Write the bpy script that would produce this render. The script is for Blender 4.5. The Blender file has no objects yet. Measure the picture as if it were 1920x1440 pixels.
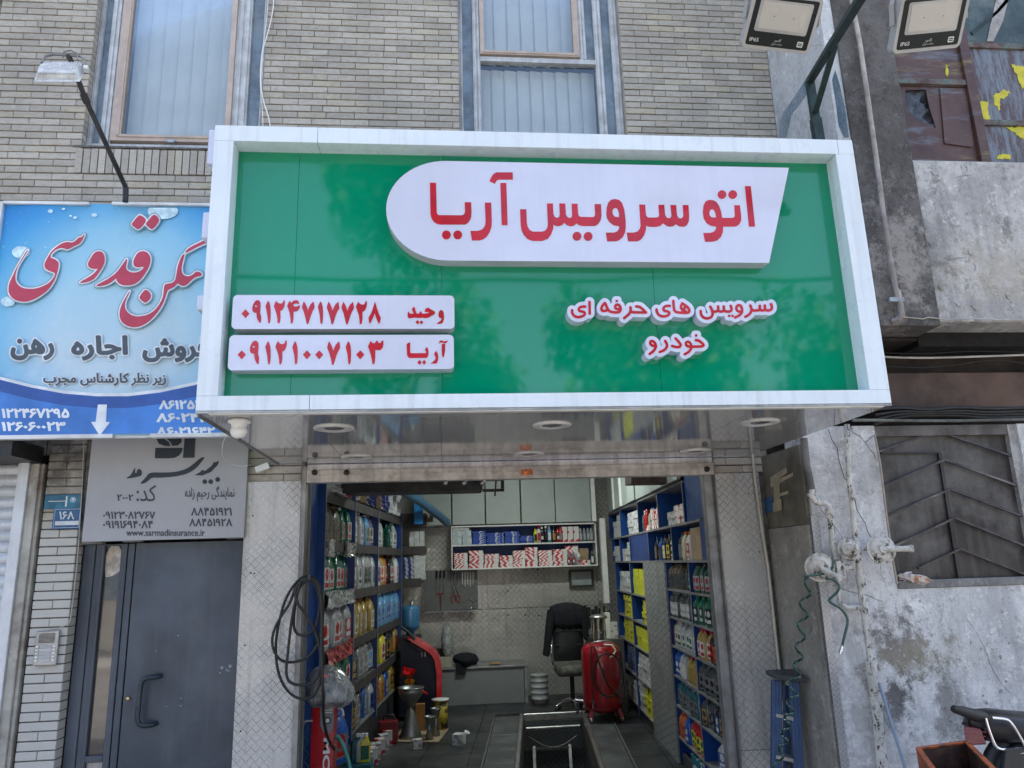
import bpy, bmesh, math, random
import numpy as np
from mathutils import Vector, Matrix, Euler
from mathutils.geometry import tessellate_polygon
R = math.radians
random.seed(7)
scene = bpy.context.scene
COL = scene.collection

# ---------------------------------------------------------------- camera, world, sun, exposure
CAM_H = 1.9
YAW, PITCH, ROLL, FPX = 5.565, 13.416, -1.769, 1400.0
def _basis():
    y, t, r = R(YAW), R(PITCH), R(ROLL)
    f = np.array([math.sin(y)*math.cos(t), math.cos(y)*math.cos(t), math.sin(t)])
    rt = np.array([math.cos(y), -math.sin(y), 0.0])
    up = np.cross(rt, f)
    return math.cos(r)*rt+math.sin(r)*up, -math.sin(r)*rt+math.cos(r)*up, f
CR, CU, CF = _basis()
cam = bpy.data.cameras.new('camera'); camo = bpy.data.objects.new('camera', cam); COL.objects.link(camo)
cam.sensor_width = 36.0; cam.lens = 36.0*FPX/1920.0
cam.clip_start = 0.05; cam.clip_end = 500
camo.matrix_world = Matrix(((CR[0], CU[0], -CF[0], 0), (CR[1], CU[1], -CF[1], 0), (CR[2], CU[2], -CF[2], CAM_H), (0, 0, 0, 1)))
scene.camera = camo

world = bpy.data.worlds.new('World'); scene.world = world; world.use_nodes = True
wn = world.node_tree; wn.nodes.clear()
sky = wn.nodes.new('ShaderNodeTexSky'); sky.sky_type = 'NISHITA'; sky.sun_disc = False
SUN_EL, SUN_AZ = 64.0, 14.0          # azimuth clockwise from +Y: the sun stands behind the buildings
sky.sun_elevation = R(SUN_EL); sky.sun_rotation = R(SUN_AZ); sky.air_density = 1.0; sky.dust_density = 5.0; sky.ozone_density = 1.0
bg = wn.nodes.new('ShaderNodeBackground'); bg.inputs['Strength'].default_value = 0.15
wo = wn.nodes.new('ShaderNodeOutputWorld')
wn.links.new(sky.outputs[0], bg.inputs[0]); wn.links.new(bg.outputs[0], wo.inputs[0])
sun = bpy.data.lights.new('sun', 'SUN'); sun.energy = 3.4; sun.angle = R(0.53); sun.color = (1, 0.95, 0.88)
suno = bpy.data.objects.new('sun', sun); COL.objects.link(suno)
sd = Vector((math.sin(R(SUN_AZ))*math.cos(R(SUN_EL)), math.cos(R(SUN_AZ))*math.cos(R(SUN_EL)), math.sin(R(SUN_EL))))
suno.rotation_euler = sd.to_track_quat('Z', 'Y').to_euler(); suno.location = (0, 0, 30)
scene.view_settings.view_transform = 'Standard'; scene.view_settings.look = 'None'
scene.view_settings.exposure = 2.0; scene.view_settings.gamma = 1.0
try: scene.view_settings.use_curve_mapping = False
except Exception: pass
scene.cycles.max_bounces = 8; scene.cycles.diffuse_bounces = 4; scene.cycles.glossy_bounces = 4
scene.cycles.transparent_max_bounces = 12; scene.cycles.caustics_reflective = False; scene.cycles.caustics_refractive = False
scene.cycles.use_denoising = True

# ---------------------------------------------------------------- measuring helpers (photo measurements to real planes)
def _ray(px, py):
    return CF + CR*((px-960)/FPX) - CU*((py-720)/FPX)
def W(px, py, Y):                      # point on the vertical plane y = Y (parallel to the facade)
    d = _ray(px, py); p = np.array([0, 0, CAM_H]) + d*(Y/d[1]); return Vector(p)
def WX(px, py, X):
    d = _ray(px, py); p = np.array([0, 0, CAM_H]) + d*(X/d[0]); return Vector(p)
def WZ(px, py, Z):
    d = _ray(px, py); p = np.array([0, 0, CAM_H]) + d*((Z-CAM_H)/d[2]); return Vector(p)

# ---------------------------------------------------------------- node materials
MATS = {}
class NT:
    def __init__(s, name):
        s.m = bpy.data.materials.new(name); s.m.use_nodes = True; s.t = s.m.node_tree
        s.t.nodes.clear(); s.out = s.t.nodes.new('ShaderNodeOutputMaterial')
    def n(s, typ, ins=None, **props):
        nd = s.t.nodes.new('ShaderNode'+typ)
        for k, v in props.items(): setattr(nd, k, v)
        for k, v in (ins or {}).items(): s.set(nd.inputs[k], v)
        return nd
    def set(s, sock, v):
        if isinstance(v, bpy.types.NodeSocket): s.t.links.new(v, sock)
        elif isinstance(v, (tuple, list)) and len(v) == 3 and sock.type == 'RGBA': sock.default_value = (*v, 1)
        else: sock.default_value = v
    def math(s, op, a, b=0.0, c=0.0, clamp=False):
        nd = s.t.nodes.new('ShaderNodeMath'); nd.operation = op; nd.use_clamp = clamp
        s.set(nd.inputs[0], a); s.set(nd.inputs[1], b)
        if op in ('MULTIPLY_ADD', 'SMOOTH_MIN', 'COMPARE'): s.set(nd.inputs[2], c)
        return nd.outputs[0]
    def mix(s, f, a, b, blend='MIX'):
        nd = s.t.nodes.new('ShaderNodeMix'); nd.data_type = 'RGBA'; nd.blend_type = blend; nd.clamp_factor = True
        s.set(nd.inputs[0], f); s.set(nd.inputs[6], a); s.set(nd.inputs[7], b); return nd.outputs[2]
    def ramp(s, f, lo, hi, a=0.0, b=1.0):
        nd = s.t.nodes.new('ShaderNodeMapRange'); nd.clamp = True
        s.set(nd.inputs[0], f); nd.inputs[1].default_value = lo; nd.inputs[2].default_value = hi
        nd.inputs[3].default_value = a; nd.inputs[4].default_value = b; return nd.outputs[0]
    def noise(s, scale, detail=4, rough=0.6, vec=None, dist=0.0):
        nd = s.n('TexNoise', {'Scale': scale, 'Detail': detail, 'Roughness': rough, 'Distortion': dist})
        s.set(nd.inputs['Vector'], vec if vec is not None else s.co()); return nd.outputs['Fac']
    def co(s):                         # world position: stays with the place, alike on every piece of one surface
        if not hasattr(s, '_co'): s._co = s.n('NewGeometry').outputs['Position']
        return s._co
    def oc(s):
        if not hasattr(s, '_oc'): s._oc = s.n('TexCoord').outputs['Object']
        return s._oc
    def scaled(s, v, k):
        nd = s.n('VectorMath', {0: v, 1: k}, operation='MULTIPLY'); return nd.outputs[0]
    def xyz(s, v):
        nd = s.n('SeparateXYZ', {0: v}); return nd.outputs
    def bsdf(s, col, rough=0.5, metal=0.0, height=None, bs=0.3, bd=0.01, spec=0.5, coat=0.0, trans=0.0, ior=1.45, alpha=1.0, emis=None, es=0.0):
        b = s.n('BsdfPrincipled', {'Base Color': col, 'Roughness': rough, 'Metallic': metal, 'Specular IOR Level': spec, 'Coat Weight': coat,
                                   'Transmission Weight': trans, 'IOR': ior, 'Alpha': alpha})
        b.inputs['Coat Roughness'].default_value = 0.05
        if emis is not None: s.set(b.inputs['Emission Color'], emis); b.inputs['Emission Strength'].default_value = es
        if height is not None:
            bp = s.n('Bump', {'Strength': bs, 'Distance': bd, 'Height': height}); s.t.links.new(bp.outputs[0], b.inputs['Normal'])
        s.t.links.new(b.outputs[0], s.out.inputs[0]); return b

def rough_poly(P, k=6, j=0.006, seed=1):
    q = random.Random(seed); out = []
    for i in range(len(P)):
        a_, b_ = P[i], P[(i+1) % len(P)]
        for t in range(k): u = t/k; out.append((a_[0]+(b_[0]-a_[0])*u+q.uniform(-j, j), a_[1]+(b_[1]-a_[1])*u+q.uniform(-j, j)))
    return out
def plain(name, col, rough=0.5, metal=0.0, var=0.12, scale=6.0, dirt=0.0, dirtcol=(0.05, 0.045, 0.04), bump=0.0, bscale=60, coat=0.0, spec=0.5, trans=0.0, streak=0.0, objvar=0.0, sheen=0):
    if name in MATS: return MATS[name]
    n = NT(name)
    f = n.noise(scale, 5)
    c = n.mix(n.ramp(f, 0.4, 0.6), tuple(x*(1-var) for x in col), tuple(min(1, x*(1+var)) for x in col))
    if objvar:
        oi = n.n('ObjectInfo').outputs['Random']
        c = n.mix(n.ramp(oi, 0, 1, 0, objvar), c, tuple(x*0.35 for x in col))
    if dirt:
        g = n.ramp(n.noise(scale*0.35, 8, 0.72), 0.60-dirt*0.2, 0.70-dirt*0.12)
        c = n.mix(n.math('MULTIPLY', g, min(1, dirt*1.4)), c, dirtcol)
    if streak:
        v = n.scaled(n.co(), (22, 22, 0.9)); g = n.ramp(n.noise(1.0, 5, 0.6, v), 0.5, 0.66)
        c = n.mix(n.math('MULTIPLY', g, streak), c, dirtcol)
    r = n.ramp(n.noise(scale*3, 4), 0.3, 0.7, max(0.02, rough*0.85), min(1, rough*1.15))
    n.bsdf(c, r, metal, n.noise(bscale, 4) if bump else None, bump, 0.004, spec, coat, trans)
    MATS[name] = n.m; return n.m

def mat_brick():
    n = NT('roman_brick'); oi = n.n('ObjectInfo').outputs['Random']
    ob = n.n('Attribute', attribute_name='bv').outputs['Fac']
    rnd = n.math('FRACT', n.math('ADD', n.math('MULTIPLY', oi, 7.31), ob))
    c = n.mix(rnd, (0.35, 0.322, 0.275), (0.475, 0.443, 0.386))
    c = n.mix(n.ramp(n.math('FRACT', n.math('MULTIPLY', rnd, 5.7)), 0.8, 1.0, 0, 0.55), c, (0.46, 0.41, 0.29))
    c = n.mix(n.ramp(n.noise(1.1, 6, 0.65), 0.47, 0.66, 0, 0.55), c, (0.25, 0.24, 0.225))
    c = n.mix(n.ramp(n.noise(38, 6, 0.7, n.scaled(n.co(), (0.6, 1, 1.6))), 0.5, 0.66, 0, 0.5), c, (0.21, 0.195, 0.17))
    c = n.mix(n.ramp(n.noise(9, 5, 0.7), 0.57, 0.68, 0, 0.4), c, (0.5, 0.49, 0.46))
    z = n.xyz(n.co())[2]
    pt = n.math('MULTIPLY', n.ramp(z, 2.30, 2.15), n.ramp(n.noise(14, 5), 0.2, 0.34))      # the pier was whitewashed up to head height
    c = n.mix(pt, c, (0.50, 0.49, 0.455))
    dark_patch = n.ramp(n.n('VectorMath', {0: n.co(), 1: (-2.68, 5.38, 2.78)}, operation='DISTANCE').outputs['Value'], 0.16, 0.5, 0.85, 0)
    c = n.mix(n.math('MULTIPLY', dark_patch, n.ramp(n.noise(6), 0.3, 0.55)), c, (0.03, 0.03, 0.03))  # bricks darker around the pier top, fading outward
    n.bsdf(c, 0.85, 0, n.noise(70, 6, 0.7), 0.35, 0.004); return n.m
def mat_plaster(name, base, light, dark, s=1.0, holes=0.35, bump=0.6, spots=None, streak=0.4, zstain=None):
    n = NT(name); p = n.co()
    c = n.mix(n.ramp(n.noise(1.6*s, 8, 0.7), 0.44, 0.56), base, light)
    c = n.mix(n.ramp(n.noise(0.9*s, 9, 0.75, n.scaled(p, (1.0, 1, 0.55)), 0.6), 0.51, 0.60, 0, 0.8), c, dark)
    c = n.mix(n.ramp(n.noise(24*s, 8, 0.8), 0.50, 0.60, 0, 0.5), c, tuple(x*0.62 for x in base))
    c = n.mix(n.ramp(n.noise(9*s, 8, 0.8), 0.56, 0.60, 0, 0.75), c, tuple(min(0.8, x*1.3) for x in light))
    c = n.mix(n.ramp(n.noise(5*s, 8, 0.8, n.scaled(p, (1.3, 1, 0.8))), 0.585, 0.61, 0, 0.65), c, tuple(x*0.8 for x in dark))
    dd = n.n('NewGeometry').outputs['Position']; wp_ = n.n('VectorMath', {0: dd, 1: n.scaled(n.n('TexNoise', {'Scale': 3.0, 'Detail': 5.0}).outputs['Color'], (0.35, 0.35, 0.35))}, operation='ADD').outputs[0]
    v = n.n('TexVoronoi', {'Scale': 1.5*s, 'Vector': wp_}, feature='DISTANCE_TO_EDGE').outputs['Distance']
    cr = n.math('MULTIPLY', n.ramp(v, 0.0, 0.006, 1, 0), n.ramp(n.noise(1.3*s), 0.52, 0.58))
    c = n.mix(n.math('MULTIPLY', cr, 0.6), c, (0.05, 0.05, 0.05))
    if streak:
        g = n.ramp(n.noise(1.0, 6, 0.7, n.scaled(p, (7, 7, 0.45))), 0.50, 0.64)
        c = n.mix(n.math('MULTIPLY', g, streak), c, tuple(x*0.5 for x in base))
    if spots:
        nz = n.noise(7, 10, 0.82)
        for (cx, cz, rx, rz, colr, k) in spots:
            q = n.n('VectorMath', {0: p, 1: (cx, 0, cz)}, operation='SUBTRACT').outputs[0]
            q = n.scaled(q, (1/rx, 0, 1/rz)); q2 = n.n('VectorMath', {0: q}, operation='LENGTH').outputs['Value']
            f = n.math('ADD', n.math('MULTIPLY', n.math('SUBTRACT', 0.85, q2), 0.42), n.math('MULTIPLY', n.math('SUBTRACT', nz, 0.5), 2.2))
            f = n.math('MULTIPLY', n.math('MULTIPLY', n.ramp(f, 0.0, 0.28), n.ramp(q2, 0.9, 1.5, 1, 0)), k)
            c = n.mix(f, c, colr)
    h = n.math('ADD', n.noise(30*s, 8, 0.75), n.math('MULTIPLY', n.ramp(n.noise(7*s, 6, 0.7), 0.55, 0.62), 0.6))
    h = n.math('SUBTRACT', h, n.math('MULTIPLY', cr, 0.8))
    n.bsdf(c, 0.9, 0, h, bump, 0.012); return n.m
def mat_checker(name, axis='x', cell=0.040, col=(0.42, 0.42, 0.415), rough=0.36, bs=0.9, tint=1.0, metal=0.85, stretch=1.0, dkf=0.68):
    n = NT(name); x, y, z = n.xyz(n.co())
    if axis == 'x': u, v = x, z
    elif axis == 'y': u, v = n.math('MULTIPLY', y, stretch), z
    else: u, v = x, y
    k = 0.70711/cell
    a = n.math('MULTIPLY', n.math('ADD', u, v), k); b = n.math('MULTIPLY', n.math('SUBTRACT', u, v), k)
    par = n.math('MODULO', n.math('ABSOLUTE', n.math('ADD', n.math('FLOOR', a), n.math('FLOOR', b))), 2.0)
    fa = n.math('FRACT', a); fb = n.math('FRACT', b)
    def m2(p0, q0): return n.math('ADD', n.math('MULTIPLY', p0, par), n.math('MULTIPLY', q0, n.math('SUBTRACT', 1.0, par)))
    along = m2(fa, fb); across = m2(fb, fa)
    st = n.math('MULTIPLY', n.math('ADD', n.math('SINE', n.math('MULTIPLY', across, 6.2832*4)), 1.0), 0.5)
    st = n.ramp(st, 0.35, 0.75)
    e = n.math('MULTIPLY', n.ramp(along, 0.06, 0.16), n.ramp(along, 0.84, 0.94, 1, 0))
    e2 = n.math('MULTIPLY', n.ramp(across, 0.01, 0.05), n.ramp(across, 0.95, 0.99, 1, 0))
    h = n.math('MULTIPLY', n.math('MULTIPLY', st, e), e2)
    g = n.ramp(n.noise(2.2, 7, 0.7), 0.44, 0.58)
    dk_ = tuple(x*dkf for x in col)
    c = n.mix(g, dk_, tuple(x*0.74*tint for x in dk_))
    c = n.mix(n.ramp(n.noise(16, 6, 0.75), 0.56, 0.66, 0, 0.5), c, tuple(x*0.5 for x in col))
    c = n.mix(n.math('MULTIPLY', h, 0.8), c, tuple(min(0.9, x*1.45) for x in col))  # lighter bars on a darker base: relief shading put into the colour
    c = n.mix(n.ramp(n.noise(1.0, 6, 0.7, n.scaled(n.co(), (16, 16, 0.7))), 0.54, 0.66, 0, 0.35), c, (0.2, 0.19, 0.17))
    n.bsdf(c, n.math('ADD', n.ramp(g, 0, 1, rough, rough+0.16), n.math('MULTIPLY', h, -0.1)), metal, h, bs, 0.0025); return n.m
def mat_stripes(name, base=(0.80, 0.78, 0.76), ink=(0.62, 0.035, 0.06), k=9.0, duty=0.5, skew=1.0):
    n = NT(name); x, y, z = n.xyz(n.oc()); oi = n.n('ObjectInfo').outputs['Random']
    sgn = n.math('SUBTRACT', n.math('MULTIPLY', n.ramp(oi, 0.49, 0.51), 2.0), 1.0)
    t = n.math('MULTIPLY', n.math('ADD', n.math('MULTIPLY', n.math('ADD', x, y), 1.0), n.math('MULTIPLY', n.math('MULTIPLY', z, sgn), skew)), k*2)
    f = n.math('FRACT', n.math('ADD', t, n.math('MULTIPLY', oi, 3.0)))
    m = n.ramp(f, duty-0.03, duty+0.03, 1, 0)
    centre = n.ramp(n.math('ABSOLUTE', n.math('ADD', x, y)), 0.055, 0.065)
    m = n.math('MULTIPLY', m, centre)
    c = n.mix(m, base, ink)
    tx = n.math('MULTIPLY', n.ramp(n.noise(140, 2, 0.5, n.scaled(n.oc(), (1, 1, 0.5))), 0.55, 0.6), n.math('SUBTRACT', 1.0, centre))
    c = n.mix(n.math('MULTIPLY', tx, 0.6), c, (0.2, 0.2, 0.22))
    n.bsdf(c, 0.55); return n.m
def mat_pane(name, tint=(0.85, 0.92, 0.95), mixf=0.78, rough=0.03):
    n = NT(name)
    tr = n.n('BsdfTransparent', {0: tint}); gl = n.n('BsdfGlossy', {'Color': (0.9, 0.95, 1.0), 'Roughness': rough})
    fr = n.n('Fresnel', {0: 1.5}).outputs[0]
    f = n.math('ADD', n.math('MULTIPLY', fr, mixf), 0.03, clamp=True)
    mx = n.n('MixShader', {0: f, 1: tr.outputs[0], 2: gl.outputs[0]}); n.t.links.new(mx.outputs[0], n.out.inputs[0]); return n.m

# ---------------------------------------------------------------- mesh helpers
class MB:
    def __init__(s): s.v = []; s.f = []; s.mi = []; s.sm = []
    def add(s, vs, fs, mi=0, smooth=False):
        o = len(s.v); s.v += [tuple(v) for v in vs]
        for f in fs: s.f.append(tuple(i+o for i in f)); s.mi.append(mi); s.sm.append(smooth)
        return s
    def box(s, a, b, mi=0):
        x0, y0, z0 = a; x1, y1, z1 = b
        vs = [(x0, y0, z0), (x1, y0, z0), (x1, y1, z0), (x0, y1, z0), (x0, y0, z1), (x1, y0, z1), (x1, y1, z1), (x0, y1, z1)]
        return s.add(vs, [(0, 3, 2, 1), (4, 5, 6, 7), (0, 1, 5, 4), (1, 2, 6, 5), (2, 3, 7, 6), (3, 0, 4, 7)], mi)
    def cbox(s, c, d, mi=0):
        return s.box([c[i]-d[i]/2 for i in range(3)], [c[i]+d[i]/2 for i in range(3)], mi)
    def hexa(s, p, mi=0):              # 8 corners, bottom ring then top ring
        return s.add(p, [(0, 3, 2, 1), (4, 5, 6, 7), (0, 1, 5, 4), (1, 2, 6, 5), (2, 3, 7, 6), (3, 0, 4, 7)], mi)
    def quad(s, a, b, c, d, mi=0): return s.add([a, b, c, d], [(0, 1, 2, 3)], mi)
    def bar(s, p, q, w, h, mi=0, up=(0, 0, 1)):
        p = Vector(p); q = Vector(q); d = (q-p).normalized(); u = Vector(up)
        if abs(d.dot(u)) > 0.98: u = Vector((0, 1, 0))
        r = d.cross(u).normalized()*w/2; t = r.cross(d).normalized()*h/2
        return s.hexa([p-r-t, p+r-t, q+r-t, q-r-t, p-r+t, p+r+t, q+r+t, q-r+t], mi)
    def tube(s, pts, r, seg=8, mi=0, caps=True, smooth=True):
        pts = [Vector(p) for p in pts]; n = len(pts); rs = r if isinstance(r, (list, tuple)) else [r]*n
        vs = []; nrm = None
        for i in range(n):
            d = (pts[min(i+1, n-1)]-pts[max(i-1, 0)])
            d = d.normalized() if d.length > 1e-9 else Vector((0, 0, 1))
            if nrm is None:
                nrm = d.cross(Vector((0, 0, 1)))
                if nrm.length < 0.1: nrm = d.cross(Vector((0, 1, 0)))
            nrm = (nrm-d*nrm.dot(d)).normalized(); b = d.cross(nrm)
            for k in range(seg):
                a = 2*math.pi*k/seg; vs.append(pts[i]+(nrm*math.cos(a)+b*math.sin(a))*rs[i])
        fs = [(i*seg+k, i*seg+(k+1) % seg, (i+1)*seg+(k+1) % seg, (i+1)*seg+k) for i in range(n-1) for k in range(seg)]
        s.add(vs, fs, mi, smooth)
        if caps:
            s.add(vs[:seg], [tuple(range(seg))[::-1]], mi); s.add(vs[-seg:], [tuple(range(seg))], mi)
        return s
    def lathe(s, prof, c=(0, 0, 0), seg=20, mi=0, axis=(0, 0, 1), smooth=True):   # prof: (radius, height)
        ax = Vector(axis).normalized(); q = ax.to_track_quat('Z', 'Y'); c = Vector(c); vs = []
        for (r, h) in prof:
            for k in range(seg):
                a = 2*math.pi*k/seg; vs.append(c+q @ Vector((r*math.cos(a), r*math.sin(a), h)))
        n = len(prof)
        fs = [(i*seg+k, i*seg+(k+1) % seg, (i+1)*seg+(k+1) % seg, (i+1)*seg+k) for i in range(n-1) for k in range(seg)]
        return s.add(vs, fs, mi, smooth)
    def loft(s, rings, mi=0, smooth=True, caps=True):
        m = len(rings[0]); vs = [v for r in rings for v in r]
        fs = [(i*m+k, i*m+(k+1) % m, (i+1)*m+(k+1) % m, (i+1)*m+k) for i in range(len(rings)-1) for k in range(m)]
        s.add(vs, fs, mi, smooth)
        if caps: s.add(rings[0], [tuple(range(m))[::-1]], mi); s.add(rings[-1], [tuple(range(m))], mi)
        return s
    def prism(s, poly, y0, y1, mi=0, holes=()):     # polygon in (x, z), extruded from y0 (front) to y1
        loops = [poly]+list(holes)
        tri = tessellate_polygon([[Vector((p[0], p[1], 0)) for p in l] for l in loops])
        flat = [p for l in loops for p in l]; n = len(flat)
        vs = [(p[0], y0, p[1]) for p in flat]+[(p[0], y1, p[1]) for p in flat]; fs = []
        for t in tri:
            a, b, c = [flat[i] for i in t]; cr = (b[0]-a[0])*(c[1]-a[1])-(b[1]-a[1])*(c[0]-a[0])
            t = t if cr > 0 else t[::-1]
            fs.append(tuple(t)); fs.append(tuple(i+n for i in t[::-1]))
        o = 0
        for l in loops:
            m = len(l); ar = sum(l[i][0]*l[(i+1) % m][1]-l[(i+1) % m][0]*l[i][1] for i in range(m))
            ccw = (ar > 0) == (l is loops[0])
            for i in range(m):
                j = (i+1) % m; f = (o+j, o+i, o+i+n, o+j+n); fs.append(f if ccw else f[::-1])
            o += m
        return s.add(vs, fs, mi)
    def mesh(s, name, mats, off=(0, 0, 0)):
        me = bpy.data.meshes.new(name); ox, oy, oz = off
        me.from_pydata([(x-ox, y-oy, z-oz) for x, y, z in s.v], [], s.f)
        for m in (mats if isinstance(mats, (list, tuple)) else [mats]): me.materials.append(m)
        if me.polygons:
            me.polygons.foreach_set('material_index', s.mi); me.polygons.foreach_set('use_smooth', s.sm)
        me.update(); return me
    def build(s, name, mats, parent=None, org=None, bevel=0.0, bseg=1):
        po = world_loc(parent) if parent else Vector((0, 0, 0))
        if org is None:
            if parent: org = po
            else:
                xs = [v[0] for v in s.v]; ys = [v[1] for v in s.v]; zs = [v[2] for v in s.v]
                org = Vector(((min(xs)+max(xs))/2, (min(ys)+max(ys))/2, min(zs)))
        me = s.mesh(name, mats, org)
        o = bpy.data.objects.new(name, me); COL.objects.link(o)
        o.location = Vector(org)-po
        if parent: o.parent = parent
        if bevel:
            md = o.modifiers.new('bevel', 'BEVEL'); md.width = bevel; md.segments = bseg; md.limit_method = 'ANGLE'; md.angle_limit = R(40)
        return o
def world_loc(o):
    v = Vector((0, 0, 0))
    while o is not None: v += o.location; o = o.parent
    return v
def tag(o, label, cat=None, group=None, kind=None):
    if label: o['label'] = label
    if cat: o['category'] = cat
    if group: o['group'] = group
    if kind: o['kind'] = kind
    return o
def thing(name, label, cat, loc=(0, 0, 0), group=None):
    o = bpy.data.objects.new(name, None); COL.objects.link(o); o.location = loc
    o.empty_display_size = 0.1; return tag(o, label, cat, group)
def inst(name, me, parent=None, loc=(0, 0, 0), rot=(0, 0, 0), sc=None):
    o = bpy.data.objects.new(name, me); COL.objects.link(o); o.location = loc; o.rotation_euler = rot
    if sc: o.scale = sc
    if parent: o.parent = parent
    return o
def rrect(w, d, r, z, cx=0, cy=0, k=3):
    pts = []
    for (sx, sy, a0) in ((1, 1, 0), (-1, 1, 90), (-1, -1, 180), (1, -1, 270)):
        for i in range(k+1):
            a = R(a0+90*i/k); pts.append((cx+sx*(w/2-r)+r*math.cos(a), cy+sy*(d/2-r)+r*math.sin(a), z))
    return pts

# ---------------------------------------------------------------- lettering
def curve_mesh(loops, depth):
    K = 100.0; cu = bpy.data.curves.new('c', 'CURVE'); cu.dimensions = '2D'; cu.fill_mode = 'BOTH'; cu.extrude = depth/2*K
    for l in loops:
        xs = [p[0] for p in l]; ys = [p[1] for p in l]; e = max(max(xs)-min(xs), max(ys)-min(ys))*0.004; q = [l[0]]
        for p in l[1:]:
            if math.hypot(p[0]-q[-1][0], p[1]-q[-1][1]) > e: q.append(p)
        if len(q) < 3: continue
        l = [(p[0]*K, p[1]*K) for p in q]
        sp = cu.splines.new('POLY'); sp.points.add(len(l)-1); sp.use_cyclic_u = True
        for i, p in enumerate(l): sp.points[i].co = (p[0], p[1], 0, 1)
    o = bpy.data.objects.new('c', cu); COL.objects.link(o)
    dg = bpy.context.evaluated_depsgraph_get(); me = bpy.data.meshes.new_from_object(o.evaluated_get(dg))
    bpy.data.objects.remove(o); bpy.data.curves.remove(cu); me.transform(Matrix.Scale(1/K, 4))
    return me
def stand_up(me, Y, depth):            # (x, y) letter plane -> (x, z) wall plane, front face at Y
    for v in me.vertices:
        x, y, z = v.co; v.co = (x, Y+depth/2-z, y)
    me.update()
def place_mesh(name, me, mat, parent):
    po = world_loc(parent) if parent else Vector((0, 0, 0))
    me.transform(Matrix.Translation(-po)); me.materials.clear(); me.materials.append(mat); me.name = name
    o = bpy.data.objects.new(name, me); COL.objects.link(o)
    if parent: o.parent = parent
    return o
def letters(name, loops_px, Y, depth, mat, parent):
    """closed outlines measured in the photograph, laid on the real sign plane y = Y"""
    loops = [[(W(x, y, Y).x, W(x, y, Y).z) for x, y in l] for l in loops_px]
    me = curve_mesh(loops, depth); stand_up(me, Y, depth); return place_mesh(name, me, mat, parent)
def crop(ox, oy, s, pts, dx=0, dy=0): return [(ox+(x+dx)*s, oy+(y+dy)*s) for x, y in pts]
def circ(cx, cy, r, n=20): return [(cx+r*math.cos(2*math.pi*i/n), cy+r*math.sin(2*math.pi*i/n)) for i in range(n)]
def smooth_loop(pts, it=2):
    for _ in range(it):
        q = []
        for i in range(len(pts)):
            a = pts[i]; b = pts[(i+1) % len(pts)]
            q += [(0.75*a[0]+0.25*b[0], 0.75*a[1]+0.25*b[1]), (0.25*a[0]+0.75*b[0], 0.25*a[1]+0.75*b[1])]
        pts = q
    return pts
def smooth_path(pts, it=2):
    for _ in range(it):
        q = [pts[0]]
        for i in range(len(pts)-1):
            a = pts[i]; b = pts[i+1]
            q += [(0.75*a[0]+0.25*b[0], 0.75*a[1]+0.25*b[1]), (0.25*a[0]+0.75*b[0], 0.25*a[1]+0.75*b[1])]
        q.append(pts[-1]); pts = q
    return pts
def sdf_loops(polys=(), strokes=(), off=0.0, res=6.0):
    """outline of the union of filled polygons and round strokes (points, radius), grown by off"""
    allp = [p for l in polys for p in l]+[p for s, r in strokes for p in s]
    mr = max([r for s, r in strokes] or [0])+off+3*res
    x0 = min(p[0] for p in allp)-mr; x1 = max(p[0] for p in allp)+mr; y0 = min(p[1] for p in allp)-mr; y1 = max(p[1] for p in allp)+mr
    gx = np.arange(x0, x1+res, res); gy = np.arange(y0, y1+res, res); X, Y = np.meshgrid(gx, gy); D = np.full(X.shape, 1e9)
    def seg(a, b):
        ax, ay = a; bx, by = b; dx, dy = bx-ax, by-ay; L = dx*dx+dy*dy+1e-12
        t = np.clip(((X-ax)*dx+(Y-ay)*dy)/L, 0, 1); return np.hypot(X-ax-t*dx, Y-ay-t*dy)
    for pts, r in strokes:
        for i in range(len(pts)-1): D = np.minimum(D, seg(pts[i], pts[i+1])-r)
    for pl in polys:
        d = np.full(X.shape, 1e9); ins = np.zeros(X.shape, bool); m = len(pl)
        for i in range(m):
            a = pl[i]; b = pl[(i+1) % m]; d = np.minimum(d, seg(a, b))
            c = ((a[1] > Y) != (b[1] > Y)); xx = (b[0]-a[0])*(Y-a[1])/((b[1]-a[1]) if b[1] != a[1] else 1e-9)+a[0]
            ins ^= (c & (X < xx))
        D = np.minimum(D, np.where(ins, -d, d))
    return march(D-off, gx, gy)
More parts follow.
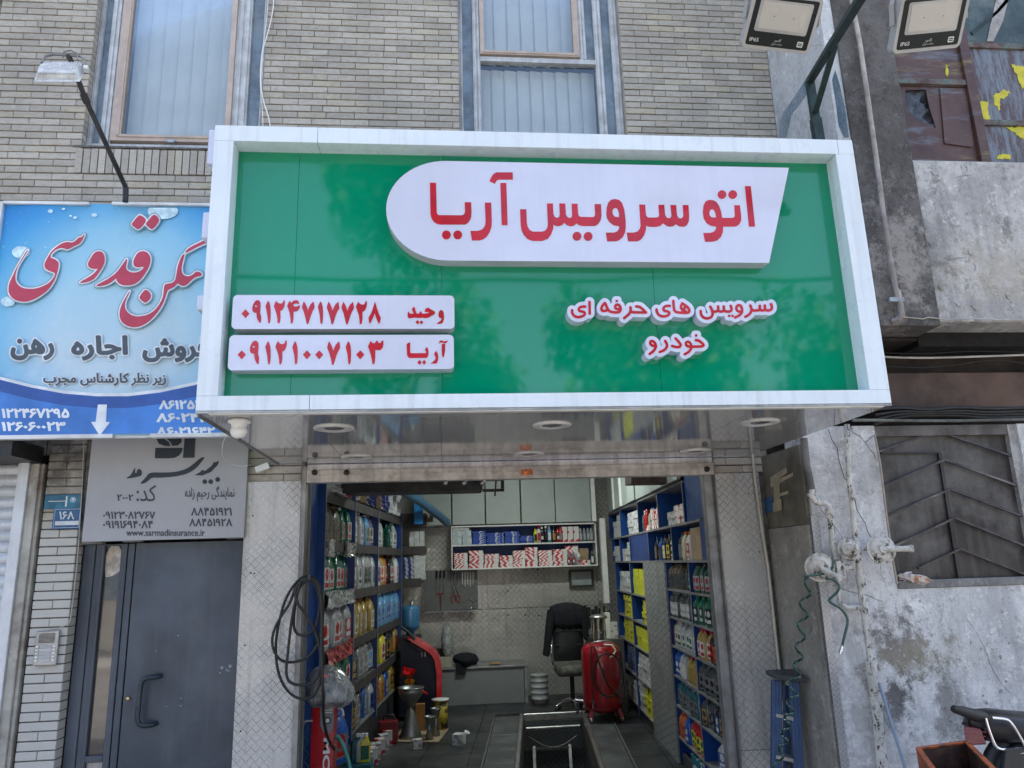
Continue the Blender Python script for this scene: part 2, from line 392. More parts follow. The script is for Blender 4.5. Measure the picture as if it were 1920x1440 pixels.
def march(D, gx, gy):
    D = D.copy(); D[np.abs(D) < 1e-7] = 1e-7
    nxt = {}; ny, nx = D.shape
    def pt(j, i, e):                   # edges: 0 bottom,1 right,2 top,3 left
        if e == 0: a, b = (j, i), (j, i+1)
        elif e == 1: a, b = (j, i+1), (j+1, i+1)
        elif e == 2: a, b = (j+1, i), (j+1, i+1)
        else: a, b = (j, i), (j+1, i)
        t = D[a]/(D[a]-D[b]); return (gx[a[1]]+t*(gx[b[1]]-gx[a[1]]), gy[a[0]]+t*(gy[b[0]]-gy[a[0]]))
    def key(j, i, e):
        return ('h', j, i) if e == 0 else ('v', j, i+1) if e == 1 else ('h', j+1, i) if e == 2 else ('v', j, i)
    T = {1: [(3, 0)], 2: [(0, 1)], 3: [(3, 1)], 4: [(1, 2)], 5: [(3, 2), (1, 0)], 6: [(0, 2)], 7: [(3, 2)], 8: [(2, 3)], 9: [(2, 0)], 10: [(0, 3), (2, 1)],
         11: [(2, 1)], 12: [(1, 3)], 13: [(1, 0)], 14: [(0, 3)]}
    I = (D < 0).astype(int); code = I[:-1, :-1]+2*I[:-1, 1:]+4*I[1:, 1:]+8*I[1:, :-1]; P = {}
    for j, i in zip(*np.where((code > 0) & (code < 15))):
        for a, b in T[int(code[j, i])]:
            ka, kb = key(j, i, a), key(j, i, b); nxt[ka] = kb; P[ka] = pt(j, i, a); P[kb] = pt(j, i, b)
    loops = []
    while nxt:
        k = next(iter(nxt)); l = []
        while k in nxt: l.append(P[k]); k = nxt.pop(k)
        if len(l) > 5: loops.append(l)
    return loops
# Persian letters: isolated, final, initial, medial forms; joins=False letters never connect forward
FORMS = {'ا': 'FE8DFE8E', 'آ': 'FE81FE82', 'ب': 'FE8FFE90FE91FE92', 'پ': 'FB56FB57FB58FB59', 'ت': 'FE95FE96FE97FE98', 'ج': 'FE9DFE9EFE9FFEA0', 'چ': 'FB7AFB7BFB7CFB7D',
         'ح': 'FEA1FEA2FEA3FEA4', 'خ': 'FEA5FEA6FEA7FEA8', 'د': 'FEA9FEAA', 'ر': 'FEADFEAE', 'ز': 'FEAFFEB0', 'س': 'FEB1FEB2FEB3FEB4', 'ش': 'FEB5FEB6FEB7FEB8', 'ظ': 'FEC5FEC6FEC7FEC8',
         'ف': 'FED1FED2FED3FED4', 'ک': 'FB8EFB8FFB90FB91', 'گ': 'FB92FB93FB94FB95', 'ل': 'FEDDFEDEFEDFFEE0', 'م': 'FEE1FEE2FEE3FEE4', 'ن': 'FEE5FEE6FEE7FEE8', 'و': 'FEEDFEEE',
         'ه': 'FEE9FEEAFEEBFEEC', 'ی': 'FBFCFBFDFBFEFBFF'}
def shape_fa(t):
    out = []; n = len(t)
    for i, ch in enumerate(t):
        if ch not in FORMS: out.append(ch); continue
        f = [chr(int(FORMS[ch][k:k+4], 16)) for k in range(0, len(FORMS[ch]), 4)]
        prev = i > 0 and t[i-1] in FORMS and len(FORMS[t[i-1]]) == 16
        nx = len(f) == 4 and i < n-1 and t[i+1] in FORMS
        out.append(f[3] if (prev and nx) else f[1] if prev else f[2] if nx else f[0])
    return ''.join(out[::-1])
def text_loops(body, offset, fa):
    """outlines of set type, thickened by offset; overlapping contours are merged by winding number"""
    cu = bpy.data.curves.new('t', 'FONT'); cu.body = shape_fa(body) if fa else body
    o = bpy.data.objects.new('t', cu); COL.objects.link(o)
    dg = bpy.context.evaluated_depsgraph_get(); cc = o.evaluated_get(dg).to_curve(dg); S = []
    for sp in cc.splines:
        bp = sp.bezier_points; q = []
        for i in range(len(bp)):
            p0, p1, p2, p3 = bp[i].co, bp[i].handle_right, bp[(i+1) % len(bp)].handle_left, bp[(i+1) % len(bp)].co
            for k in range(5):
                t = k/5; u = 1-t; p = p0*(u**3)+p1*(3*u*u*t)+p2*(3*u*t*t)+p3*(t**3); q.append((p.x, p.y))
        if len(q) > 2: S.append(q)
    o.evaluated_get(dg).to_curve_clear(); bpy.data.objects.remove(o); bpy.data.curves.remove(cu)
    X_ = [p[0] for l in S for p in l]; Y_ = [p[1] for l in S for p in l]; res = max(0.011, (max(X_)-min(X_))/900); m = offset+4*res
    gx = np.arange(min(X_)-m, max(X_)+m+res, res); gy = np.arange(min(Y_)-m, max(Y_)+m+res, res); nx, ny = len(gx), len(gy)
    wind = np.zeros((ny, nx), int); D = np.full((ny, nx), 1.0); r = offset+3*res
    def win(x0, x1, y0, y1): return max(0, int((x0-gx[0])/res)), min(nx, int((x1-gx[0])/res)+2), max(0, int((y0-gy[0])/res)), min(ny, int((y1-gy[0])/res)+2)
    for l in S:
        n = len(l); xs = [p[0] for p in l]; ys = [p[1] for p in l]; i0, i1, j0, j1 = win(min(xs), max(xs), min(ys), max(ys))
        X, Y = np.meshgrid(gx[i0:i1], gy[j0:j1]); ar = sum(l[i][0]*l[(i+1) % n][1]-l[(i+1) % n][0]*l[i][1] for i in range(n)); c = np.zeros(X.shape, bool)
        for i in range(n):
            a, b = l[i], l[(i+1) % n]
            if a[1] != b[1]: c ^= ((a[1] > Y) != (b[1] > Y)) & (X < (b[0]-a[0])*(Y-a[1])/(b[1]-a[1])+a[0])
            dx, dy = b[0]-a[0], b[1]-a[1]; k0, k1, h0, h1 = win(min(a[0], b[0])-r, max(a[0], b[0])+r, min(a[1], b[1])-r, max(a[1], b[1])+r)
            XX, YY = np.meshgrid(gx[k0:k1], gy[h0:h1]); t = np.clip(((XX-a[0])*dx+(YY-a[1])*dy)/(dx*dx+dy*dy+1e-12), 0, 1)
            D[h0:h1, k0:k1] = np.minimum(D[h0:h1, k0:k1], np.hypot(XX-a[0]-t*dx, YY-a[1]-t*dy))
        wind[j0:j1, i0:i1] += np.where(c, 1 if ar > 0 else -1, 0)
    return [l for l in march(np.where(wind != 0, -D, D)-offset, gx, gy) if len(l) > 14]
def text_fit(name, body, box, Y, mat, parent, offset=0.0, depth=0.002, fa=False):
    """type set to fill box = (x0, y0, x1, y1) measured in the photograph, on the plane y = Y"""
    L = text_loops(body, offset, fa); xs = [p[0] for l in L for p in l]; ys = [p[1] for l in L for p in l]
    bx0, bx1, by0, by1 = min(xs), max(xs), min(ys), max(ys)
    A = W(box[0], box[1], Y); B = W(box[2], box[1], Y); Cc = W(box[0], box[3], Y); Dd = W(box[2], box[3], Y); out = []
    for l in L:
        q = []
        for x, y in l:
            u = (x-bx0)/(bx1-bx0); w = (y-by0)/(by1-by0); p = Cc.lerp(Dd, u).lerp(A.lerp(B, u), w); q.append((p.x, p.z))
        out.append(q)
    me = curve_mesh(out, depth); stand_up(me, Y, depth); return place_mesh(name, me, mat, parent)
# ================================================================ MATERIALS
M_brick = mat_brick()
M_mortar = plain('mortar', (0.12, 0.11, 0.10), 0.95, var=0.3, scale=20)
M_whiteframe = plain('weathered_white_paint', (0.50, 0.52, 0.54), 0.6, var=0.14, scale=9, dirt=0.35, dirtcol=(0.26, 0.25, 0.24), streak=0.3, bump=0.2)
M_wood = plain('pinkish_wood_paint', (0.47, 0.385, 0.33), 0.55, var=0.1, scale=8, dirt=0.12, dirtcol=(0.28, 0.2, 0.16), bump=0.12)
M_blind = plain('blind_fabric', (0.60, 0.625, 0.63), 0.8, var=0.05, scale=3, streak=0.12, dirtcol=(0.48, 0.52, 0.54))
M_sideglass = plain('dusty_side_glass', (0.16, 0.21, 0.26), 0.22, var=0.25, scale=5, dirt=0.3, dirtcol=(0.3, 0.33, 0.33))
M_pane = mat_pane('window_glass', (0.96, 0.98, 0.98), 0.42)
M_dark = plain('dark_void', (0.012, 0.012, 0.013), 0.9)
M_roof = plain('roof_felt', (0.12, 0.12, 0.12), 0.9)
M_blackmetal = plain('black_painted_steel', (0.03, 0.03, 0.032), 0.45, 0.3, var=0.3, dirt=0.3, dirtcol=(0.1, 0.09, 0.08))
M_white = plain('white_composite_panel', (0.70, 0.775, 0.83), 0.3, var=0.03, scale=2.5, dirt=0.08, dirtcol=(0.5, 0.51, 0.53), streak=0.32)
M_whiteplastic = plain('white_plastic', (0.78, 0.78, 0.76), 0.4, var=0.05)
M_steel = plain('brushed_steel', (0.42, 0.42, 0.41), 0.34, 0.9, var=0.15, scale=12, dirt=0.3, dirtcol=(0.14, 0.13, 0.12))
M_galv = plain('galvanised_steel', (0.36, 0.37, 0.38), 0.42, 0.7, var=0.18, scale=7, dirt=0.3, dirtcol=(0.16, 0.15, 0.14), streak=0.3)
M_chrome = plain('chrome', (0.75, 0.75, 0.76), 0.12, 1.0, var=0.05)
M_rubber = plain('black_rubber', (0.014, 0.014, 0.015), 0.5, var=0.3)
M_checkf = mat_checker('tread_plate_facade', 'x', 0.041, (0.76, 0.75, 0.72), 0.34, 1.0, metal=0.35, dkf=0.6)
M_checkx = mat_checker('tread_plate_back_wall', 'x', 0.060, (0.80, 0.77, 0.70), 0.28, 1.0, metal=0.4, dkf=0.45)
M_checky = mat_checker('tread_plate_side', 'y', 0.050, (0.52, 0.55, 0.56), 0.33, 1.0, metal=0.4, stretch=0.30, dkf=0.38)

# ================================================================ GROUND (behind and under everything)
g = MB()
M_asph = plain('asphalt', (0.22, 0.21, 0.195), 0.9, var=0.2, scale=3, bump=0.4, bscale=120)
g.box((-60, -70, -0.42), (60, 2.2, -0.16)); road = tag(g.build('road', M_asph), 'grey asphalt street in front of the shops', kind='structure')
g = MB(); M_pave = plain('paving', (0.36, 0.34, 0.31), 0.85, var=0.15, scale=2.5, dirt=0.25, bump=0.2)
g.box((-60, 2.2, -0.42), (60, 4.9, -0.02)); g.box((-60, 4.9, -0.42), (-0.96, 5.62, -0.02)); g.box((2.0, 4.9, -0.42), (60, 5.62, -0.02)); g.box((-0.96, 4.9, -0.42), (2.0, 5.42, -0.02))
tag(g.build('pavement', M_pave, bevel=0.02), 'pale worn pavement along the shopfronts', kind='structure')
g = MB(); g.box((-60, -9.6, -0.42), (60, -6.6, -0.03)); tag(g.build('opposite_pavement', M_pave), 'pavement on the far side of the street', kind='structure')

# ================================================================ BRICK BUILDING
WY = 5.4
bb = thing('brick_building', 'buff roman brick building with tall aluminium windows above the green shop sign', 'building', (0.0, WY, 0.0))
W1 = (-2.728, -1.400, 5.10, 7.05); W2 = (0.165, 1.548, 4.75, 7.15)
OPX0, OPX1, OPZ = -0.952, 2.008, 2.60
XL, XR, ZT = -9.0, 2.84, 11.0
g = MB(); yc0, yc1 = WY+0.012, WY+0.24
def coreband(x0, x1, z0, z1): g.box((x0+0.004, yc0, z0), (x1-0.004, yc1, z1))
coreband(XL, XR, 7.15, ZT); coreband(XL, W1[0], 2.72, 7.15); coreband(W1[1], W2[0], 2.72, 7.15); coreband(W2[1], XR, 2.72, 7.15)
coreband(W1[0], W1[1], 2.72, W1[2]-0.004); coreband(W1[0], W1[1], W1[3], 7.15); coreband(W2[0], W2[1], 2.72, W2[2])
coreband(-2.70, -2.462, -0.3, 2.72); coreband(-1.362, OPX0-0.012, -0.3, 2.72); coreband(OPX1+0.012, 2.44, -0.3, 2.72); coreband(OPX0-0.012, OPX1+0.012, 2.62, 2.72)
coreband(-2.462, -1.362, 2.14, 2.72)
g.build('wall_core', M_mortar, bb)
g = MB()   # body of the building behind the facade: floors, party walls and roof
g.box((XL, 12.4, -0.3), (4.6, 12.6, ZT)); g.box((XL, 5.66, ZT-0.2), (4.6, 12.4, ZT)); g.box((XL, 5.66, 3.62), (4.4, 12.4, 3.75)); g.box((XL, 5.64, -0.3), (XL+0.2, 12.4, ZT-0.2))
g.box((W1[0]-0.15, 6.3, 4.6), (W1[1]+0.15, 6.35, 7.3)); g.box((W2[0]-0.15, 6.3, 4.4), (W2[1]+0.15, 6.35, 7.4))
g.build('structure_walls', M_dark, bb)

BL, BH, BD, CO, VJ = 0.2205, 0.0502, 0.10, 0.0577, 0.0035
def brick_mesh(L, H, D, ch=0.0035, n='brick'):
    b = MB(); h = L/2
    a = [(-h, D, 0), (h, D, 0), (h, D, H), (-h, D, H)]; m = [(-h, ch, 0), (h, ch, 0), (h, ch, H), (-h, ch, H)]
    f = [(-h+ch, 0, ch), (h-ch, 0, ch), (h-ch, 0, H-ch), (-h+ch, 0, H-ch)]
    vs = f+m+a; fs = [(0, 1, 2, 3)]
    for o in (0, 4):
        for k in range(4):
            j = (k+1) % 4; fs.append((o+k, o+4+k, o+4+j, o+j))
    return b, vs, fs
specs = []      # (x0, x1, z, kind, extra)
rnd = random.Random(3)
def rows(x0, x1, z0, z1, zoff=0.0, xoff=0.0):
    k0 = math.ceil((z0-5.329-zoff)/CO); z = 5.329+zoff+k0*CO; k = k0
    while z+BH <= z1+0.002:
        off = (0.0 if k % 2 else BL*0.47)+xoff+rnd.uniform(-0.006, 0.006)
        x = x0 - ((x0-off) % (BL+VJ)); 
        cuts = [x0]
        while x < x1:
            if x-cuts[-1] > 0.045 and x1-x > 0.045: cuts.append(x)
            x += BL+VJ
        cuts.append(x1)
        for i in range(len(cuts)-1):
            a, b = cuts[i]+(VJ if i else 0), cuts[i+1]
            if rnd.random() < 0.035 and b-a > 0.15:
                c = a+(b-a)*rnd.uniform(0.3, 0.6); specs.append((a, c-0.002, z)); specs.append((c+0.002, b, z))
            else: specs.append((a, b, z))
        z += CO; k += 1
E1 = 4.862
rows(-3.45, W1[0], E1, 7.0); rows(W1[1], W2[0], 4.0, 7.1); rows(W2[1], XR-0.004, 4.0, 7.1)
rows(-3.45, W1[1], 4.33, E1)                      # courses under the window
rows(-2.70, -2.462, 0.0, 2.86, 0, 0.11); rows(-1.362, -0.99, 2.50, 2.80); rows(2.02, 2.44, 2.50, 2.80)
def px_of(p):
    v = np.array(p)-np.array([0, 0, CAM_H]); f = v@CF
    return (960+FPX*(v@CR)/f, 720-FPX*(v@CU)/f)
def shown(s):
    u, v = px_of(((s[0]+s[1])/2, WY, s[2]+BH/2))
    if not (-20 < u < 1940 and -12 < v < 1452): return False
    if 400 < u < 1640 and 255 < v < 770: return False           # behind the shop sign
    if -40 < u < 400 and 400 < v < 818: return False            # behind the left banner
    return True
vis = [s for s in specs if shown(s)]; hid = [s for s in specs if not shown(s)]
vis.sort(key=lambda s: -(s[1]-s[0])/((s[2]-CAM_H)**2+WY**2+((s[0]+s[1])/2)**2)**0.5)
soldiers = 22
parts_b = vis[:300-soldiers]; rest = vis[300-soldiers:]+hid
cache = {}
def brick_obj(x0, x1, z):
    L = round(x1-x0, 3); L = BL if abs(L-BL) < 0.004 else L
    if L not in cache:
        b, vs, fs = brick_mesh(L, BH, BD); b.add(vs, fs); cache[L] = b.mesh('brick', M_brick)
    o = inst('brick', cache[L], bb, ((x0+x1)/2, rnd.uniform(-0.002, 0.002), z+rnd.uniform(-0.0008, 0.0008)), (rnd.uniform(-0.006, 0.006), 0, rnd.uniform(-0.004, 0.004)))
    return o
for s in parts_b: brick_obj(*s)
g = MB(); bv = []
for x0, x1, z in rest:
    b, vs, fs = brick_mesh(x1-x0, BH, BD); dy = rnd.uniform(-0.0025, 0.0025); cx = (x0+x1)/2
    g.add([(v[0]+cx, v[1]+WY+dy, v[2]+z) for v in vs], fs); bv += [rnd.random()]*len(vs)
o = g.build('bricks', M_brick, bb); tag(o, None, kind='stuff')
at = o.data.attributes.new('bv', 'FLOAT', 'POINT'); at.data.foreach_set('value', bv)
# soldier course standing under the left window, tops sloped as a sill
sb = MB(); sb.hexa([(-0.024, 0, 0), (0.024, 0, 0), (0.024, 0.1, 0), (-0.024, 0.1, 0), (-0.024, -0.004, 0.200), (0.024, -0.004, 0.200), (0.024, 0.1, 0.222), (-0.024, 0.1, 0.222)])
sme = sb.mesh('sill_brick', M_brick)
for i in range(soldiers):
    x = W1[0]-0.028+i*0.0562
    if x > W1[1]: break
    inst('sill_brick', sme, bb, (x+0.026, -0.008+rnd.uniform(-0.003, 0.003), E1+0.005), (0, rnd.uniform(-0.006, 0.006), 0))
g = MB(); g.box((W1[0]-0.06, WY-0.004, E1+0.222), (W1[1]+0.06, WY+0.1, E1+0.237)); g.build('sill_mortar', M_mortar, bb)

# ---- windows (parts of the brick building)
def vstrip(mb, x0, x1, z0, z1, y0, y1): mb.box((x0, y0, z0), (x1, y1, z1))
def profile_post(mb, x0, x1, z0, z1, y):            # stepped aluminium post
    w = x1-x0; mb.box((x0, y, z0), (x1, y+0.05, z1)); mb.box((x0+w*0.18, y-0.008, z0), (x0+w*0.42, y, z1)); mb.box((x0+w*0.62, y-0.012, z0), (x0+w*0.86, y, z1))
FY = WY+0.075
def blinds(win, x0, x1, z0, z1, y, w, lab=None):
    n = int(round((x1-x0)/w)); ww = (x1-x0)/n
    for i in range(n):
        b = MB(); a = 0.16; cx = x0+(i+0.5)*ww; hw = ww*0.54; vs = []
        for k in range(5):
            t = -1+k*0.5; bow = 0.006*(1-t*t)
            vs += [(cx+t*hw*math.cos(a), y+t*hw*math.sin(a)-bow, z0), (cx+t*hw*math.cos(a), y+t*hw*math.sin(a)-bow, z1)]
        b.add(vs, [(2*k, 2*k+2, 2*k+3, 2*k+1) for k in range(4)], 0, True); b.build('blind_slat', M_blind, win)
win = thing('window', None, None, (0, 0, 0)); win.parent = bb; win.location = (W1[0], 0, W1[2])
z0, z1 = W1[2], W1[3]
g = MB(); profile_post(g, W1[0], -2.728+0.03, z0+0.06, z1, FY); profile_post(g, -2.636, -2.555, z0+0.06, z1, FY); profile_post(g, -1.650, -1.534, z0+0.06, z1, FY); profile_post(g, -1.437, -1.400, z0+0.06, z1, FY)
g.box((W1[0], FY-0.006, z0), (W1[1], FY+0.05, z0+0.06)); g.box((W1[0], FY-0.016, z0-0.0), (W1[1], FY-0.006, z0+0.018)); g.box((W1[0], FY, z1-0.06), (W1[1], FY+0.05, z1))
g.build('frame', M_whiteframe, win)
g = MB(); y = FY-0.018
wx0, wx1, wz0, wz1 = -2.552, -1.652, 5.185, 6.98
g.box((wx0, y, wz0), (wx0+0.078, y+0.05, wz1)); g.box((wx1-0.04, y, wz0), (wx1, y+0.05, wz1)); g.box((wx0+0.078, y, wz0), (wx1-0.04, y+0.05, wz0+0.055)); g.box((wx0+0.078, y, wz1-0.05), (wx1-0.04, y+0.05, wz1))
g.box((wx0+0.05, y-0.008, wz0+0.035), (wx0+0.066, y, wz1)); g.box((wx0+0.05, y-0.008, wz0+0.03), (wx1-0.02, y, wz0+0.042))
g.build('sash', M_wood, win)
for a, b in ((-2.698, -2.636), (-1.534, -1.437)): g = MB(); g.box((a, FY+0.03, z0+0.06), (b, FY+0.036, z1-0.06)); g.build('side_pane', M_sideglass, win)
g = MB(); g.box((wx0+0.078, y+0.02, wz0+0.055), (wx1-0.04, y+0.025, wz1-0.05)); g.build('pane', M_pane, win)
blinds(win, wx0+0.06, wx1-0.02, wz0+0.03, wz1, FY+0.14, 0.118)
g = MB(); hx = W(322, 266, FY-0.02); g.cbox((hx.x, FY-0.028, hx.z), (0.05, 0.02, 0.022)); g.build('latch', M_steel, win)

win = thing('window', None, None, (0, 0, 0)); win.parent = bb; win.location = (W2[0], 0, W2[2])
z0, z1 = W2[2], W2[3]
g = MB()
for a, b in ((0.165, 0.200), (0.288, 0.350), (1.338, 1.404), (1.483, 1.548)): profile_post(g, a, b, z0, z1, FY)
g.box((0.350, FY-0.004, 6.012), (1.338, FY+0.05, 6.055)); profile_post(g, 1.205, 1.262, 6.055, z1, FY); g.box((W2[0], FY, z1-0.06), (W2[1], FY+0.05, z1))
g.build('frame', M_whiteframe, win)
g = MB(); y = FY-0.018; a, b, c, d = 0.350, 1.200, 6.070, 7.05
g.box((a, y, c), (a+0.035, y+0.05, d)); g.box((b-0.05, y, c), (b, y+0.05, d)); g.box((a+0.035, y, c), (b-0.05, y+0.05, c+0.038)); g.box((a+0.02, y-0.007, c+0.012), (b-0.02, y, c+0.022)); g.box((a+0.035, y, d-0.05), (b-0.05, y+0.05, d))
g.build('sash', M_wood, win)
for p_, q_, r_ in ((0.200, 0.288, z0), (1.404, 1.483, z0), (1.262, 1.338, 6.055)): g = MB(); g.box((p_, FY+0.03, r_), (q_, FY+0.036, z1-0.06)); g.build('side_pane', M_sideglass, win)
g = MB(); g.box((a+0.035, y+0.02, c+0.038), (b-0.05, y+0.025, d-0.05)); g.build('pane', M_pane, win); g = MB(); g.box((0.350, FY+0.028, z0), (1.338, FY+0.033, 6.012)); g.build('pane', M_pane, win)
blinds(win, 0.345, 1.345, z0, 6.03, FY+0.15, 0.112); blinds(win, 0.37, 1.20, 6.08, z1, FY+0.15, 0.112)
# recess behind both windows reads as a dim room
M_room = plain('dim_room', (0.10, 0.11, 0.12), 0.9)
g = MB()
for w in (W1, W2):
    g.quad((w[0], WY+0.42, w[2]-0.1), (w[1], WY+0.42, w[2]-0.1), (w[1], WY+0.42, w[3]+0.1), (w[0], WY+0.42, w[3]+0.1))
g.build('room_lining', M_room, bb)

# ---- tread plate cladding either side of the opening, steel guides, grimy lintel beam
for (x0, x1, nm) in ((-1.362, -0.985, 0), (2.012, 2.350, 1)):
    g = MB(); zs = [-0.02, 0.60, 2.497] if nm else [-0.02, 2.503]
    for i in range(len(zs)-1): g.box((x0, WY-0.018, zs[i]+0.002), (x1, WY+0.006, zs[i+1]-0.001))
    g.build('tread_plate_cladding', M_checkf, bb, bevel=0.002)
    for (px, py) in (((474, 967), (470, 1074), (459, 1210), (451, 1371), (477, 1075)) if not nm else ((1404, 925), (1424, 1035), (1440, 1192))):
        p = W(px, py, WY-0.02); g = MB(); g.lathe([(0.0055, 0), (0.0055, 0.004), (0, 0.004)], (p.x, WY-0.018, p.z), 10, axis=(0, -1, 0)); g.build('screw', M_blackmetal, bb)
M_guide = plain('dull_guide_steel', (0.27, 0.275, 0.28), 0.5, 0.6, var=0.2, dirt=0.5, dirtcol=(0.08, 0.075, 0.07), streak=0.5)
for s, x in ((1, OPX0), (-1, OPX1)):
    xa = x-0.033 if s > 0 else x-0.002; xb = x+0.002 if s > 0 else x+0.004
    g = MB(); g.box((min(xa, xb), WY-0.03, -0.02), (max(xa, xb), WY+0.05, 2.60)); g.build('shutter_guide', M_guide, bb, bevel=0.002)
g = MB(); g.box((OPX1-0.070, WY+0.02, -0.02), (OPX1-0.004, WY+0.10, 2.49))
g.build('shutter_guide', M_guide, bb, bevel=0.002)
g = MB()
M_grime = plain('grimy_lintel_paint', (0.52, 0.485, 0.45), 0.7, 0.1, var=0.15, scale=12, dirt=0.45, dirtcol=(0.22, 0.19, 0.165), streak=0.4, bump=0.3)
g.box((OPX0+0.004, WY-0.035, 2.486), (OPX1-0.004, WY+0.06, 2.575)); g.box((OPX0+0.004, WY-0.04, 2.560), (OPX1-0.004, WY-0.035, 2.572)); g.box((OPX0+0.004, WY-0.038, 2.535), (OPX1-0.004, WY-0.035, 2.539))
g.box((OPX0+0.004, WY-0.02, 2.575), (OPX1-0.004, WY+0.06, 2.614)); lin = g.build('shutter_bottom_rail', M_grime, bb, bevel=0.002)
g = MB(); p = W(987, 885, WY-0.037); g.box((p.x-0.04, WY-0.0385, p.z-0.022), (p.x+0.045, WY-0.035, p.z+0.02)); g.build('sticker', plain('orange_sticker', (0.55, 0.16, 0.05), 0.5, var=0.5, scale=40), lin)
for px, py in ((590, 886), (650, 886), (1325, 880)):
    p = W(px, py, WY-0.037); g = MB(); g.lathe([(0.02, 0), (0.02, 0.012), (0.008, 0.02), (0, 0.02)], (p.x, WY-0.035, p.z), 14, axis=(0, -1, 0)); g.build('bolt', M_blackmetal, lin)

# ================================================================ LEFT SHUTTERED SHOP
sh = thing('roller_shutter', 'closed white steel roller shutter at the left edge beside the whitewashed brick pier', 'shutter', (-3.6, WY, 0))
M_slat = plain('pale_shutter_paint', (0.60, 0.63, 0.67), 0.42, 0.15, var=0.08, scale=5, dirt=0.2, dirtcol=(0.3, 0.3, 0.3), streak=0.2)
sl = MB(); L0, L1 = -4.9, -2.86; prof = [(0, 0), (-0.012, 0.012), (-0.018, 0.035), (-0.012, 0.058), (0.0, 0.066), (0.004, 0.074)]
for i, (py, pz) in enumerate(prof): pass
vs = [(x, WY+0.02+py, pz) for x in (L0, L1) for py, pz in prof]; n = len(prof)
sl.add(vs, [(i, i+n, i+n+1, i+1) for i in range(n-1)], 0, True)
sme = sl.mesh('slat', M_slat, (0, WY, 0))
for i in range(36): inst('slat', sme, sh, (3.6, 0, i*0.0745-0.02))
g = MB(); g.box((-2.87, WY-0.05, -0.02), (-2.80, WY+0.06, 2.66)); g.build('guide_rail', M_slat, sh, bevel=0.003)
g = MB(); g.box((-2.80, WY-0.03, -0.02), (-2.742, WY+0.04, 2.655)); g.box((-2.742, WY-0.012, -0.02), (-2.72, WY+0.04, 2.655)); g.build('frame_post', plain('cream_post_paint', (0.42, 0.41, 0.37), 0.6, var=0.15, dirt=0.55, dirtcol=(0.12, 0.07, 0.045), streak=0.3), sh, bevel=0.003)
g = MB(); g.hexa([(-4.9, 4.98, 2.60), (-2.745, 5.02, 2.66), (-2.745, WY+0.01, 2.66), (-4.9, WY+0.01, 2.60), (-4.9, 4.98, 2.76), (-2.745, 5.02, 2.77), (-2.745, WY+0.01, 2.77), (-4.9, WY+0.01, 2.76)])
g.build('shutter_hood', M_blackmetal, sh)
g = MB(); g.box((-4.9, WY+0.05, -0.02), (-2.745, WY+0.2, 2.72)); g.build('backing', M_dark, sh)

# ================================================================ STREET DOOR (grey steel, beside the left pier)
M_door = plain('slate_blue_door_paint', (0.066, 0.082, 0.11), 0.40, 0.25, var=0.22, scale=1.6, dirt=0.3, dirtcol=(0.10, 0.115, 0.14), streak=0.25)
dr = thing('street_door', 'slate blue steel street door with curved pull handle under the grey insurance board', 'door', (-1.9, 5.5, 0))
DY = 5.49; zt = 2.105
g = MB()
for x0, x1, y in ((-2.449, -2.375, 0), (-2.375, -2.335, 0.012), (-2.335, -2.315, 0.0)): g.box((x0, DY+y, -0.02), (x1, DY+0.09, zt))
g.box((-2.315, DY, zt-0.012), (-2.20, DY+0.09, zt))
for x0, x1, y in ((-2.205, -2.165, 0), (-2.160, -2.118, 0.004)): g.box((x0, DY+y, -0.02), (x1, DY+0.09, zt))
g.box((-2.315, DY, 0.72), (-2.205, DY+0.09, 0.76)); g.build('frame', M_door, dr, bevel=0.003)
g = MB(); g.box((-2.112, DY+0.008, -0.01), (-1.366, DY+0.07, zt+0.002)); leaf = g.build('door_leaf', M_door, dr, bevel=0.003)
rs_ = random.Random(8)
for px, py, r in ((416, 1252, 4), (424, 1256, 3), (431, 1249, 4), (428, 1258, 2.5), (412, 1262, 2), (333, 1192, 1.5), (339, 1310, 1.5), (338, 1324, 1.5), (312, 1325, 1.2), (292, 1221, 1.3)):
    p = W(px, py, DY); k = r/250.0; P = [(p.x+k*math.cos(2*math.pi*i/8)*rs_.uniform(0.3, 1), p.z+k*math.sin(2*math.pi*i/8)*rs_.uniform(0.3, 1)) for i in range(8)]; g = MB(); g.prism(P, DY+0.0068, DY+0.0085); g.build('paint_chip', plain('pale_chip', (0.3, 0.33, 0.37), 0.6), leaf)
g = MB(); xh = W(268, 1310, DY).x; za = W(290, 1268, DY).z; zb = W(285, 1357, DY).z; xr = xh+0.10
pts = [(xr, DY+0.01, za), (xr-0.01, DY-0.045, za), (xh+0.04, DY-0.055, za), (xh+0.012, DY-0.055, za-0.012), (xh, DY-0.055, za-0.045), (xh-0.004, DY-0.055, (za+zb)/2), (xh-0.006, DY-0.055, zb+0.045), (xh+0.006, DY-0.055, zb+0.012), (xh+0.034, DY-0.055, zb), (xr-0.016, DY-0.045, zb), (xr-0.006, DY+0.01, zb)]
g.tube(pts, 0.0165, 12); g.build('handle', plain('handle_coating', (0.03, 0.045, 0.062), 0.3, 0.2), leaf)
g = MB(); p = W(240, 1310, DY); g.lathe([(0.013, 0), (0.013, 0.008), (0.009, 0.011), (0, 0.011)], (p.x, DY+0.004, p.z), 16, axis=(0, -1, 0)); g.build('lock', plain('brass', (0.55, 0.42, 0.2), 0.3, 0.9), dr)
g = MB(); g.box((-2.313, DY+0.03, 0.76), (-2.207, DY+0.036, zt-0.012)); g.build('glass_pane', plain('dark_door_glass', (0.045, 0.042, 0.038), 0.04, 0, var=0.3, scale=3, spec=1.0, coat=1.0), dr)
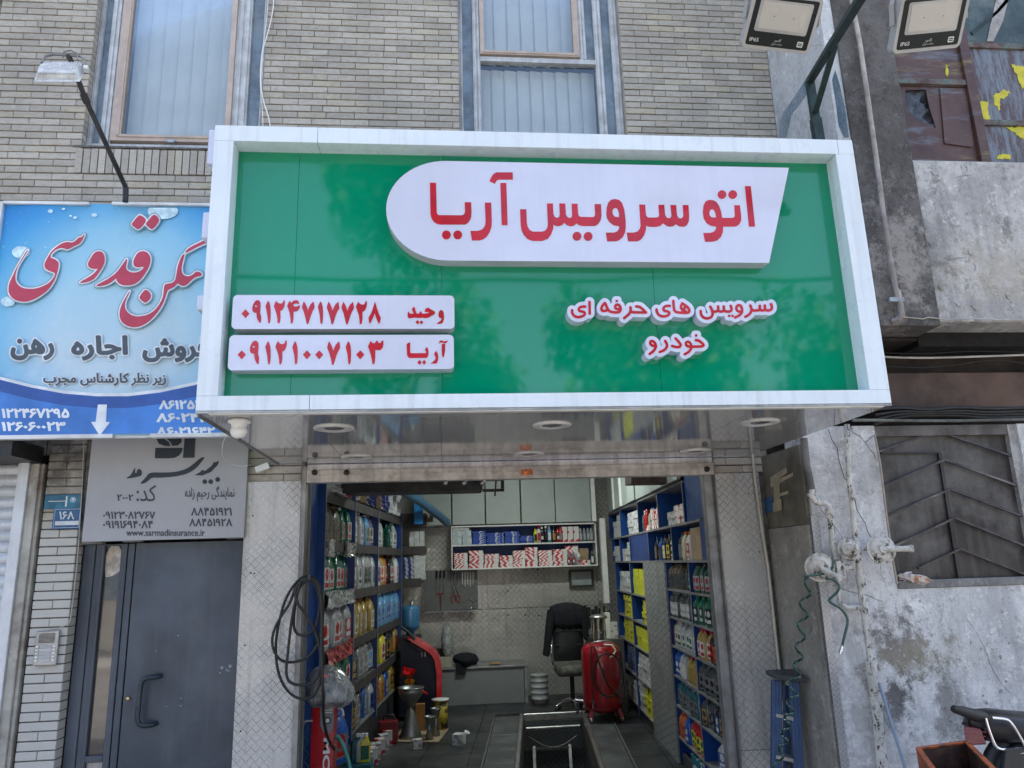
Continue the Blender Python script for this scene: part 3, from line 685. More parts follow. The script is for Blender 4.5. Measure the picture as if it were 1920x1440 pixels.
g = MB(); pc = smooth_loop([(-2.312, 2.09), (-2.208, 2.09), (-2.208, 1.93), (-2.24, 1.90), (-2.275, 1.885), (-2.312, 1.885)], 1)
g.prism(pc, DY+0.027, DY+0.03); g.build('torn_sticker', plain('torn_paper', (0.52, 0.47, 0.42), 0.8, var=0.3, scale=14, dirt=0.5, dirtcol=(0.30, 0.2, 0.08)), dr)
g = MB(); g.box((-2.313, DY+0.026, 0.55), (-2.207, DY+0.03, 0.715)); g.build('letter_plate', M_galv, dr)
g = MB()
for a, b, c, d in ((153, 193, 1005, 1020), (231, 265, 1006, 1016), (425, 457, 998, 1010)):
    p = W(a, c, DY-0.03); q = W(b, d, DY-0.03); g.box((p.x, DY-0.04, q.z), (q.x, DY+0.02, p.z))
g.build('hinge_block', plain('cement_grey', (0.2, 0.2, 0.19), 0.8, dirt=0.4), dr, bevel=0.003)
g = MB(); g.box((-2.456, DY+0.09, -0.02), (-1.36, DY+0.12, 2.12)); g.box((-2.462, WY+0.105, -0.02), (-2.449, DY+0.1, 2.13)); g.build('reveal', M_dark, dr)

# insurance board over the door
ib = thing('insurance_board', 'grey insurance sign board with dark Persian lettering over the slate blue door', 'sign', (-1.9, 5.36, 2.12))
M_board = plain('grey_board_print', (0.36, 0.365, 0.385), 0.45, var=0.05, scale=1.2, dirt=0.1, dirtcol=(0.25, 0.25, 0.25))
g = MB(); g.prism([(-2.408, 2.118), (-1.352, 2.12), (-1.352, 3.25), (-2.408, 3.25)], 5.35, 5.385); g.build('board', M_board, ib, bevel=0.002)
M_ink = plain('dark_ink', (0.018, 0.028, 0.042), 0.5)
M_ink2 = plain('charcoal_ink', (0.05, 0.05, 0.065), 0.5)
IY = 5.3465; s4 = 520/1920
def C3(p): return crop(0, 740, s4, p)
letters('emblem', [C3([(1075, 368), (1265, 368), (1258, 395), (1240, 420), (1210, 437), (1170, 441), (1072, 441)]), C3([(1278, 300), (1352, 300), (1345, 436), (1266, 438)]),
                   C3([(1080, 300), (1130, 300), (1170, 330), (1180, 357), (1140, 355), (1100, 340)]), C3([(1150, 300), (1258, 300), (1255, 330), (1230, 352), (1190, 355), (1185, 335), (1165, 315)])], IY, 0.002, M_ink, ib)
def fatpoly(pls, off): return sdf_loops([smooth_loop(p, 1) for p in pls], [], off, 4)
word = fatpoly([[(1420, 428), (1385, 440), (1340, 480), (1290, 515), (1220, 535), (1140, 540), (1060, 538), (1030, 545), (1008, 575), (966, 618), (995, 614), (1020, 600), (1050, 572), (1100, 575), (1200, 568), (1290, 550), (1350, 515), (1390, 470)],
                [(868, 580), (905, 578), (950, 568), (978, 560), (982, 530), (965, 512), (950, 520), (945, 545), (930, 540), (938, 500), (925, 520), (905, 560)]], 0.5)
letters('lettering', [C3(l) for l in word], IY, 0.002, M_ink, ib)
word = fatpoly([[(1516, 455), (1495, 470), (1480, 465), (1470, 490), (1440, 512), (1420, 530), (1400, 520), (1385, 538), (1345, 558), (1370, 556), (1400, 560), (1430, 545), (1460, 535), (1480, 510), (1505, 490)],
                [(1417, 582), (1437, 602), (1417, 622), (1397, 602)], [(1458, 582), (1478, 602), (1458, 622), (1438, 602)], [(1506, 566), (1526, 588), (1506, 608), (1486, 588)]], 1)
letters('lettering', [C3(l) for l in word], IY, 0.002, M_ink, ib)
def px3(b): return [b[0]*s4, 740+b[1]*s4, b[2]*s4, 740+b[3]*s4]
for t, b, fa, off in (('نمایندگی رحیم زاده', (1280, 632, 1622, 742), True, 0.004), ('کد: ۲۰۰۲', (810, 640, 1080, 738), True, 0.004), ('۸۸۴۵۱۹۲۱', (1322, 782, 1604, 838), False, 0.02), ('۸۸۴۵۱۹۲۸', (1310, 858, 1606, 912), False, 0.02),
                      ('۰۹۱۲۳۰۸۲۷۶۷', (712, 808, 1074, 860), False, 0.02), ('۰۹۱۹۱۶۹۴۰۸۴', (712, 872, 1058, 926), False, 0.02), ('www.sarmadinsurance.ir', (874, 932, 1418, 978), False, 0.008)):
    if t.startswith('کد'):
        text_fit('lettering', 'کد:', px3((945, 625, 1080, 738)), IY, M_ink2, ib, off, fa=True); text_fit('lettering', '۲۰۰۲', px3((810, 690, 922, 735)), IY, M_ink2, ib, 0.02); continue
    text_fit('lettering', t, px3(b), IY, M_ink2, ib, off, fa=fa)

# street number plates and intercom on the pier
def plate(name, label, a, b, col, cat='sign', Y=5.385):
    p = W(*a, Y); q = W(*b, Y); th = thing(name, label, cat, ((p.x+q.x)/2, Y, q.z))
    g = MB(); g.box((p.x, Y-0.002, q.z), (q.x, Y+0.016, p.z)); g.build('panel', col, th, bevel=0.002); return th
M_blueplate = plain('enamel_blue', (0.02, 0.10, 0.24), 0.35, var=0.15, scale=14, dirt=0.2, dirtcol=(0.2, 0.3, 0.35))
M_tealplate = plain('faded_teal_plate', (0.025, 0.15, 0.24), 0.5, var=0.3, scale=12, dirt=0.5, dirtcol=(0.09, 0.12, 0.12))
M_print = plain('pale_print', (0.62, 0.66, 0.68), 0.5)
th = plate('street_plate', 'faded teal street plate with white emblem above the house number', (85, 928), (152, 953), M_tealplate)
g = MB(); Y = 5.382
for a, b in (((91, 939.4), (122, 940.2)), ((124, 930), (124.8, 950))):
    p = W(*a, Y); q = W(*b, Y); g.box((p.x, Y-0.001, q.z), (q.x, Y+0.002, p.z))
p = W(137, 937, Y); g.lathe([(0.013, 0), (0.017, 0)], (p.x, Y, p.z), 20, axis=(0, -1, 0)); g.lathe([(0, 0), (0.008, 0)], (p.x, Y, p.z+0.002), 12, axis=(0, -1, 0))
g.build('print', M_print, th)
th = plate('house_number_plate', 'dark blue house number plate reading 168 in Persian digits on the brick pier', (101, 953), (149, 991), M_blueplate)
g = MB(); p = W(103, 955, Y); q = W(147.5, 989, Y); m = 0.002
g.box((p.x, Y-0.001, p.z-m), (q.x, Y+0.002, p.z)); g.box((p.x, Y-0.001, q.z), (q.x, Y+0.002, q.z+m)); g.box((p.x, Y-0.001, q.z+m), (p.x+m, Y+0.002, p.z-m)); g.box((q.x-m, Y-0.001, q.z+m), (q.x, Y+0.002, p.z-m))
p = W(103, 977.5, Y); q = W(147.5, 984, Y); g.box((p.x+m, Y-0.001, q.z), (q.x-m, Y+0.002, p.z)); g.build('border', M_print, th)
text_fit('number', '۱۶۸', (111, 959, 139, 974), 5.3805, M_print, th, 0.02)
p = W(68, 1184, 5.37); q = W(104, 1247, 5.37)
th = thing('intercom', 'grey metal intercom panel with white call buttons on the whitewashed pier', 'intercom', ((p.x+q.x)/2, 5.37, q.z))
w, h = q.x-p.x, p.z-q.z; x0, z0 = p.x, q.z
g = MB(); g.box((x0, 5.37, z0), (x0+w, 5.392, z0+h)); g.build('housing', M_galv, th, bevel=0.004)
g = MB()
for i in range(8): g.box((x0+w*0.15, 5.366, z0+h*(0.66+0.036*i)), (x0+w*0.85, 5.3705, z0+h*(0.66+0.036*i)+h*0.016))
g.build('speaker_grille', M_blackmetal, th)
for i in range(5):
    for k, (a, b) in enumerate(((0.06, 0.18), (0.8, 0.92))):
        g = MB(); g.box((x0+w*a, 5.364, z0+h*(0.13+0.1*i)), (x0+w*b, 5.371, z0+h*(0.13+0.1*i)+h*0.045)); g.build('button', M_whiteplastic, th, bevel=0.001)
    g = MB(); g.box((x0+w*0.24, 5.367, z0+h*(0.12+0.1*i)), (x0+w*0.74, 5.371, z0+h*(0.12+0.1*i)+h*0.06)); g.build('name_card', plain('name_card', (0.5, 0.52, 0.56), 0.4, objvar=0.4), th)
def cable(name, label, pts, r, mat, cat='cable', it=2, seg=6):
    P = [tuple(Vector(p)) for p in pts]
    for _ in range(it):
        q = [P[0]]
        for i in range(len(P)-1):
            a, b = Vector(P[i]), Vector(P[i+1]); q += [tuple(a*0.75+b*0.25), tuple(a*0.25+b*0.75)]
        q.append(P[-1]); P = q
    g = MB(); g.tube(P, r, seg); return tag(g.build(name, mat), label, cat)
cable('intercom_cable', 'thin pale cable running down the pier corner to the intercom', [W(x, y, 5.385) for x, y in ((157, 828), (155, 900), (150, 980), (146, 1040), (140, 1100), (134, 1150), (131, 1168), (120, 1174), (103, 1180), (92, 1180), (90, 1186))], 0.0035, plain('dirty_white_cable', (0.4, 0.39, 0.35), 0.6))
cable('window_cable', 'thin white cable hanging beside the left window', [W(x, y, 5.36) for x, y in ((515, -20), (512, 20), (503, 60), (493, 90), (489, 130), (489, 165), (495, 195), (503, 215), (507, 240), (508, 262))], 0.0045, M_whiteplastic)
cable('window_cable', 'second thinner white cable behind the one beside the left window', [W(x, y, 5.375) for x, y in ((504, -20), (500, 40), (494, 80), (488, 120), (488, 170), (492, 200), (494, 262))], 0.003, M_whiteplastic)
# ================================================================ GREEN SHOP SIGN (box sign with soffit)
SX0, SX1, SZ0, SZ1, SY = -1.142, 2.283, 2.618, 4.124, 3.53
IX0, IX1, IZ0, IZ1, PY = -1.046, 2.176, 2.700, 4.036, 3.635
sg = thing('shop_sign', 'large green box sign with white frame and raised red Persian lettering over the open garage', 'shop sign', ((SX0+SX1)/2, SY, SZ0))
def seams(name, x0, x1, z0, z1, y0, y1, cuts, mats, axis='x', bev=0.0015):
    cs = [x0 if axis == 'x' else z0]+list(cuts)+[x1 if axis == 'x' else z1]
    for i in range(len(cs)-1):
        g = MB(); a, b = cs[i]+(0.0012 if i else 0), cs[i+1]-(0.0012 if i < len(cs)-2 else 0)
        if axis == 'x': g.box((a, y0, z0), (b, y1, z1))
        else: g.box((x0, y0, a), (x1, y1, b))
        g.build(name, mats, sg, bevel=bev)
seams('frame_panel', SX0, SX1, IZ1, SZ1, SY, 3.75, [W(596, 245, SY).x, W(1575, 280, SY).x-0.01], M_white)
seams('frame_panel', SX0, SX1, SZ0+0.012, IZ0, SY, PY, [W(580, 755, SY).x], M_white)
seams('frame_panel', SX0, IX0, IZ0+0.001, IZ1-0.001, SY, PY, [], M_white, 'z')
seams('frame_panel', IX1, SX1, IZ0+0.001, IZ1-0.001, SY, PY, [], M_white, 'z')
def green_mat():
    n = NT('green_acrylic'); c = n.mix(n.ramp(n.noise(0.8, 3), 0.3, 0.7), (0.0, 0.225, 0.115), (0.0, 0.25, 0.13))
    h = n.math('ADD', n.noise(1.3, 1.0, 0.3), n.math('MULTIPLY', n.noise(3.3, 1.0, 0.3), 0.10))
    b = n.bsdf(c, 0.04, 0, h, 0.22, 0.02, 0.6, 0.35); b.inputs['Coat Roughness'].default_value = 0.04; return n.m
M_green = green_mat()
cuts = [IX0-0.02, W(545, 720, PY).x, W(830, 720, PY).x, W(1240, 720, PY).x, IX1+0.02]
for i in range(4):
    g = MB(); g.box((cuts[i]+0.0009, PY, IZ0-0.01), (cuts[i+1]-0.0009, PY+0.02, IZ1+0.01)); g.build('green_panel', M_green, sg)
g = MB(); g.box((SX0+0.012, PY+0.025, SZ0+0.03), (SX1-0.012, 3.76, SZ1-0.03)); g.build('box_body', M_galv, sg)
# soffit of glossy grey composite, with lip, trim strip and downlights
def soffit_mat():
    n = NT('grey_glossy_composite'); c = n.mix(n.ramp(n.noise(1.2, 5), 0.35, 0.7), (0.30, 0.31, 0.315), (0.35, 0.36, 0.365))
    n.bsdf(c, 0.075, 0.0, n.noise(1.5, 1.5, 0.4), 0.12, 0.02, 0.8, 0.6); return n.m
M_soff = soffit_mat()
xs = [SX0+0.004, -0.664, W(827, 790, 3.9).x, 1.60, 1.99, SX1-0.004]
for i in range(len(xs)-1):
    g = MB(); g.box((xs[i]+0.0015, SY+0.03, SZ0), (xs[i+1]-0.0015, WY-0.045, SZ0+0.011)); g.build('soffit_panel', M_soff, sg)
g = MB(); g.box((SX0+0.06, SY+0.004, SZ0-0.006), (SX1-0.04, SY+0.042, SZ0-0.0008)); g.build('trim_strip', plain('cream_trim', (0.66, 0.64, 0.57), 0.45, var=0.1, dirt=0.15), sg, bevel=0.001)
g = MB(); g.box((SX0, SY+0.002, SZ0-0.0004), (SX1, SY+0.028, SZ0+0.010)); g.build('bottom_lip', M_galv, sg)
g = MB(); g.box((SX0, PY+0.002, SZ0+0.013), (SX0+0.004, WY-0.01, SZ1-0.001)); g.box((SX1-0.004, PY+0.002, SZ0+0.013), (SX1, 3.9, SZ1-0.001)); g.box((SX0, 3.752, SZ1-0.012), (SX1, 3.9, SZ1-0.002)); g.build('side_panel', M_green, sg)
g = MB(); g.bar((SX0+0.002, 3.56, SZ0-0.004), (SX0+0.002, WY-0.03, SZ0-0.004), 0.008, 0.012); g.build('edge_trim', M_galv, sg)
lm = MB(); lm.lathe([(0.052, 0.0), (0.058, -0.006), (0.088, -0.010), (0.104, -0.007), (0.107, 0.0), (0.107, 0.001)], seg=32)
ring = lm.mesh('ring', plain('downlight_ring', (0.58, 0.57, 0.54), 0.4))
lm = MB(); lm.lathe([(0.0, -0.002), (0.030, -0.002), (0.053, -0.004), (0.056, -0.002)], seg=28); bulb = lm.mesh('lens', plain('downlight_lens', (0.13, 0.13, 0.13), 0.25, spec=0.8))
for x in (-0.567, 0.597, 1.770):
    for y in (3.96, 5.06):
        d = thing('downlight', None, None); d.parent = sg; d.location = Vector((x, y, SZ0))-sg.location
        inst('ring', ring, d); inst('lens', bulb, d)
# title plate: rounded left end, slanted right end
def ppx(pts, Y): return [(W(x, y, Y).x, W(x, y, Y).z) for x, y in pts]
TY = 3.555
tl = W(820, 303, TY); bl = W(808, 489, TY); tr = W(1479, 313, TY); brt = W(1442, 492, TY)
zt_, zb_ = (tl.z+tr.z)/2, (bl.z+brt.z)/2; rr = (zt_-zb_)/2; cxl = W(724, 395, TY).x+rr*1.12
poly = [(brt.x, zb_), (tr.x, zt_)]+[(cxl+rr*1.12*math.cos(R(90+i*180/28)), zb_+rr+rr*math.sin(R(90+i*180/28))) for i in range(29)]
M_plate = plain('white_acrylic', (0.60, 0.625, 0.76), 0.12, var=0.03, scale=1.5, dirt=0.10, dirtcol=(0.50, 0.51, 0.63), streak=0.14, coat=0.5)
M_plateside = plain('plate_side', (0.50, 0.50, 0.55), 0.35, var=0.05, dirt=0.15)
def slab(name, poly, y0, y1, parent, holes=()):
    g = MB(); g.prism(poly, y0, y1, 0, holes); o = g.build(name, [M_plate, M_plateside], parent)
    for p in o.data.polygons: p.material_index = 0 if p.normal.y < -0.9 else 1
    return o
tp = slab('title_plate', poly, TY, PY-0.0015, sg)
M_red = plain('red_vinyl', (0.47, 0.008, 0.022), 0.2, var=0.1, scale=8, coat=0.25)
T = 340/1920
def C1(p): return crop(780, 300, T, p)
def C2(p): return crop(1100, 300, T, p)
LT = TY-0.0025
def L1(*ls): letters('letter', [C1(l) for l in ls], LT, 0.003, M_red, tp)
def L2(*ls): letters('letter', [C2(l) for l in ls], LT, 0.003, M_red, tp)
L1([(147, 240), (212, 240), (216, 400), (220, 560), (228, 574), (244, 583), (480, 585), (500, 580), (513, 567), (519, 545), (516, 446), (584, 446), (588, 545), (585, 600), (573, 635), (550, 665), (520, 682), (255, 682), (215, 672), (183, 648), (162, 612), (153, 570)])
L1(circ(322, 792, 47)); L1(circ(442, 792, 47))
L1([(729, 450), (796, 450), (803, 640), (800, 710), (780, 765), (750, 810), (712, 838), (670, 850), (593, 850), (577, 750), (650, 750), (695, 738), (722, 712), (735, 675), (736, 635)])
L1([(893, 242), (956, 242), (971, 688), (908, 688)]); L1([(778, 222), (800, 175), (820, 148), (850, 130), (1024, 130), (1026, 206), (885, 206), (862, 210), (850, 222), (836, 250)])
S = 1807
L1([(1102, 521), (1168, 521), (1173, 655), (1182, 705), (1205, 742), (1240, 758), (1335, 758), (1368, 748), (1388, 722), (1396, 680), (1387, 459), (1450, 459), (1455, 570), (1466, 598), (1485, 610), (1502, 610), (1517, 600), (1521, 580), (1518, 459), (1581, 459), (1588, 575), (1600, 600), (1618, 612), (1636, 612),
    (1650, 602), (1653, 580), (1649, 462), (1711, 462), (1717, 565), (1724, 590), (1740, 601), (1870, 604), (1888, 598), (1897, 580), (1892, 466), (1959, 466), (1965, 590), (1955, 640), (1930, 678), (1895, 697), (1760, 697), (1725, 688), (1700, 668), (1680, 690), (1645, 702), (1600, 690), (1570, 662), (1548, 688), (1510, 700), (1480, 696), (1458, 682),
    (1452, 730), (1432, 785), (1400, 830), (1340, 855), (1235, 855), (1180, 835), (1140, 790), (1117, 740), (1108, 680)])
L1(circ(1705, 806, 47)); L1(circ(1823, 808, 47))
L2([(300, 412), (258, 420), (228, 452), (212, 505), (208, 560), (214, 610), (240, 655), (285, 690), (345, 700), (342, 730), (322, 756), (290, 768), (204, 768), (218, 860), (305, 860), (345, 848), (385, 815), (408, 765), (415, 710), (413, 640), (398, 520), (375, 455), (345, 422)],
   [(300, 506), (280, 520), (273, 550), (280, 580), (300, 600), (345, 606), (343, 560), (330, 522), (316, 508)])
L2([(557, 471), (620, 471), (627, 570), (634, 595), (652, 608), (745, 608), (762, 600), (768, 580), (760, 474), (822, 474), (830, 575), (842, 602), (858, 614), (878, 615), (893, 606), (898, 585), (888, 476), (948, 476), (957, 580), (968, 606), (986, 618), (1005, 616), (1020, 603), (1025, 580), (1018, 476), (1078, 476),
    (1086, 600), (1082, 650), (1062, 690), (1030, 706), (985, 702), (945, 678), (920, 698), (885, 706), (845, 695), (810, 668), (785, 694), (740, 706), (680, 706), (650, 702), (632, 690), (628, 740), (610, 795), (580, 838), (540, 860), (440, 860), (424, 768), (500, 768), (540, 755), (562, 730), (572, 695)])
L2([(1313, 422), (1350, 428), (1380, 448), (1405, 490), (1425, 550), (1435, 612), (1545, 612), (1563, 605), (1570, 590), (1564, 478), (1623, 478), (1637, 590), (1636, 640), (1618, 680), (1590, 699), (1565, 704), (1445, 704), (1443, 760), (1425, 810), (1385, 850), (1330, 864), (1256, 864), (1236, 772), (1310, 771), (1345, 760), (1368, 735), (1376, 704), (1320, 696), (1270, 668), (1240, 615), (1231, 555), (1238, 480), (1258, 440), (1285, 425)],
   [(1330, 518), (1308, 530), (1299, 560), (1305, 590), (1325, 606), (1370, 609), (1366, 565), (1352, 530)])
L2(circ(1434, 365, 46)); L2(circ(1547, 365, 46)); L2([(1676, 276), (1738, 276), (1784, 704), (1720, 704)])
# two phone plates
DG = {'0': [[(67, 152), (130, 222), (64, 295), (0, 222)]],
      '9': [[(82, -2), (108, 4), (128, 24), (136, 60), (136, 120), (125, 195), (132, 230), (146, 262), (142, 330), (137, 375), (117, 368), (92, 335), (75, 290), (67, 240), (68, 205), (40, 206), (15, 195), (0, 170), (-2, 130), (5, 90), (25, 45), (52, 10)], [(40, 90), (57, 78), (80, 100), (72, 112), (45, 110)]],
      '1': [[(43, 5), (65, 40), (80, 95), (85, 160), (85, 250), (80, 320), (70, 372), (58, 376), (45, 370), (38, 310), (30, 230), (15, 160), (0, 100), (20, 50)]],
      '2': [[(40, 5), (58, 34), (80, 48), (110, 55), (135, 48), (150, 28), (158, 0), (172, -4), (180, 5), (180, 50), (170, 100), (150, 145), (125, 165), (107, 170), (108, 280), (100, 340), (88, 373), (75, 376), (62, 370), (58, 300), (45, 220), (20, 150), (0, 95), (15, 50)]],
      '4': [[(40, 5), (70, 38), (85, 18), (110, 0), (145, -7), (175, 0), (192, 22), (196, 50), (180, 58), (155, 46), (125, 52), (100, 68), (105, 88), (135, 100), (170, 95), (195, 82), (208, 78), (206, 120), (185, 155), (150, 177), (105, 180), (104, 280), (96, 340), (85, 372), (72, 376), (60, 370), (56, 300), (42, 210), (20, 140), (0, 90), (18, 45)]],
      '7': [[(30, 8), (52, 40), (78, 95), (98, 160), (115, 110), (140, 60), (188, 12), (198, 40), (207, 115), (180, 160), (150, 230), (125, 310), (102, 378), (88, 384), (76, 376), (62, 300), (35, 200), (0, 110), (12, 60)]],
      '8': [[(106, 0), (120, 40), (142, 120), (170, 200), (202, 268), (192, 320), (175, 370), (150, 330), (125, 270), (102, 190), (78, 260), (50, 320), (22, 370), (8, 330), (0, 265), (35, 210), (65, 140), (88, 60)]],
      '3': [[(46, 0), (60, 25), (85, 42), (110, 38), (125, 15), (135, -2), (152, 0), (160, 20), (175, 38), (195, 38), (212, 20), (225, 0), (242, -4), (248, 5), (246, 60), (235, 110), (205, 145), (165, 152), (118, 145), (118, 250), (110, 330), (98, 368), (85, 374), (74, 368), (62, 300), (45, 220), (22, 150), (0, 90), (22, 45)]]}
K5 = 220/1920; NY = 3.556
M_red2 = M_red
def phone(label_poly, digits, xs, ytop, drift, sc, words):
    xs_ = [W(x, y, NY).x for x, y in label_poly]; zs = [W(x, y, NY).z for x, y in label_poly]
    x0, x1 = (xs_[0]+xs_[3])/2, (xs_[1]+xs_[2])/2; z1, z0 = (zs[0]+zs[1])/2, (zs[2]+zs[3])/2
    pl = [(p[0], p[1]) for p in rrect(x1-x0, z1-z0, 0.022, 0, (x0+x1)/2, (z0+z1)/2, 5)]
    o = slab('phone_plate', pl, NY, PY-0.0015, sg)
    for d, x in zip(digits, xs):
        ls = [crop(430, 545, K5, [(a*sc+x, b*sc+ytop+drift*x) for a, b in l]) for l in DG[d]]
        if d == '9': ls[0] = smooth_loop(ls[0], 1)
        letters('digit', ls, NY-0.0025, 0.003, M_red, o)
    for ls in words: letters('word', [crop(640, 545, K5, l) for l in ls], NY-0.0025, 0.003, M_red, o)
phone([(437, 550), (852, 557), (852, 618), (434, 615)], '09124717728', [198, 376, 590, 728, 945, 1188, 1448, 1593, 1833, 2071, 2276], 150, 0.011, 1.0,
      [[[(1632, 315), (1660, 328), (1676, 360), (1681, 410), (1679, 465), (1668, 505), (1650, 535), (1610, 543), (1556, 540), (1590, 515), (1625, 490), (1645, 452), (1615, 446), (1595, 430), (1588, 400), (1592, 360), (1608, 328)]],
       [[(1190, 258), (1206, 290), (1218, 340), (1228, 368), (1245, 376), (1268, 374), (1285, 355), (1300, 330), (1312, 350), (1320, 375), (1400, 372), (1440, 352), (1410, 346), (1380, 350), (1362, 335), (1378, 295), (1400, 280), (1425, 280), (1480, 312), (1536, 345), (1528, 385), (1480, 408), (1430, 438), (1380, 448), (1320, 440), (1280, 446), (1220, 440), (1170, 440), (1120, 450), (1092, 440), (1082, 410), (1088, 355), (1102, 340), (1118, 372), (1150, 378), (1182, 374), (1168, 335), (1152, 300)]],
       [[(1246, 480), (1280, 515), (1247, 550), (1212, 516)]], [[(1309, 483), (1342, 517), (1310, 550), (1282, 520)]]])
phone([(430, 628), (851, 628), (851, 692), (427, 694)], '09121007103', [135, 337, 587, 754, 1030, 1202, 1403, 1600, 1903, 2075, 2267], 818, 0.0, 1.03,
      [[[(1127, 840), (1127, 1000), (1132, 1022), (1380, 1022), (1388, 1000), (1366, 972), (1382, 940), (1400, 920), (1416, 945), (1426, 985), (1426, 1050), (1412, 1085), (1390, 1100), (1120, 1100), (1090, 1085), (1075, 1050), (1068, 870)]],
       [[(1280, 1132), (1313, 1172), (1283, 1215), (1242, 1175)]], [[(1355, 1130), (1390, 1170), (1355, 1215), (1322, 1172)]],
       [[(1550, 985), (1575, 1025), (1586, 1070), (1584, 1120), (1570, 1170), (1550, 1192), (1455, 1192), (1495, 1165), (1530, 1135), (1545, 1105), (1535, 1070), (1517, 1040), (1530, 1010)]],
       [[(1645, 872), (1700, 868), (1698, 980), (1685, 1060), (1668, 1100), (1650, 1065), (1642, 990)]], [[(1625, 812), (1650, 818), (1685, 830), (1745, 815), (1728, 845), (1700, 862), (1650, 848), (1615, 850), (1598, 868), (1602, 835)]]])
# slogan letters: red face on a white halo body
SR = 21.5; SLY = 3.566
def sq(cx, cy, r=17): return [(cx-r, cy-r), (cx+r, cy-r), (cx+r, cy+r), (cx-r, cy+r)]
Q = 1833
def sh4(p): return [(x+Q, y) for x, y in p]
words = [
 ([[(571, 228), (574, 418)], [(500, 303), (455, 302), (410, 315), (393, 350), (408, 378), (465, 385), (495, 402), (492, 440), (440, 470), (370, 478), (310, 450), (285, 405), (286, 362)]], []),
 ([[(820, 245), (775, 295), (760, 345), (785, 375), (840, 375), (868, 345), (835, 262)], [(850, 300), (880, 365), (930, 395), (1040, 400), (1075, 380), (1083, 330), (1060, 280), (1022, 268), (992, 285), (992, 325), (1020, 345), (1075, 345)], [(1240, 315), (1248, 365), (1225, 420), (1185, 455), (1138, 492)], [(1245, 390), (1300, 397), (1495, 400)], [(1495, 400), (1440, 345), (1395, 305), (1335, 300)]], [sq(1016, 212, 19)]),
 ([[(1885, 292), (1835, 288), (1790, 310), (1777, 345), (1795, 372), (1850, 382), (1880, 400), (1870, 440), (1810, 465), (1740, 462), (1690, 425), (1670, 380), (1668, 350)], sh4([(110, 210), (118, 330), (135, 385), (185, 400), (360, 410), (378, 365), (345, 310), (255, 250)]), sh4([(255, 250), (228, 310), (250, 350), (300, 370), (330, 400)]), sh4([(310, 300), (280, 345), (255, 395)])], []),
 ([sh4([(558, 375), (560, 425), (590, 475), (650, 500), (710, 490), (750, 455), (755, 400), (735, 340), (715, 305)]), sh4([(750, 375), (790, 388), (832, 380), (846, 350), (842, 300)]), sh4([(842, 372), (890, 388), (925, 378), (940, 350), (935, 300)]), sh4([(940, 375), (985, 385), (1040, 385), (1062, 360), (1062, 320), (1048, 290)]),
   sh4([(1237, 390), (1180, 385), (1145, 360), (1140, 310), (1165, 280), (1200, 280), (1228, 310), (1238, 365), (1225, 415), (1180, 455), (1122, 480)]),
   sh4([(1370, 285), (1392, 340), (1385, 390), (1345, 440), (1290, 470)]), sh4([(1392, 362), (1430, 368), (1500, 366), (1528, 350), (1525, 290)]), sh4([(1530, 355), (1565, 370), (1600, 362), (1612, 340), (1607, 285)]), sh4([(1612, 355), (1650, 368), (1700, 362), (1725, 335), (1722, 290), (1708, 265)])], [sq(1025+Q, 455, 19), sq(1079+Q, 455, 19)]),
 ([[(1810, 865), (1845, 930), (1830, 980), (1790, 1020), (1722, 1045)], [(1660, 950), (1600, 945), (1565, 915), (1562, 880), (1590, 862), (1630, 880), (1655, 925), (1655, 980), (1620, 1030), (1555, 1078)],
   sh4([(480, 852), (535, 858), (635, 955), (440, 958)]), sh4([(440, 958), (350, 958), (312, 925), (320, 885), (355, 875), (390, 900), (408, 955), (395, 1010), (350, 1055), (298, 1082)]), sh4([(148, 825), (200, 880), (235, 930), (215, 965), (160, 968), (90, 948)])], [sq(483+Q, 775, 20)]),
]
for st, pls in words:
    st = [(smooth_path(s, 2), SR) for s in st]
    halo = sdf_loops(pls, st, 58, 5)
    halo = [l for l in halo if (max(p[0] for p in l)-min(p[0] for p in l)) > 60]
    red = sdf_loops(pls, st, 0, 4)
    P = [[(W(*p, SLY).x, W(*p, SLY).z) for p in crop(1040, 540, K5, l)] for l in halo]
    me = curve_mesh(P, PY-0.0015-SLY); stand_up(me, SLY, PY-0.0015-SLY)
    o = place_mesh('halo_letter', me, M_plate, sg)
    letters('letter_face', [crop(1040, 540, K5, l) for l in red], SLY-0.0022, 0.003, M_red, o)
# raised plates on the side of the box, seen edge-on
for (y0, y1) in ((320, 380), (462, 508), (604, 630)):
    a = W(392, y0, 4.0).z; b = W(392, y1, 4.0).z; g = MB(); g.box((SX0-0.045, 3.57, b), (SX0-0.001, 4.6, a)); g.build('side_plate', M_plate, sg, bevel=0.012, bseg=3)

# dome camera and small sensor under the soffit
dc = thing('security_camera', 'small white dome camera under the left corner of the sign soffit', 'camera', (-0.99, 3.68, SZ0-0.08))
g = MB(); c = (-0.985, 3.70, SZ0-0.0015); g.lathe([(0.0, 0), (0.052, 0), (0.054, -0.012), (0.038, -0.022), (0.034, -0.040)], c, 24); g.build('mount', M_whiteplastic, dc)
g = MB(); g.lathe([(0.034, 0.012), (0.040, 0.0), (0.040, -0.012), (0.032, -0.030), (0.016, -0.040), (0, -0.042)], (c[0], c[1], c[2]-0.05), 24); g.build('ball', M_whiteplastic, dc)
g = MB(); g.lathe([(0.0, 0.006), (0.016, 0.004), (0.025, 0.0), (0.029, -0.008)], (c[0]+0.022, c[1]-0.006, c[2]-0.072), 20, axis=(0.75, -0.3, -0.55)); g.build('lens', plain('camera_lens', (0.02, 0.02, 0.025), 0.08, spec=1), dc)
p = W(490, 876, 5.3); g = MB(); th = thing('sensor_box', 'small white sensor box tilted on the bricks below the dome camera', 'sensor', (p.x, 5.33, p.z))
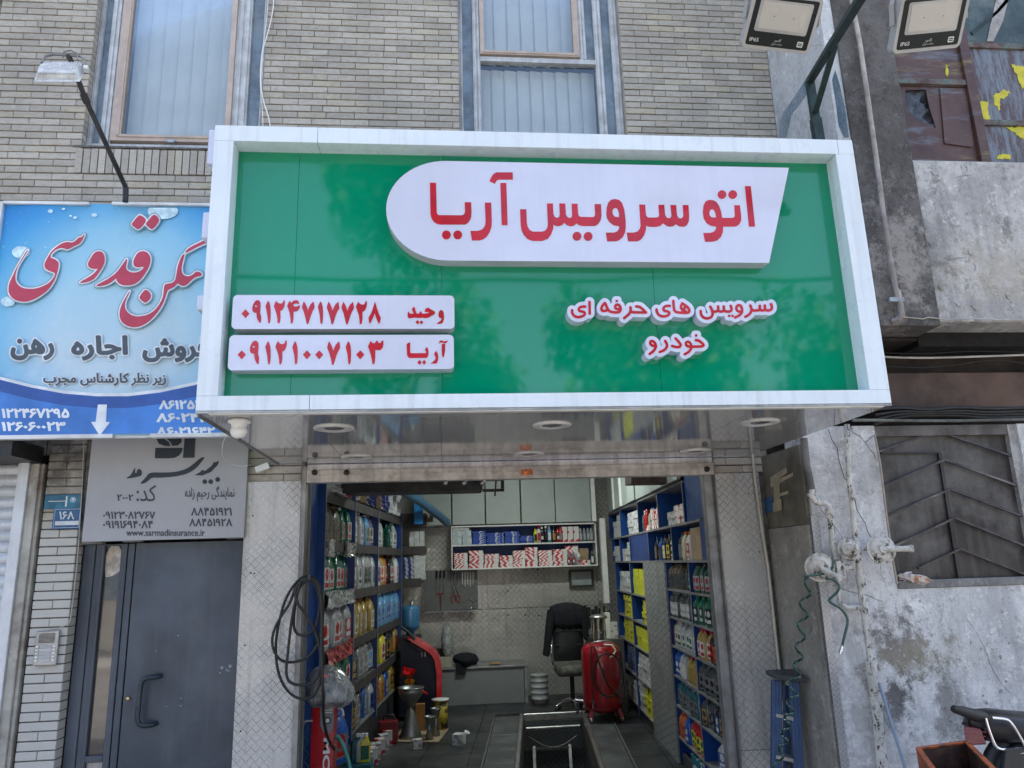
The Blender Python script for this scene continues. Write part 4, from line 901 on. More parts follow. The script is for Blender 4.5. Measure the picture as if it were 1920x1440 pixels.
g.cbox((0, 0, 0), (0.095, 0.04, 0.045)); me = g.mesh('case', M_whiteplastic); o = inst('case', me, th, (0, 0, 0), (0, R(-22), R(12))); md = o.modifiers.new('b', 'BEVEL'); md.width = 0.005
g = MB(); g.tube([(0.02, 0.01, 0.02), (0.05, 0.03, 0.045), (0.06, 0.05, 0.06)], 0.006, 8); g.build('bracket', M_galv, None).parent = th
cable('sensor_wire', 'thin white wire hanging in a loop below the dome camera', [(c[0]-0.02, 3.75, SZ0-0.02), W(420, 820, 4.6), W(415, 850, 5.0), W(425, 868, 5.2), W(450, 875, 5.28), W(470, 872, 5.31)], 0.0025, M_whiteplastic)

# ================================================================ LEFT BANNER
BY = 5.0
bn = thing('estate_banner', 'blue and white printed estate agency banner in a white frame beside the green sign', 'banner', (-2.2, BY, 2.76))
BX0, BX1, BZ0, BZ1 = -2.985, -1.30, 2.772, 4.412
def banner_mat():
    n = NT('banner_print'); p = n.co(); x, y, z = n.xyz(p)
    t = n.ramp(z, 3.25, 4.42); nz = n.noise(1.5, 5, 0.6)
    c = n.mix(n.ramp(t, 0.0, 0.55), (0.52, 0.66, 0.76), (0.38, 0.63, 0.76))
    q = n.n('VectorMath', {0: n.scaled(n.n('VectorMath', {0: p, 1: (-2.15, 0, 3.55)}, operation='SUBTRACT').outputs[0], (1.15, 0, 1.0))}, operation='LENGTH').outputs['Value']
    c = n.mix(n.math('ADD', n.ramp(q, 0.45, 1.05), n.math('MULTIPLY', n.math('SUBTRACT', nz, 0.5), 0.35), clamp=True), c, (0.10, 0.44, 0.72))
    c = n.mix(n.math('MULTIPLY', n.ramp(q, 0.7, 1.15), n.ramp(z, 3.75, 4.35)), c, (0.025, 0.24, 0.62))
    c = n.mix(n.math('MULTIPLY', n.ramp(n.noise(1.9, 6, 0.6), 0.52, 0.68), n.ramp(z, 3.7, 3.2)), c, (0.66, 0.70, 0.74))
    c = n.mix(n.math('MULTIPLY', n.ramp(n.noise(55, 2, 0.5), 0.70, 0.74), 0.5), c, (0.75, 0.86, 0.9))
    n.bsdf(c, 0.5, 0, n.noise(2.0, 3, 0.5, n.scaled(p, (1.6, 1, 0.7))), 0.5, 0.05); return n.m
g = MB(); nx, nz = 22, 16; vs = []
for j in range(nz+1):
    for i in range(nx+1):
        u, v = i/nx, j/nz; yy = 0.006*math.sin(u*9+v*3)+0.004*math.sin(u*23-v*5)
        vs.append((BX0+(BX1-BX0)*u, BY+yy, BZ0+(BZ1-BZ0)*v))
g.add(vs, [(j*(nx+1)+i, j*(nx+1)+i+1, (j+1)*(nx+1)+i+1, (j+1)*(nx+1)+i) for j in range(nz) for i in range(nx)], 0, True)
g.build('banner_sheet', banner_mat(), bn)
M_framew = plain('white_banner_frame', (0.66, 0.67, 0.68), 0.45, dirt=0.2, dirtcol=(0.35, 0.35, 0.35))
g = MB(); g.box((BX0-0.018, BY-0.022, BZ0), (BX0+0.004, BY+0.03, BZ1)); g.box((BX0+0.004, BY-0.022, BZ1-0.016), (-2.42, BY+0.03, BZ1+0.006)); g.box((-2.27, BY-0.022, BZ1-0.012), (BX1, BY+0.03, BZ1+0.010)); g.box((-2.42, BY+0.004, BZ1-0.02), (-2.27, BY+0.03, BZ1+0.002))
g.box((BX0, BY-0.024, BZ0-0.014), (-2.115, BY+0.03, BZ0+0.012)); g.box((-1.885, BY-0.024, BZ0-0.016), (BX1, BY+0.03, BZ0+0.010)); g.box((-2.115, BY+0.0, BZ0-0.012), (-1.885, BY+0.03, BZ0+0.004)); g.build('frame', M_framew, bn, bevel=0.002)
g = MB(); g.box((BX0+0.02, BY+0.035, BZ0+0.05), (BX0+0.06, WY-0.01, BZ0+0.09)); g.box((-1.8, BY+0.035, BZ0+0.05), (-1.76, WY-0.01, BZ0+0.09)); g.box((-1.9, BY+0.035, BZ1-0.09), (-1.86, WY-0.01, BZ1-0.05)); g.build('bracket', M_blackmetal, bn)
M_navy = plain('navy_print', (0.035, 0.10, 0.36), 0.5, var=0.15, scale=2); M_navy2 = plain('royal_print', (0.06, 0.21, 0.60), 0.5, var=0.2, scale=2)
M_wink = plain('white_ink', (0.72, 0.76, 0.80), 0.5); M_pink = plain('rose_red_ink', (0.50, 0.055, 0.10), 0.5, var=0.06); M_shade = plain('soft_grey_ink', (0.20, 0.34, 0.43), 0.6); M_grey = plain('slate_ink', (0.075, 0.095, 0.12), 0.5)
def wave(dy, Y):
    pts = [(-60, 690), (0, 712), (60, 727), (120, 738), (180, 743), (240, 743), (300, 736), (365, 722), (430, 700), (450, 690)]
    return [(W(x, y+dy, Y).x, W(x, y+dy, Y).z) for x, y in pts]
for dy, mt, Y in ((-6, M_wink, BY-0.0125), (0, M_navy, BY-0.0145), (22, M_navy2, BY-0.0165)):
    up = [(min(max(a, BX0+0.005), BX1), b) for a, b in wave(dy, Y)]
    g = MB(); g.prism([(BX0+0.005, BZ0+0.012), (BX1, BZ0+0.012)]+up[::-1], Y, Y+0.0015); g.build('wave_print', mt, bn)
K7, K8 = 220/1584, 220/1320
def C7(p): return crop(0, 400, K7, p)
def C8(p): return crop(190, 390, K8, p)
scr = [smooth_loop(p, 1) for p in [
 C7([(388, 486), (350, 520), (330, 555), (290, 620), (250, 690), (205, 770), (170, 850), (135, 920), (120, 975), (115, 1040), (125, 1085), (150, 1125), (185, 1155), (220, 1175), (310, 1193), (380, 1185), (430, 1170), (500, 1138), (560, 1100), (620, 1055), (665, 1010), (700, 960), (725, 915), (750, 860), (770, 800), (785, 740), (792, 690), (785, 655), (750, 625), (715, 610), (682, 600), (676, 580), (695, 540), (725, 508), (760, 485), (800, 470), (840, 463), (885, 480), (915, 486), (960, 462), (1000, 440), (1050, 420), (1085, 395), (1110, 360), (1128, 320), (1142, 280), (1122, 300), (1100, 325), (1070, 322), (1040, 350), (1005, 385), (960, 396), (920, 386), (870, 393), (825, 412), (775, 445), (725, 485), (690, 520), (660, 570), (630, 620), (608, 665), (600, 700), (610, 740), (640, 765), (690, 785), (735, 800), (745, 815), (735, 850), (705, 895), (655, 945), (600, 975), (540, 1000), (480, 1017), (420, 1022), (350, 1018), (290, 1002), (240, 965), (210, 915), (203, 860), (212, 800), (230, 740), (260, 680), (300, 615), (345, 550)]),
 C7([(1325, 512), (1365, 516), (1395, 540), (1412, 590), (1413, 640), (1400, 690), (1370, 745), (1335, 800), (1300, 850), (1262, 890), (1220, 910), (1160, 930), (1065, 943), (1120, 905), (1180, 870), (1235, 838), (1275, 805), (1305, 772), (1325, 748), (1290, 750), (1245, 748), (1205, 728), (1185, 695), (1195, 655), (1225, 605), (1255, 555), (1285, 525)]),
 C8([(-68, 880), (-30, 855), (0, 838), (50, 812), (100, 782), (150, 745), (190, 705), (225, 655), (255, 612), (290, 562), (287, 605), (275, 650), (280, 690), (310, 715), (350, 727), (400, 725), (445, 705), (480, 672), (468, 658), (440, 662), (400, 668), (368, 650), (360, 620), (362, 590), (382, 545), (405, 508), (440, 488), (480, 484), (515, 498), (545, 535), (553, 580), (545, 635), (520, 690), (490, 740), (450, 795), (405, 835), (360, 860), (300, 870), (240, 868), (200, 850), (175, 820), (168, 785), (140, 812), (100, 842), (60, 862), (20, 872)]),
 C8([(432, 78), (465, 95), (495, 120), (500, 145), (480, 180), (450, 215), (410, 242), (375, 215), (338, 186), (360, 155), (395, 110)]), C8([(590, 73), (625, 90), (648, 120), (645, 155), (620, 190), (595, 220), (565, 242), (530, 212), (496, 182), (530, 140), (560, 100)]), C8([(495, 915), (530, 935), (560, 975), (552, 1015), (525, 1048), (490, 1068), (455, 1040), (425, 1010), (450, 965)]),
 C8([(325, 922), (295, 970), (265, 1020), (235, 1075), (215, 1125), (205, 1180), (208, 1235), (230, 1280), (270, 1315), (320, 1335), (370, 1341), (430, 1333), (490, 1305), (550, 1262), (600, 1210), (645, 1155), (685, 1090), (710, 1030), (730, 970), (742, 930), (765, 912), (800, 900), (835, 872), (858, 842), (880, 862), (915, 877), (955, 866), (995, 830), (1030, 795), (1070, 772), (1110, 765), (1135, 750), (1118, 728), (1090, 715), (1060, 718), (1035, 745), (1005, 765), (960, 770), (925, 755), (905, 725), (900, 680), (910, 620), (925, 565), (935, 515), (912, 530), (895, 565), (870, 620), (855, 680), (845, 750), (830, 815), (800, 842), (755, 850), (715, 858), (705, 890), (700, 950), (690, 1010), (665, 1065), (635, 1110), (590, 1160), (535, 1195), (470, 1215), (400, 1222), (345, 1210), (300, 1180), (270, 1140), (262, 1090), (275, 1030), (300, 985)]),
 C8([(940, 508), (955, 480), (985, 452), (1030, 425), (1090, 398), (1190, 345), (1260, 310), (1270, 350), (1190, 388), (1120, 418), (1060, 445), (1010, 475)])]]
def lay(polys, off, res, Y, mt, nm): letters(nm, sdf_loops(polys, [], off, res), Y, 0.0012, mt, bn)
lay(scr, 4.2, 1.4, BY-0.0130, M_shade, 'letter_shadow'); lay(scr, 2.6, 1.2, BY-0.0150, M_wink, 'letter_outline'); lay(scr, 0.2, 1.0, BY-0.0170, M_pink, 'letter')
def p2(b): return [b[0]*s4, 370+b[1]*s4, b[2]*s4, 370+b[3]*s4]
for t, b, o1 in (('رهن', (72, 978, 375, 1128), 0.045), ('اجاره', (492, 955, 885, 1130), 0.045), ('فروش', (985, 965, 1445, 1142), 0.045), ('زیر نظر کارشناس مجرب', (298, 1215, 1150, 1305), 0.035)):
    dl = 6 if b[1] < 1100 else 4
    text_fit('word_outline', t, p2((b[0]-dl*1.6, b[1]-dl*1.6, b[2]+dl*1.6, b[3]+dl*1.6)), BY-0.0130, M_wink, bn, o1+0.05, 0.0012, True)
    text_fit('word', t, p2(b), BY-0.0150, M_grey, bn, o1, 0.0012, True)
for t, b in (('۱۲۲۴۶۷۲۹۵', (10, 95, 480, 162)), ('۱۲۶۰۶۰۰۲۳', (10, 188, 455, 252)), ('۸۶۱۲۵۷۱', (1100, 38, 1440, 102)), ('۸۶۰۲۴۲', (1082, 128, 1440, 192)), ('۸۶۰۲۱۶۴۲', (1082, 224, 1490, 288))):
    text_fit('number', t, px3(b), BY-0.0185, M_wink, bn, 0.04, 0.0012)
letters('arrow', [C3([(678, 68), (740, 68), (733, 188), (762, 190), (690, 284), (630, 188), (662, 188)])], BY-0.0185, 0.0012, M_wink, bn)
M_bubble = plain('bubble_print', (0.55, 0.74, 0.82), 0.5, var=0.2, scale=20)
for (cx, cy, rx, ry) in ((1128, 95, 105, 55), (145, 380, 62, 42), (55, 722, 48, 34), (652, 122, 20, 12), (1425, 165, 20, 12), (348, 95, 18, 13), (440, 80, 12, 8), (520, 140, 14, 9), (488, 128, 9, 6)):
    l = [(W(x*s4, 370+y*s4, BY-0.0115).x, W(x*s4, 370+y*s4, BY-0.0115).z) for x, y in [(cx+rx*math.cos(a*math.pi/12), max(72, cy+ry*math.sin(a*math.pi/12))) for a in range(24)]]
    g = MB(); g.prism(l[::-1] if sum(l[i][0]*l[(i+1) % 24][1]-l[(i+1) % 24][0]*l[i][1] for i in range(24)) < 0 else l, BY-0.0115, BY-0.0105); g.build('bubble_print', M_bubble, bn)

# ================================================================ OLD FLOODLIGHT ON A POLE (left)
fl = thing('street_floodlight', 'old weathered white floodlight on a dark pole above the estate banner', 'floodlight', W(235, 375, 4.9))
g = MB(); a = W(235, 378, 4.9); b = W(236, 352, 4.9); c = W(160, 185, 4.45); d = W(128, 102, 4.3)
g.tube([a, b], 0.020, 8); g.tube([b, c, d], 0.016, 10); g.lathe([(0.022, -0.03), (0.024, 0), (0.022, 0.03)], W(160, 185, 4.45), 10, axis=d-b); g.build('pole', M_blackmetal, fl)
g = MB(); k = W(95, 106, 4.28); g.tube([W(78, 118, 4.25), W(84, 106, 4.28), W(100, 102, 4.3), W(150, 105, 4.3), W(160, 112, 4.28), W(158, 126, 4.25)], 0.008, 6); g.tube([W(118, 108, 4.3), W(120, 97, 4.3), W(132, 94, 4.3), W(144, 100, 4.3), W(146, 112, 4.28)], 0.005, 6); g.build('bracket', plain('grey_bracket', (0.2, 0.2, 0.2), 0.6, 0.3), fl)
M_oldlamp = plain('aged_white_enamel', (0.55, 0.57, 0.57), 0.5, var=0.2, scale=14, dirt=0.4, dirtcol=(0.2, 0.2, 0.19), streak=0.5)
def lp(x, y, Y): return tuple(W(x, y, Y))
g = MB(); g.hexa([lp(68, 150, 4.12), lp(148, 151, 4.12), lp(158, 128, 4.32), lp(72, 126, 4.32), lp(70, 134, 4.1), lp(142, 136, 4.1), lp(156, 117, 4.3), lp(80, 115, 4.3)], 0)
for i in range(14):
    t = i/13; x = 74+t*68; g.bar(lp(x, 138, 4.095), lp(x+8, 117, 4.28), 0.004, 0.012)
g.build('housing', M_oldlamp, fl, bevel=0.004)
g = MB(); g.hexa([lp(64, 153, 4.10), lp(150, 153, 4.10), lp(160, 131, 4.34), lp(72, 130, 4.34), lp(64, 151, 4.10), lp(150, 151, 4.10), lp(160, 129, 4.34), lp(72, 128, 4.34)]); g.build('rim', M_oldlamp, fl)
g = MB(); g.lathe([(0.014, 0), (0.014, 0.02), (0.006, 0.024), (0, 0.024)], lp(158, 127, 4.22), 10, axis=(1, 0, 0)); g.build('knob', M_whiteplastic, fl)

# ================================================================ TWO NEW FLOODLIGHTS ON A BRACKET ARM (right)
M_armgreen = plain('dark_green_steel', (0.018, 0.035, 0.032), 0.5, 0.3, var=0.3, scale=15, dirt=0.4, dirtcol=(0.05, 0.045, 0.03))
ar = thing('lamp_bracket', 'dark green steel bracket arm rising from the right end of the sign', 'bracket', W(1533, 262, 3.8))
p0 = W(1535, 262, 3.80); p1 = W(1518, 152, 3.80); p2_ = W(1566, 78, 3.35); p3 = W(1618, -10, 2.85); q0 = W(1529, 210, 3.78); q1 = W(1566, 84, 3.36)
g = MB(); g.bar(p0, p1, 0.05, 0.03, 0, (0, 1, 0)); g.bar(p1, p3, 0.045, 0.03, 0, (0, 0, 1)); g.bar(q0, q1, 0.032, 0.02); g.bar(p0+Vector((0, 0, -0.01)), p0.lerp(p1, 0.35), 0.058, 0.045, 0, (0, 1, 0)); g.build('arm', M_armgreen, ar, bevel=0.002)
g = MB(); a_ = W(1618, -10, 2.85); g.bar(W(1380, -40, 2.85), W(1960, -40, 2.85), 0.035, 0.035); g.build('cross_arm', M_armgreen, ar)
g = MB(); pts = [p1.lerp(p3, t)+Vector((0.012*math.sin(t*19), -0.02, 0.014*math.cos(t*15))) for t in [i/14*0.9+0.15 for i in range(15)]]; g.tube(pts, 0.005, 6); g.build('arm_cable', M_rubber, ar)
M_lampgrey = plain('lamp_body_grey', (0.34, 0.35, 0.35), 0.5, 0.2, var=0.06, dirt=0.12)
M_lampblack = plain('lamp_black_face', (0.004, 0.009, 0.010), 0.3, spec=0.25)
M_reflec = plain('lamp_reflector', (0.30, 0.31, 0.31), 0.4, 0.3)
M_lens = plain('lamp_lens', (0.38, 0.37, 0.345), 0.25, var=0.02, coat=0.6)
M_lampprint = plain('lamp_print', (0.5, 0.52, 0.52), 0.5)
def floodlamp(name, label, quad, Yt, Yb):
    """quad: outer corners tl, tr, br, bl of the housing as seen; the top leans toward the street"""
    tl, tr, br_, bl_ = [W(*q, Y) for q, Y in zip(quad, (Yt, Yt, Yb, Yb))]
    c = (tl+tr+br_+bl_)/4; ux = ((tr-tl)+(br_-bl_)).normalized(); uz = ((tl-bl_)+(tr-br_)); uz = (uz-ux*uz.dot(ux)).normalized(); nn = ux.cross(uz)*-1
    wdt = ((tr-tl).length+(br_-bl_).length)/2; hgt = ((tl-bl_).length+(tr-br_).length)/2
    th = thing(name, label, 'floodlight', c, 'new floodlights on the bracket arm'); m = Matrix((ux, nn, uz)).transposed().to_4x4()
    # local frame: x across, y depth (front is +y flipped), z up
    def bx(nm, w, h, y0, y1, r, mat, cx=0, cz=0, par=th, bev=0.0):
        pr = [(p[0], p[1]) for p in rrect(w, h, r, 0, cx, cz, 5)]; g = MB(); g.prism(pr, y0, y1); g.v = [tuple(m @ Vector(v)) for v in g.v]
        me = g.mesh(nm, mat); o = bpy.data.objects.new(nm, me); COL.objects.link(o); o.parent = par
        if bev: md = o.modifiers.new('b', 'BEVEL'); md.width = bev; md.segments = 2; md.limit_method = 'ANGLE'
        return o
    bx('housing', wdt, hgt, 0.0, 0.045, wdt*0.07, M_lampgrey, bev=0.006); bx('back', wdt*0.8, hgt*0.8, 0.045, 0.085, 0.02, M_lampgrey)
    bx('face', wdt*0.905, hgt*0.87, -0.0015, 0.0, wdt*0.03, M_lampblack)
    bx('reflector', wdt*0.76, hgt*0.56, -0.004, -0.0015, wdt*0.03, M_reflec, 0.0, hgt*0.10); bx('lens', wdt*0.68, hgt*0.47, -0.0055, -0.004, wdt*0.02, M_lens, -0.0, hgt*0.11)
    for sx in (-1, 1):
        g = MB(); g.lathe([(0.0022, 0), (0.0022, 0.0006), (0, 0.0006)], (sx*wdt*0.14, -0.0056, hgt*0.1), 10, axis=(0, -1, 0)); g.v = [tuple(m @ Vector(v)) for v in g.v]; o = inst('dot', g.mesh('dot', M_lampblack), th)
    def tx(nm, body, cx, cz, w, h, fa=False, off=0.0):
        cu = bpy.data.curves.new('t', 'FONT'); cu.body = shape_fa(body) if fa else body; cu.offset = off; cu.resolution_u = 2; o = bpy.data.objects.new('t', cu); COL.objects.link(o)
        dg = bpy.context.evaluated_depsgraph_get(); me = bpy.data.meshes.new_from_object(o.evaluated_get(dg)); bpy.data.objects.remove(o)
        X = [v.co.x for v in me.vertices]; Z = [v.co.y for v in me.vertices]; a, b, cc, d = min(X), max(X), min(Z), max(Z)
        for v in me.vertices: v.co = m @ Vector((cx+(v.co.x-a)/(b-a)*w-w/2, -0.0022, cz+(v.co.y-cc)/(d-cc)*h-h/2))
        me.materials.clear(); me.materials.append(M_lampprint); inst(nm, me, th)
    tx('mark', 'IP65', -wdt*0.34, -hgt*0.335, wdt*0.13, hgt*0.07, off=0.01); tx('mark', 'گلنور', 0.0, -hgt*0.31, wdt*0.10, hgt*0.06, True); tx('mark', 'ساخت ایران', 0.0, -hgt*0.375, wdt*0.16, hgt*0.05, True)
    bx('badge', wdt*0.085, hgt*0.10, -0.0022, -0.0016, wdt*0.012, M_lampprint, wdt*0.335, -hgt*0.335); bx('badge_bar', wdt*0.06, hgt*0.02, -0.0027, -0.0023, wdt*0.002, M_lampblack, wdt*0.335, -hgt*0.32); bx('badge_bar', wdt*0.06, hgt*0.02, -0.0027, -0.0023, wdt*0.002, M_lampblack, wdt*0.335, -hgt*0.352)
    g = MB(); e = wdt/2+0.012; pts = [Vector((-e, 0.02, 0)), Vector((-e, 0.05, hgt*0.35)), Vector((-e+0.02, 0.06, hgt*0.62)), Vector((e-0.02, 0.06, hgt*0.62)), Vector((e, 0.05, hgt*0.35)), Vector((e, 0.02, 0))]
    for i in range(5): g.bar(pts[i], pts[i+1], 0.028, 0.005, 0, (1, 0, 0) if i in (0, 1, 3, 4) else (0, 1, 0))
    g.v = [tuple(m @ Vector(v)) for v in g.v]; inst('bracket', g.mesh('bracket', M_lampgrey), th)
    return th
floodlamp('floodlight', 'grey framed floodlight on the bracket arm, tilted clockwise beside the brick wall', [(1423, -14), (1558, -2), (1504, 103), (1382, 84)], 2.62, 2.78)
floodlamp('floodlight', 'grey framed floodlight near the broken window, hanging from its own bracket at the far right', [(1697, -8), (1822, -18), (1800, 88), (1668, 103)], 2.62, 2.78)
# ================================================================ NEIGHBOUR: GREY RENDERED BUILDING (right)
nb = thing('rendered_building', 'old grey rendered building with stained walls, broken metal window and barred window', 'building', (4.0, 4.77, 0))
UY, LY, UB = 4.55, 4.77, 3.40
M_up = mat_plaster('stained_grey_render', (0.36, 0.35, 0.34), (0.50, 0.49, 0.47), (0.20, 0.195, 0.19), 1.0, bump=0.8, spots=[(4.0, 3.75, 1.0, 0.35, (0.42, 0.38, 0.31), 0.6), (3.25, 3.95, 0.35, 0.5, (0.17, 0.165, 0.16), 0.8)])
M_col = mat_plaster('dark_render', (0.095, 0.088, 0.084), (0.135, 0.127, 0.122), (0.06, 0.056, 0.054), 1.4, bump=0.9, streak=0.2, spots=[(3.2, 3.9, 0.28, 0.55, (0.36, 0.335, 0.31), 0.75), (3.0, 3.6, 0.3, 0.4, (0.33, 0.3, 0.27), 0.5)])
M_side = mat_plaster('pale_blue_grey_render', (0.46, 0.475, 0.485), (0.54, 0.55, 0.555), (0.33, 0.345, 0.355), 1.2, bump=0.3, streak=0.15)
M_low = mat_plaster('whitewashed_render', (0.62, 0.625, 0.63), (0.72, 0.72, 0.715), (0.43, 0.43, 0.435), 1.1, bump=0.8, streak=0.3,
                    spots=[(2.88, 1.28, 0.30, 0.32, (0.13, 0.12, 0.11), 0.9), (3.02, 1.22, 0.42, 0.16, (0.34, 0.31, 0.22), 0.6), (3.15, 0.95, 0.13, 0.5, (0.20, 0.195, 0.18), 0.8), (2.82, 1.0, 0.2, 0.22, (0.06, 0.055, 0.05), 0.9), (2.62, 0.7, 0.35, 0.6, (0.3, 0.3, 0.31), 0.5)])
g = MB(); g.box((3.372, UY, UB), (8.0, UY+0.25, 4.62)); g.build('wall', M_up, nb, bevel=0.008)
g = MB(); g.box((2.935, UY-0.012, UB-0.03), (3.372, UY+0.25, 10.0)); g.build('column', M_col, nb, bevel=0.006)
g = MB(); g.box((2.84, UY+0.10, 3.3), (2.938, 5.7, 10.0)); g.box((2.8405, UY+0.0, 3.3), (2.935, UY+0.10, 10.0)); g.build('side_wall', M_side, nb)
g = MB()   # roof, back and floors of the neighbour, so that it shades like a building
g.box((3.0, 4.85, 9.8), (9.0, 11.0, 10.0)); g.box((3.372, UY+0.25, 3.3), (8.0, 5.4, 3.399)); g.box((3.4, 5.5, 4.6), (8.0, 5.6, 9.8)); g.box((7.9, 4.8, 0), (8.0, 11, 9.8)); g.build('structure_walls', M_dark, nb)
M_bluestripe = mat_plaster('flaking_blue_paint', (0.13, 0.20, 0.255), (0.19, 0.26, 0.31), (0.30, 0.34, 0.36), 2.0, bump=0.5, streak=0.2)
def stripe(pts, name='blue_paint'):
    P = [WX(x, y, 2.8385) for x, y in pts]; g = MB(); n = len(P)
    tri = tessellate_polygon([[Vector((p.y, p.z, 0)) for p in P]])
    g.add([(2.8385, p.y, p.z) for p in P], [t for t in tri]); g.build(name, M_bluestripe, nb)
stripe([(1460, 258), (1462, 228), (1470, 210), (1500, 165), (1520, 135), (1540, 100), (1556, 72), (1560, 90), (1540, 128), (1520, 165), (1500, 195), (1484, 215), (1474, 258)])
stripe([(1582, 258), (1572, 235), (1568, 200), (1560, 150), (1566, 130), (1575, 160), (1584, 200), (1592, 258)])
# broken metal window, upper right
bw = thing('metal_window', None, None); bw.parent = nb; bw.location = (3.9-4.0, 4.66-4.77, 4.62)
M_rust = NT('rust_brown_sheet'); n_ = M_rust
c_ = n_.mix(n_.ramp(n_.noise(3, 6, 0.7), 0.35, 0.7), (0.060, 0.028, 0.024), (0.115, 0.065, 0.052)); c_ = n_.mix(n_.ramp(n_.noise(1.0, 6, 0.75, n_.scaled(n_.co(), (1.5, 1, 7))), 0.54, 0.66, 0, 0.6), c_, (0.27, 0.22, 0.08))
c_ = n_.mix(n_.ramp(n_.noise(2.3, 6, 0.7, n_.scaled(n_.co(), (1, 1, 4))), 0.55, 0.68, 0, 0.6), c_, (0.16, 0.19, 0.22)); n_.bsdf(c_, 0.45, 0.15, n_.noise(20, 6), 0.25, 0.006); M_rust = n_.m
n_ = NT('scratched_grey_pane'); c_ = n_.mix(n_.ramp(n_.noise(1.0, 8, 0.8, n_.scaled(n_.co(), (16, 1, 2.5))), 0.44, 0.56), (0.15, 0.175, 0.205), (0.075, 0.042, 0.038)); n_.bsdf(c_, 0.35, 0.0); M_scr = n_.m
M_yel = plain('yellow_paint_splash', (0.50, 0.44, 0.02), 0.5, var=0.12, scale=14); M_darkglass = plain('grimy_green_glass', (0.035, 0.055, 0.05), 0.12, var=0.5, scale=3, dirt=0.6, dirtcol=(0.20, 0.21, 0.19), coat=0.0)
M_mull = plain('rusty_mullion', (0.105, 0.07, 0.06), 0.6, 0.2, var=0.35, scale=14, dirt=0.6, dirtcol=(0.12, 0.19, 0.17), bump=0.4)
MY = 4.66
def wbox(mb, a, b, y0, y1):
    p = W(*a, MY); q = W(*b, MY); mb.box((min(p.x, q.x), y0, min(p.z, q.z)), (max(p.x, q.x), y1, max(p.z, q.z)))
def pz(y, x=1780): return W(x, y, MY).z
xa, xb, xc, xd = 3.36, W(1818, 200, MY).x, W(1836, 200, MY).x, 5.0
g = MB(); g.box((xa, MY+0.004, pz(162)), (xb, MY+0.012, 6.4)); g.build('upper_sheet', M_rust, bw)
# lower sheet with a torn opening
hole = [(W(x, y, MY).x, W(x, y, MY).z) for x, y in ((1700, 166), (1738, 166), (1745, 200), (1757, 238), (1728, 226), (1706, 208), (1698, 190))]
g = MB(); g.prism([(xa, 4.60), (xb, 4.60), (xb, pz(160)), (xa, pz(160))], MY+0.014, MY+0.020, 0, [hole[::-1]]); g.build('torn_sheet', M_rust, bw)
g = MB(); g.prism([(W(x, y, MY).x, W(x, y, MY).z) for x, y in ((1763, 165), (1812, 165), (1826, 272), (1822, 275), (1772, 268))][::-1], MY+0.003, MY+0.0135); g.build('loose_sheet', M_rust, bw)
g = MB(); vs = []; rr_ = random.Random(5)
hx0, hx1 = min(p[0] for p in hole)-0.02, max(p[0] for p in hole)+0.02; hz0, hz1 = min(p[1] for p in hole)-0.02, max(p[1] for p in hole)+0.02
for j in range(9):
    for i in range(9): vs.append((hx0+(hx1-hx0)*i/8, MY+0.045+0.018*math.sin(i*1.3+j*2.1)+rr_.uniform(-0.012, 0.012), hz0+(hz1-hz0)*j/8))
g.add(vs, [(j*9+i, j*9+i+1, (j+1)*9+i+1, (j+1)*9+i) for j in range(8) for i in range(8)], 0, True); g.build('black_plastic_sheet', plain('black_bag_film', (0.05, 0.055, 0.062), 0.25, var=0.3, scale=20), bw)
g = MB(); g.box((xa, MY-0.012, pz(160)), (xb, MY+0.03, pz(150))); g.box((xc, MY-0.014, pz(92, 1870)), (xd, MY+0.03, pz(82, 1870))); g.box((xc, MY-0.014, pz(236, 1870)), (xd, MY+0.03, pz(226, 1870)))
g.build('mullion', M_mull, bw, bevel=0.003); g = MB(); g.box((xb, MY-0.02, 4.60), (xc, MY+0.029, 6.4)); g.build('window_post', M_rust, bw, bevel=0.003)
g = MB(); g.box((xc, MY+0.005, pz(226, 1870)), (xd, MY+0.012, pz(92, 1870))); g.box((xc, MY+0.005, 4.60), (xd, MY+0.012, pz(236, 1870))); g.build('painted_pane', M_scr, bw)
g = MB(); g.box((xc, MY+0.005, pz(82, 1870)), (xd, MY+0.012, 6.4)); g.build('glass_pane', M_darkglass, bw)
for poly in ([(1896, 120), (1922, 125), (1922, 168), (1914, 160), (1908, 140)], [(1834, 190), (1852, 190), (1856, 226), (1843, 222), (1838, 210)], [(1862, 178), (1884, 168), (1896, 172), (1886, 184), (1876, 186), (1874, 205), (1864, 196)], [(1888, 238), (1922, 238), (1922, 262), (1906, 252)], [(1870, 292), (1880, 289), (1894, 290), (1896, 298), (1870, 298)], [(1774, 122), (1776.5, 122), (1778, 146), (1775, 140)]):
    P = [(W(x, y, MY).x, W(x, y, MY).z) for x, y in poly]; P = P[::-1] if sum(P[i][0]*P[(i+1) % len(P)][1]-P[(i+1) % len(P)][0]*P[i][1] for i in range(len(P))) < 0 else P
    g = MB(); g.prism(rough_poly(P, 7, 0.009, int(P[0][0]*1000)), MY+0.0015, MY+0.0035); g.build('paint_splash', M_yel, bw)
for poly, m in (([(1820, 60), (1868, 20), (1900, -20), (1912, -20), (1872, 24), (1824, 66)], M_armgreen), ([(1872, -20), (1895, -20), (1880, 40), (1862, 78), (1850, 78)], M_up)):
    P = [(W(x, y, MY).x, W(x, y, MY).z) for x, y in poly]; P = P[::-1] if sum(P[i][0]*P[(i+1) % len(P)][1]-P[(i+1) % len(P)][0]*P[i][1] for i in range(len(P))) < 0 else P
    g = MB(); g.prism(P, MY-0.004, MY+0.004); g.build('broken_strip', m, bw)
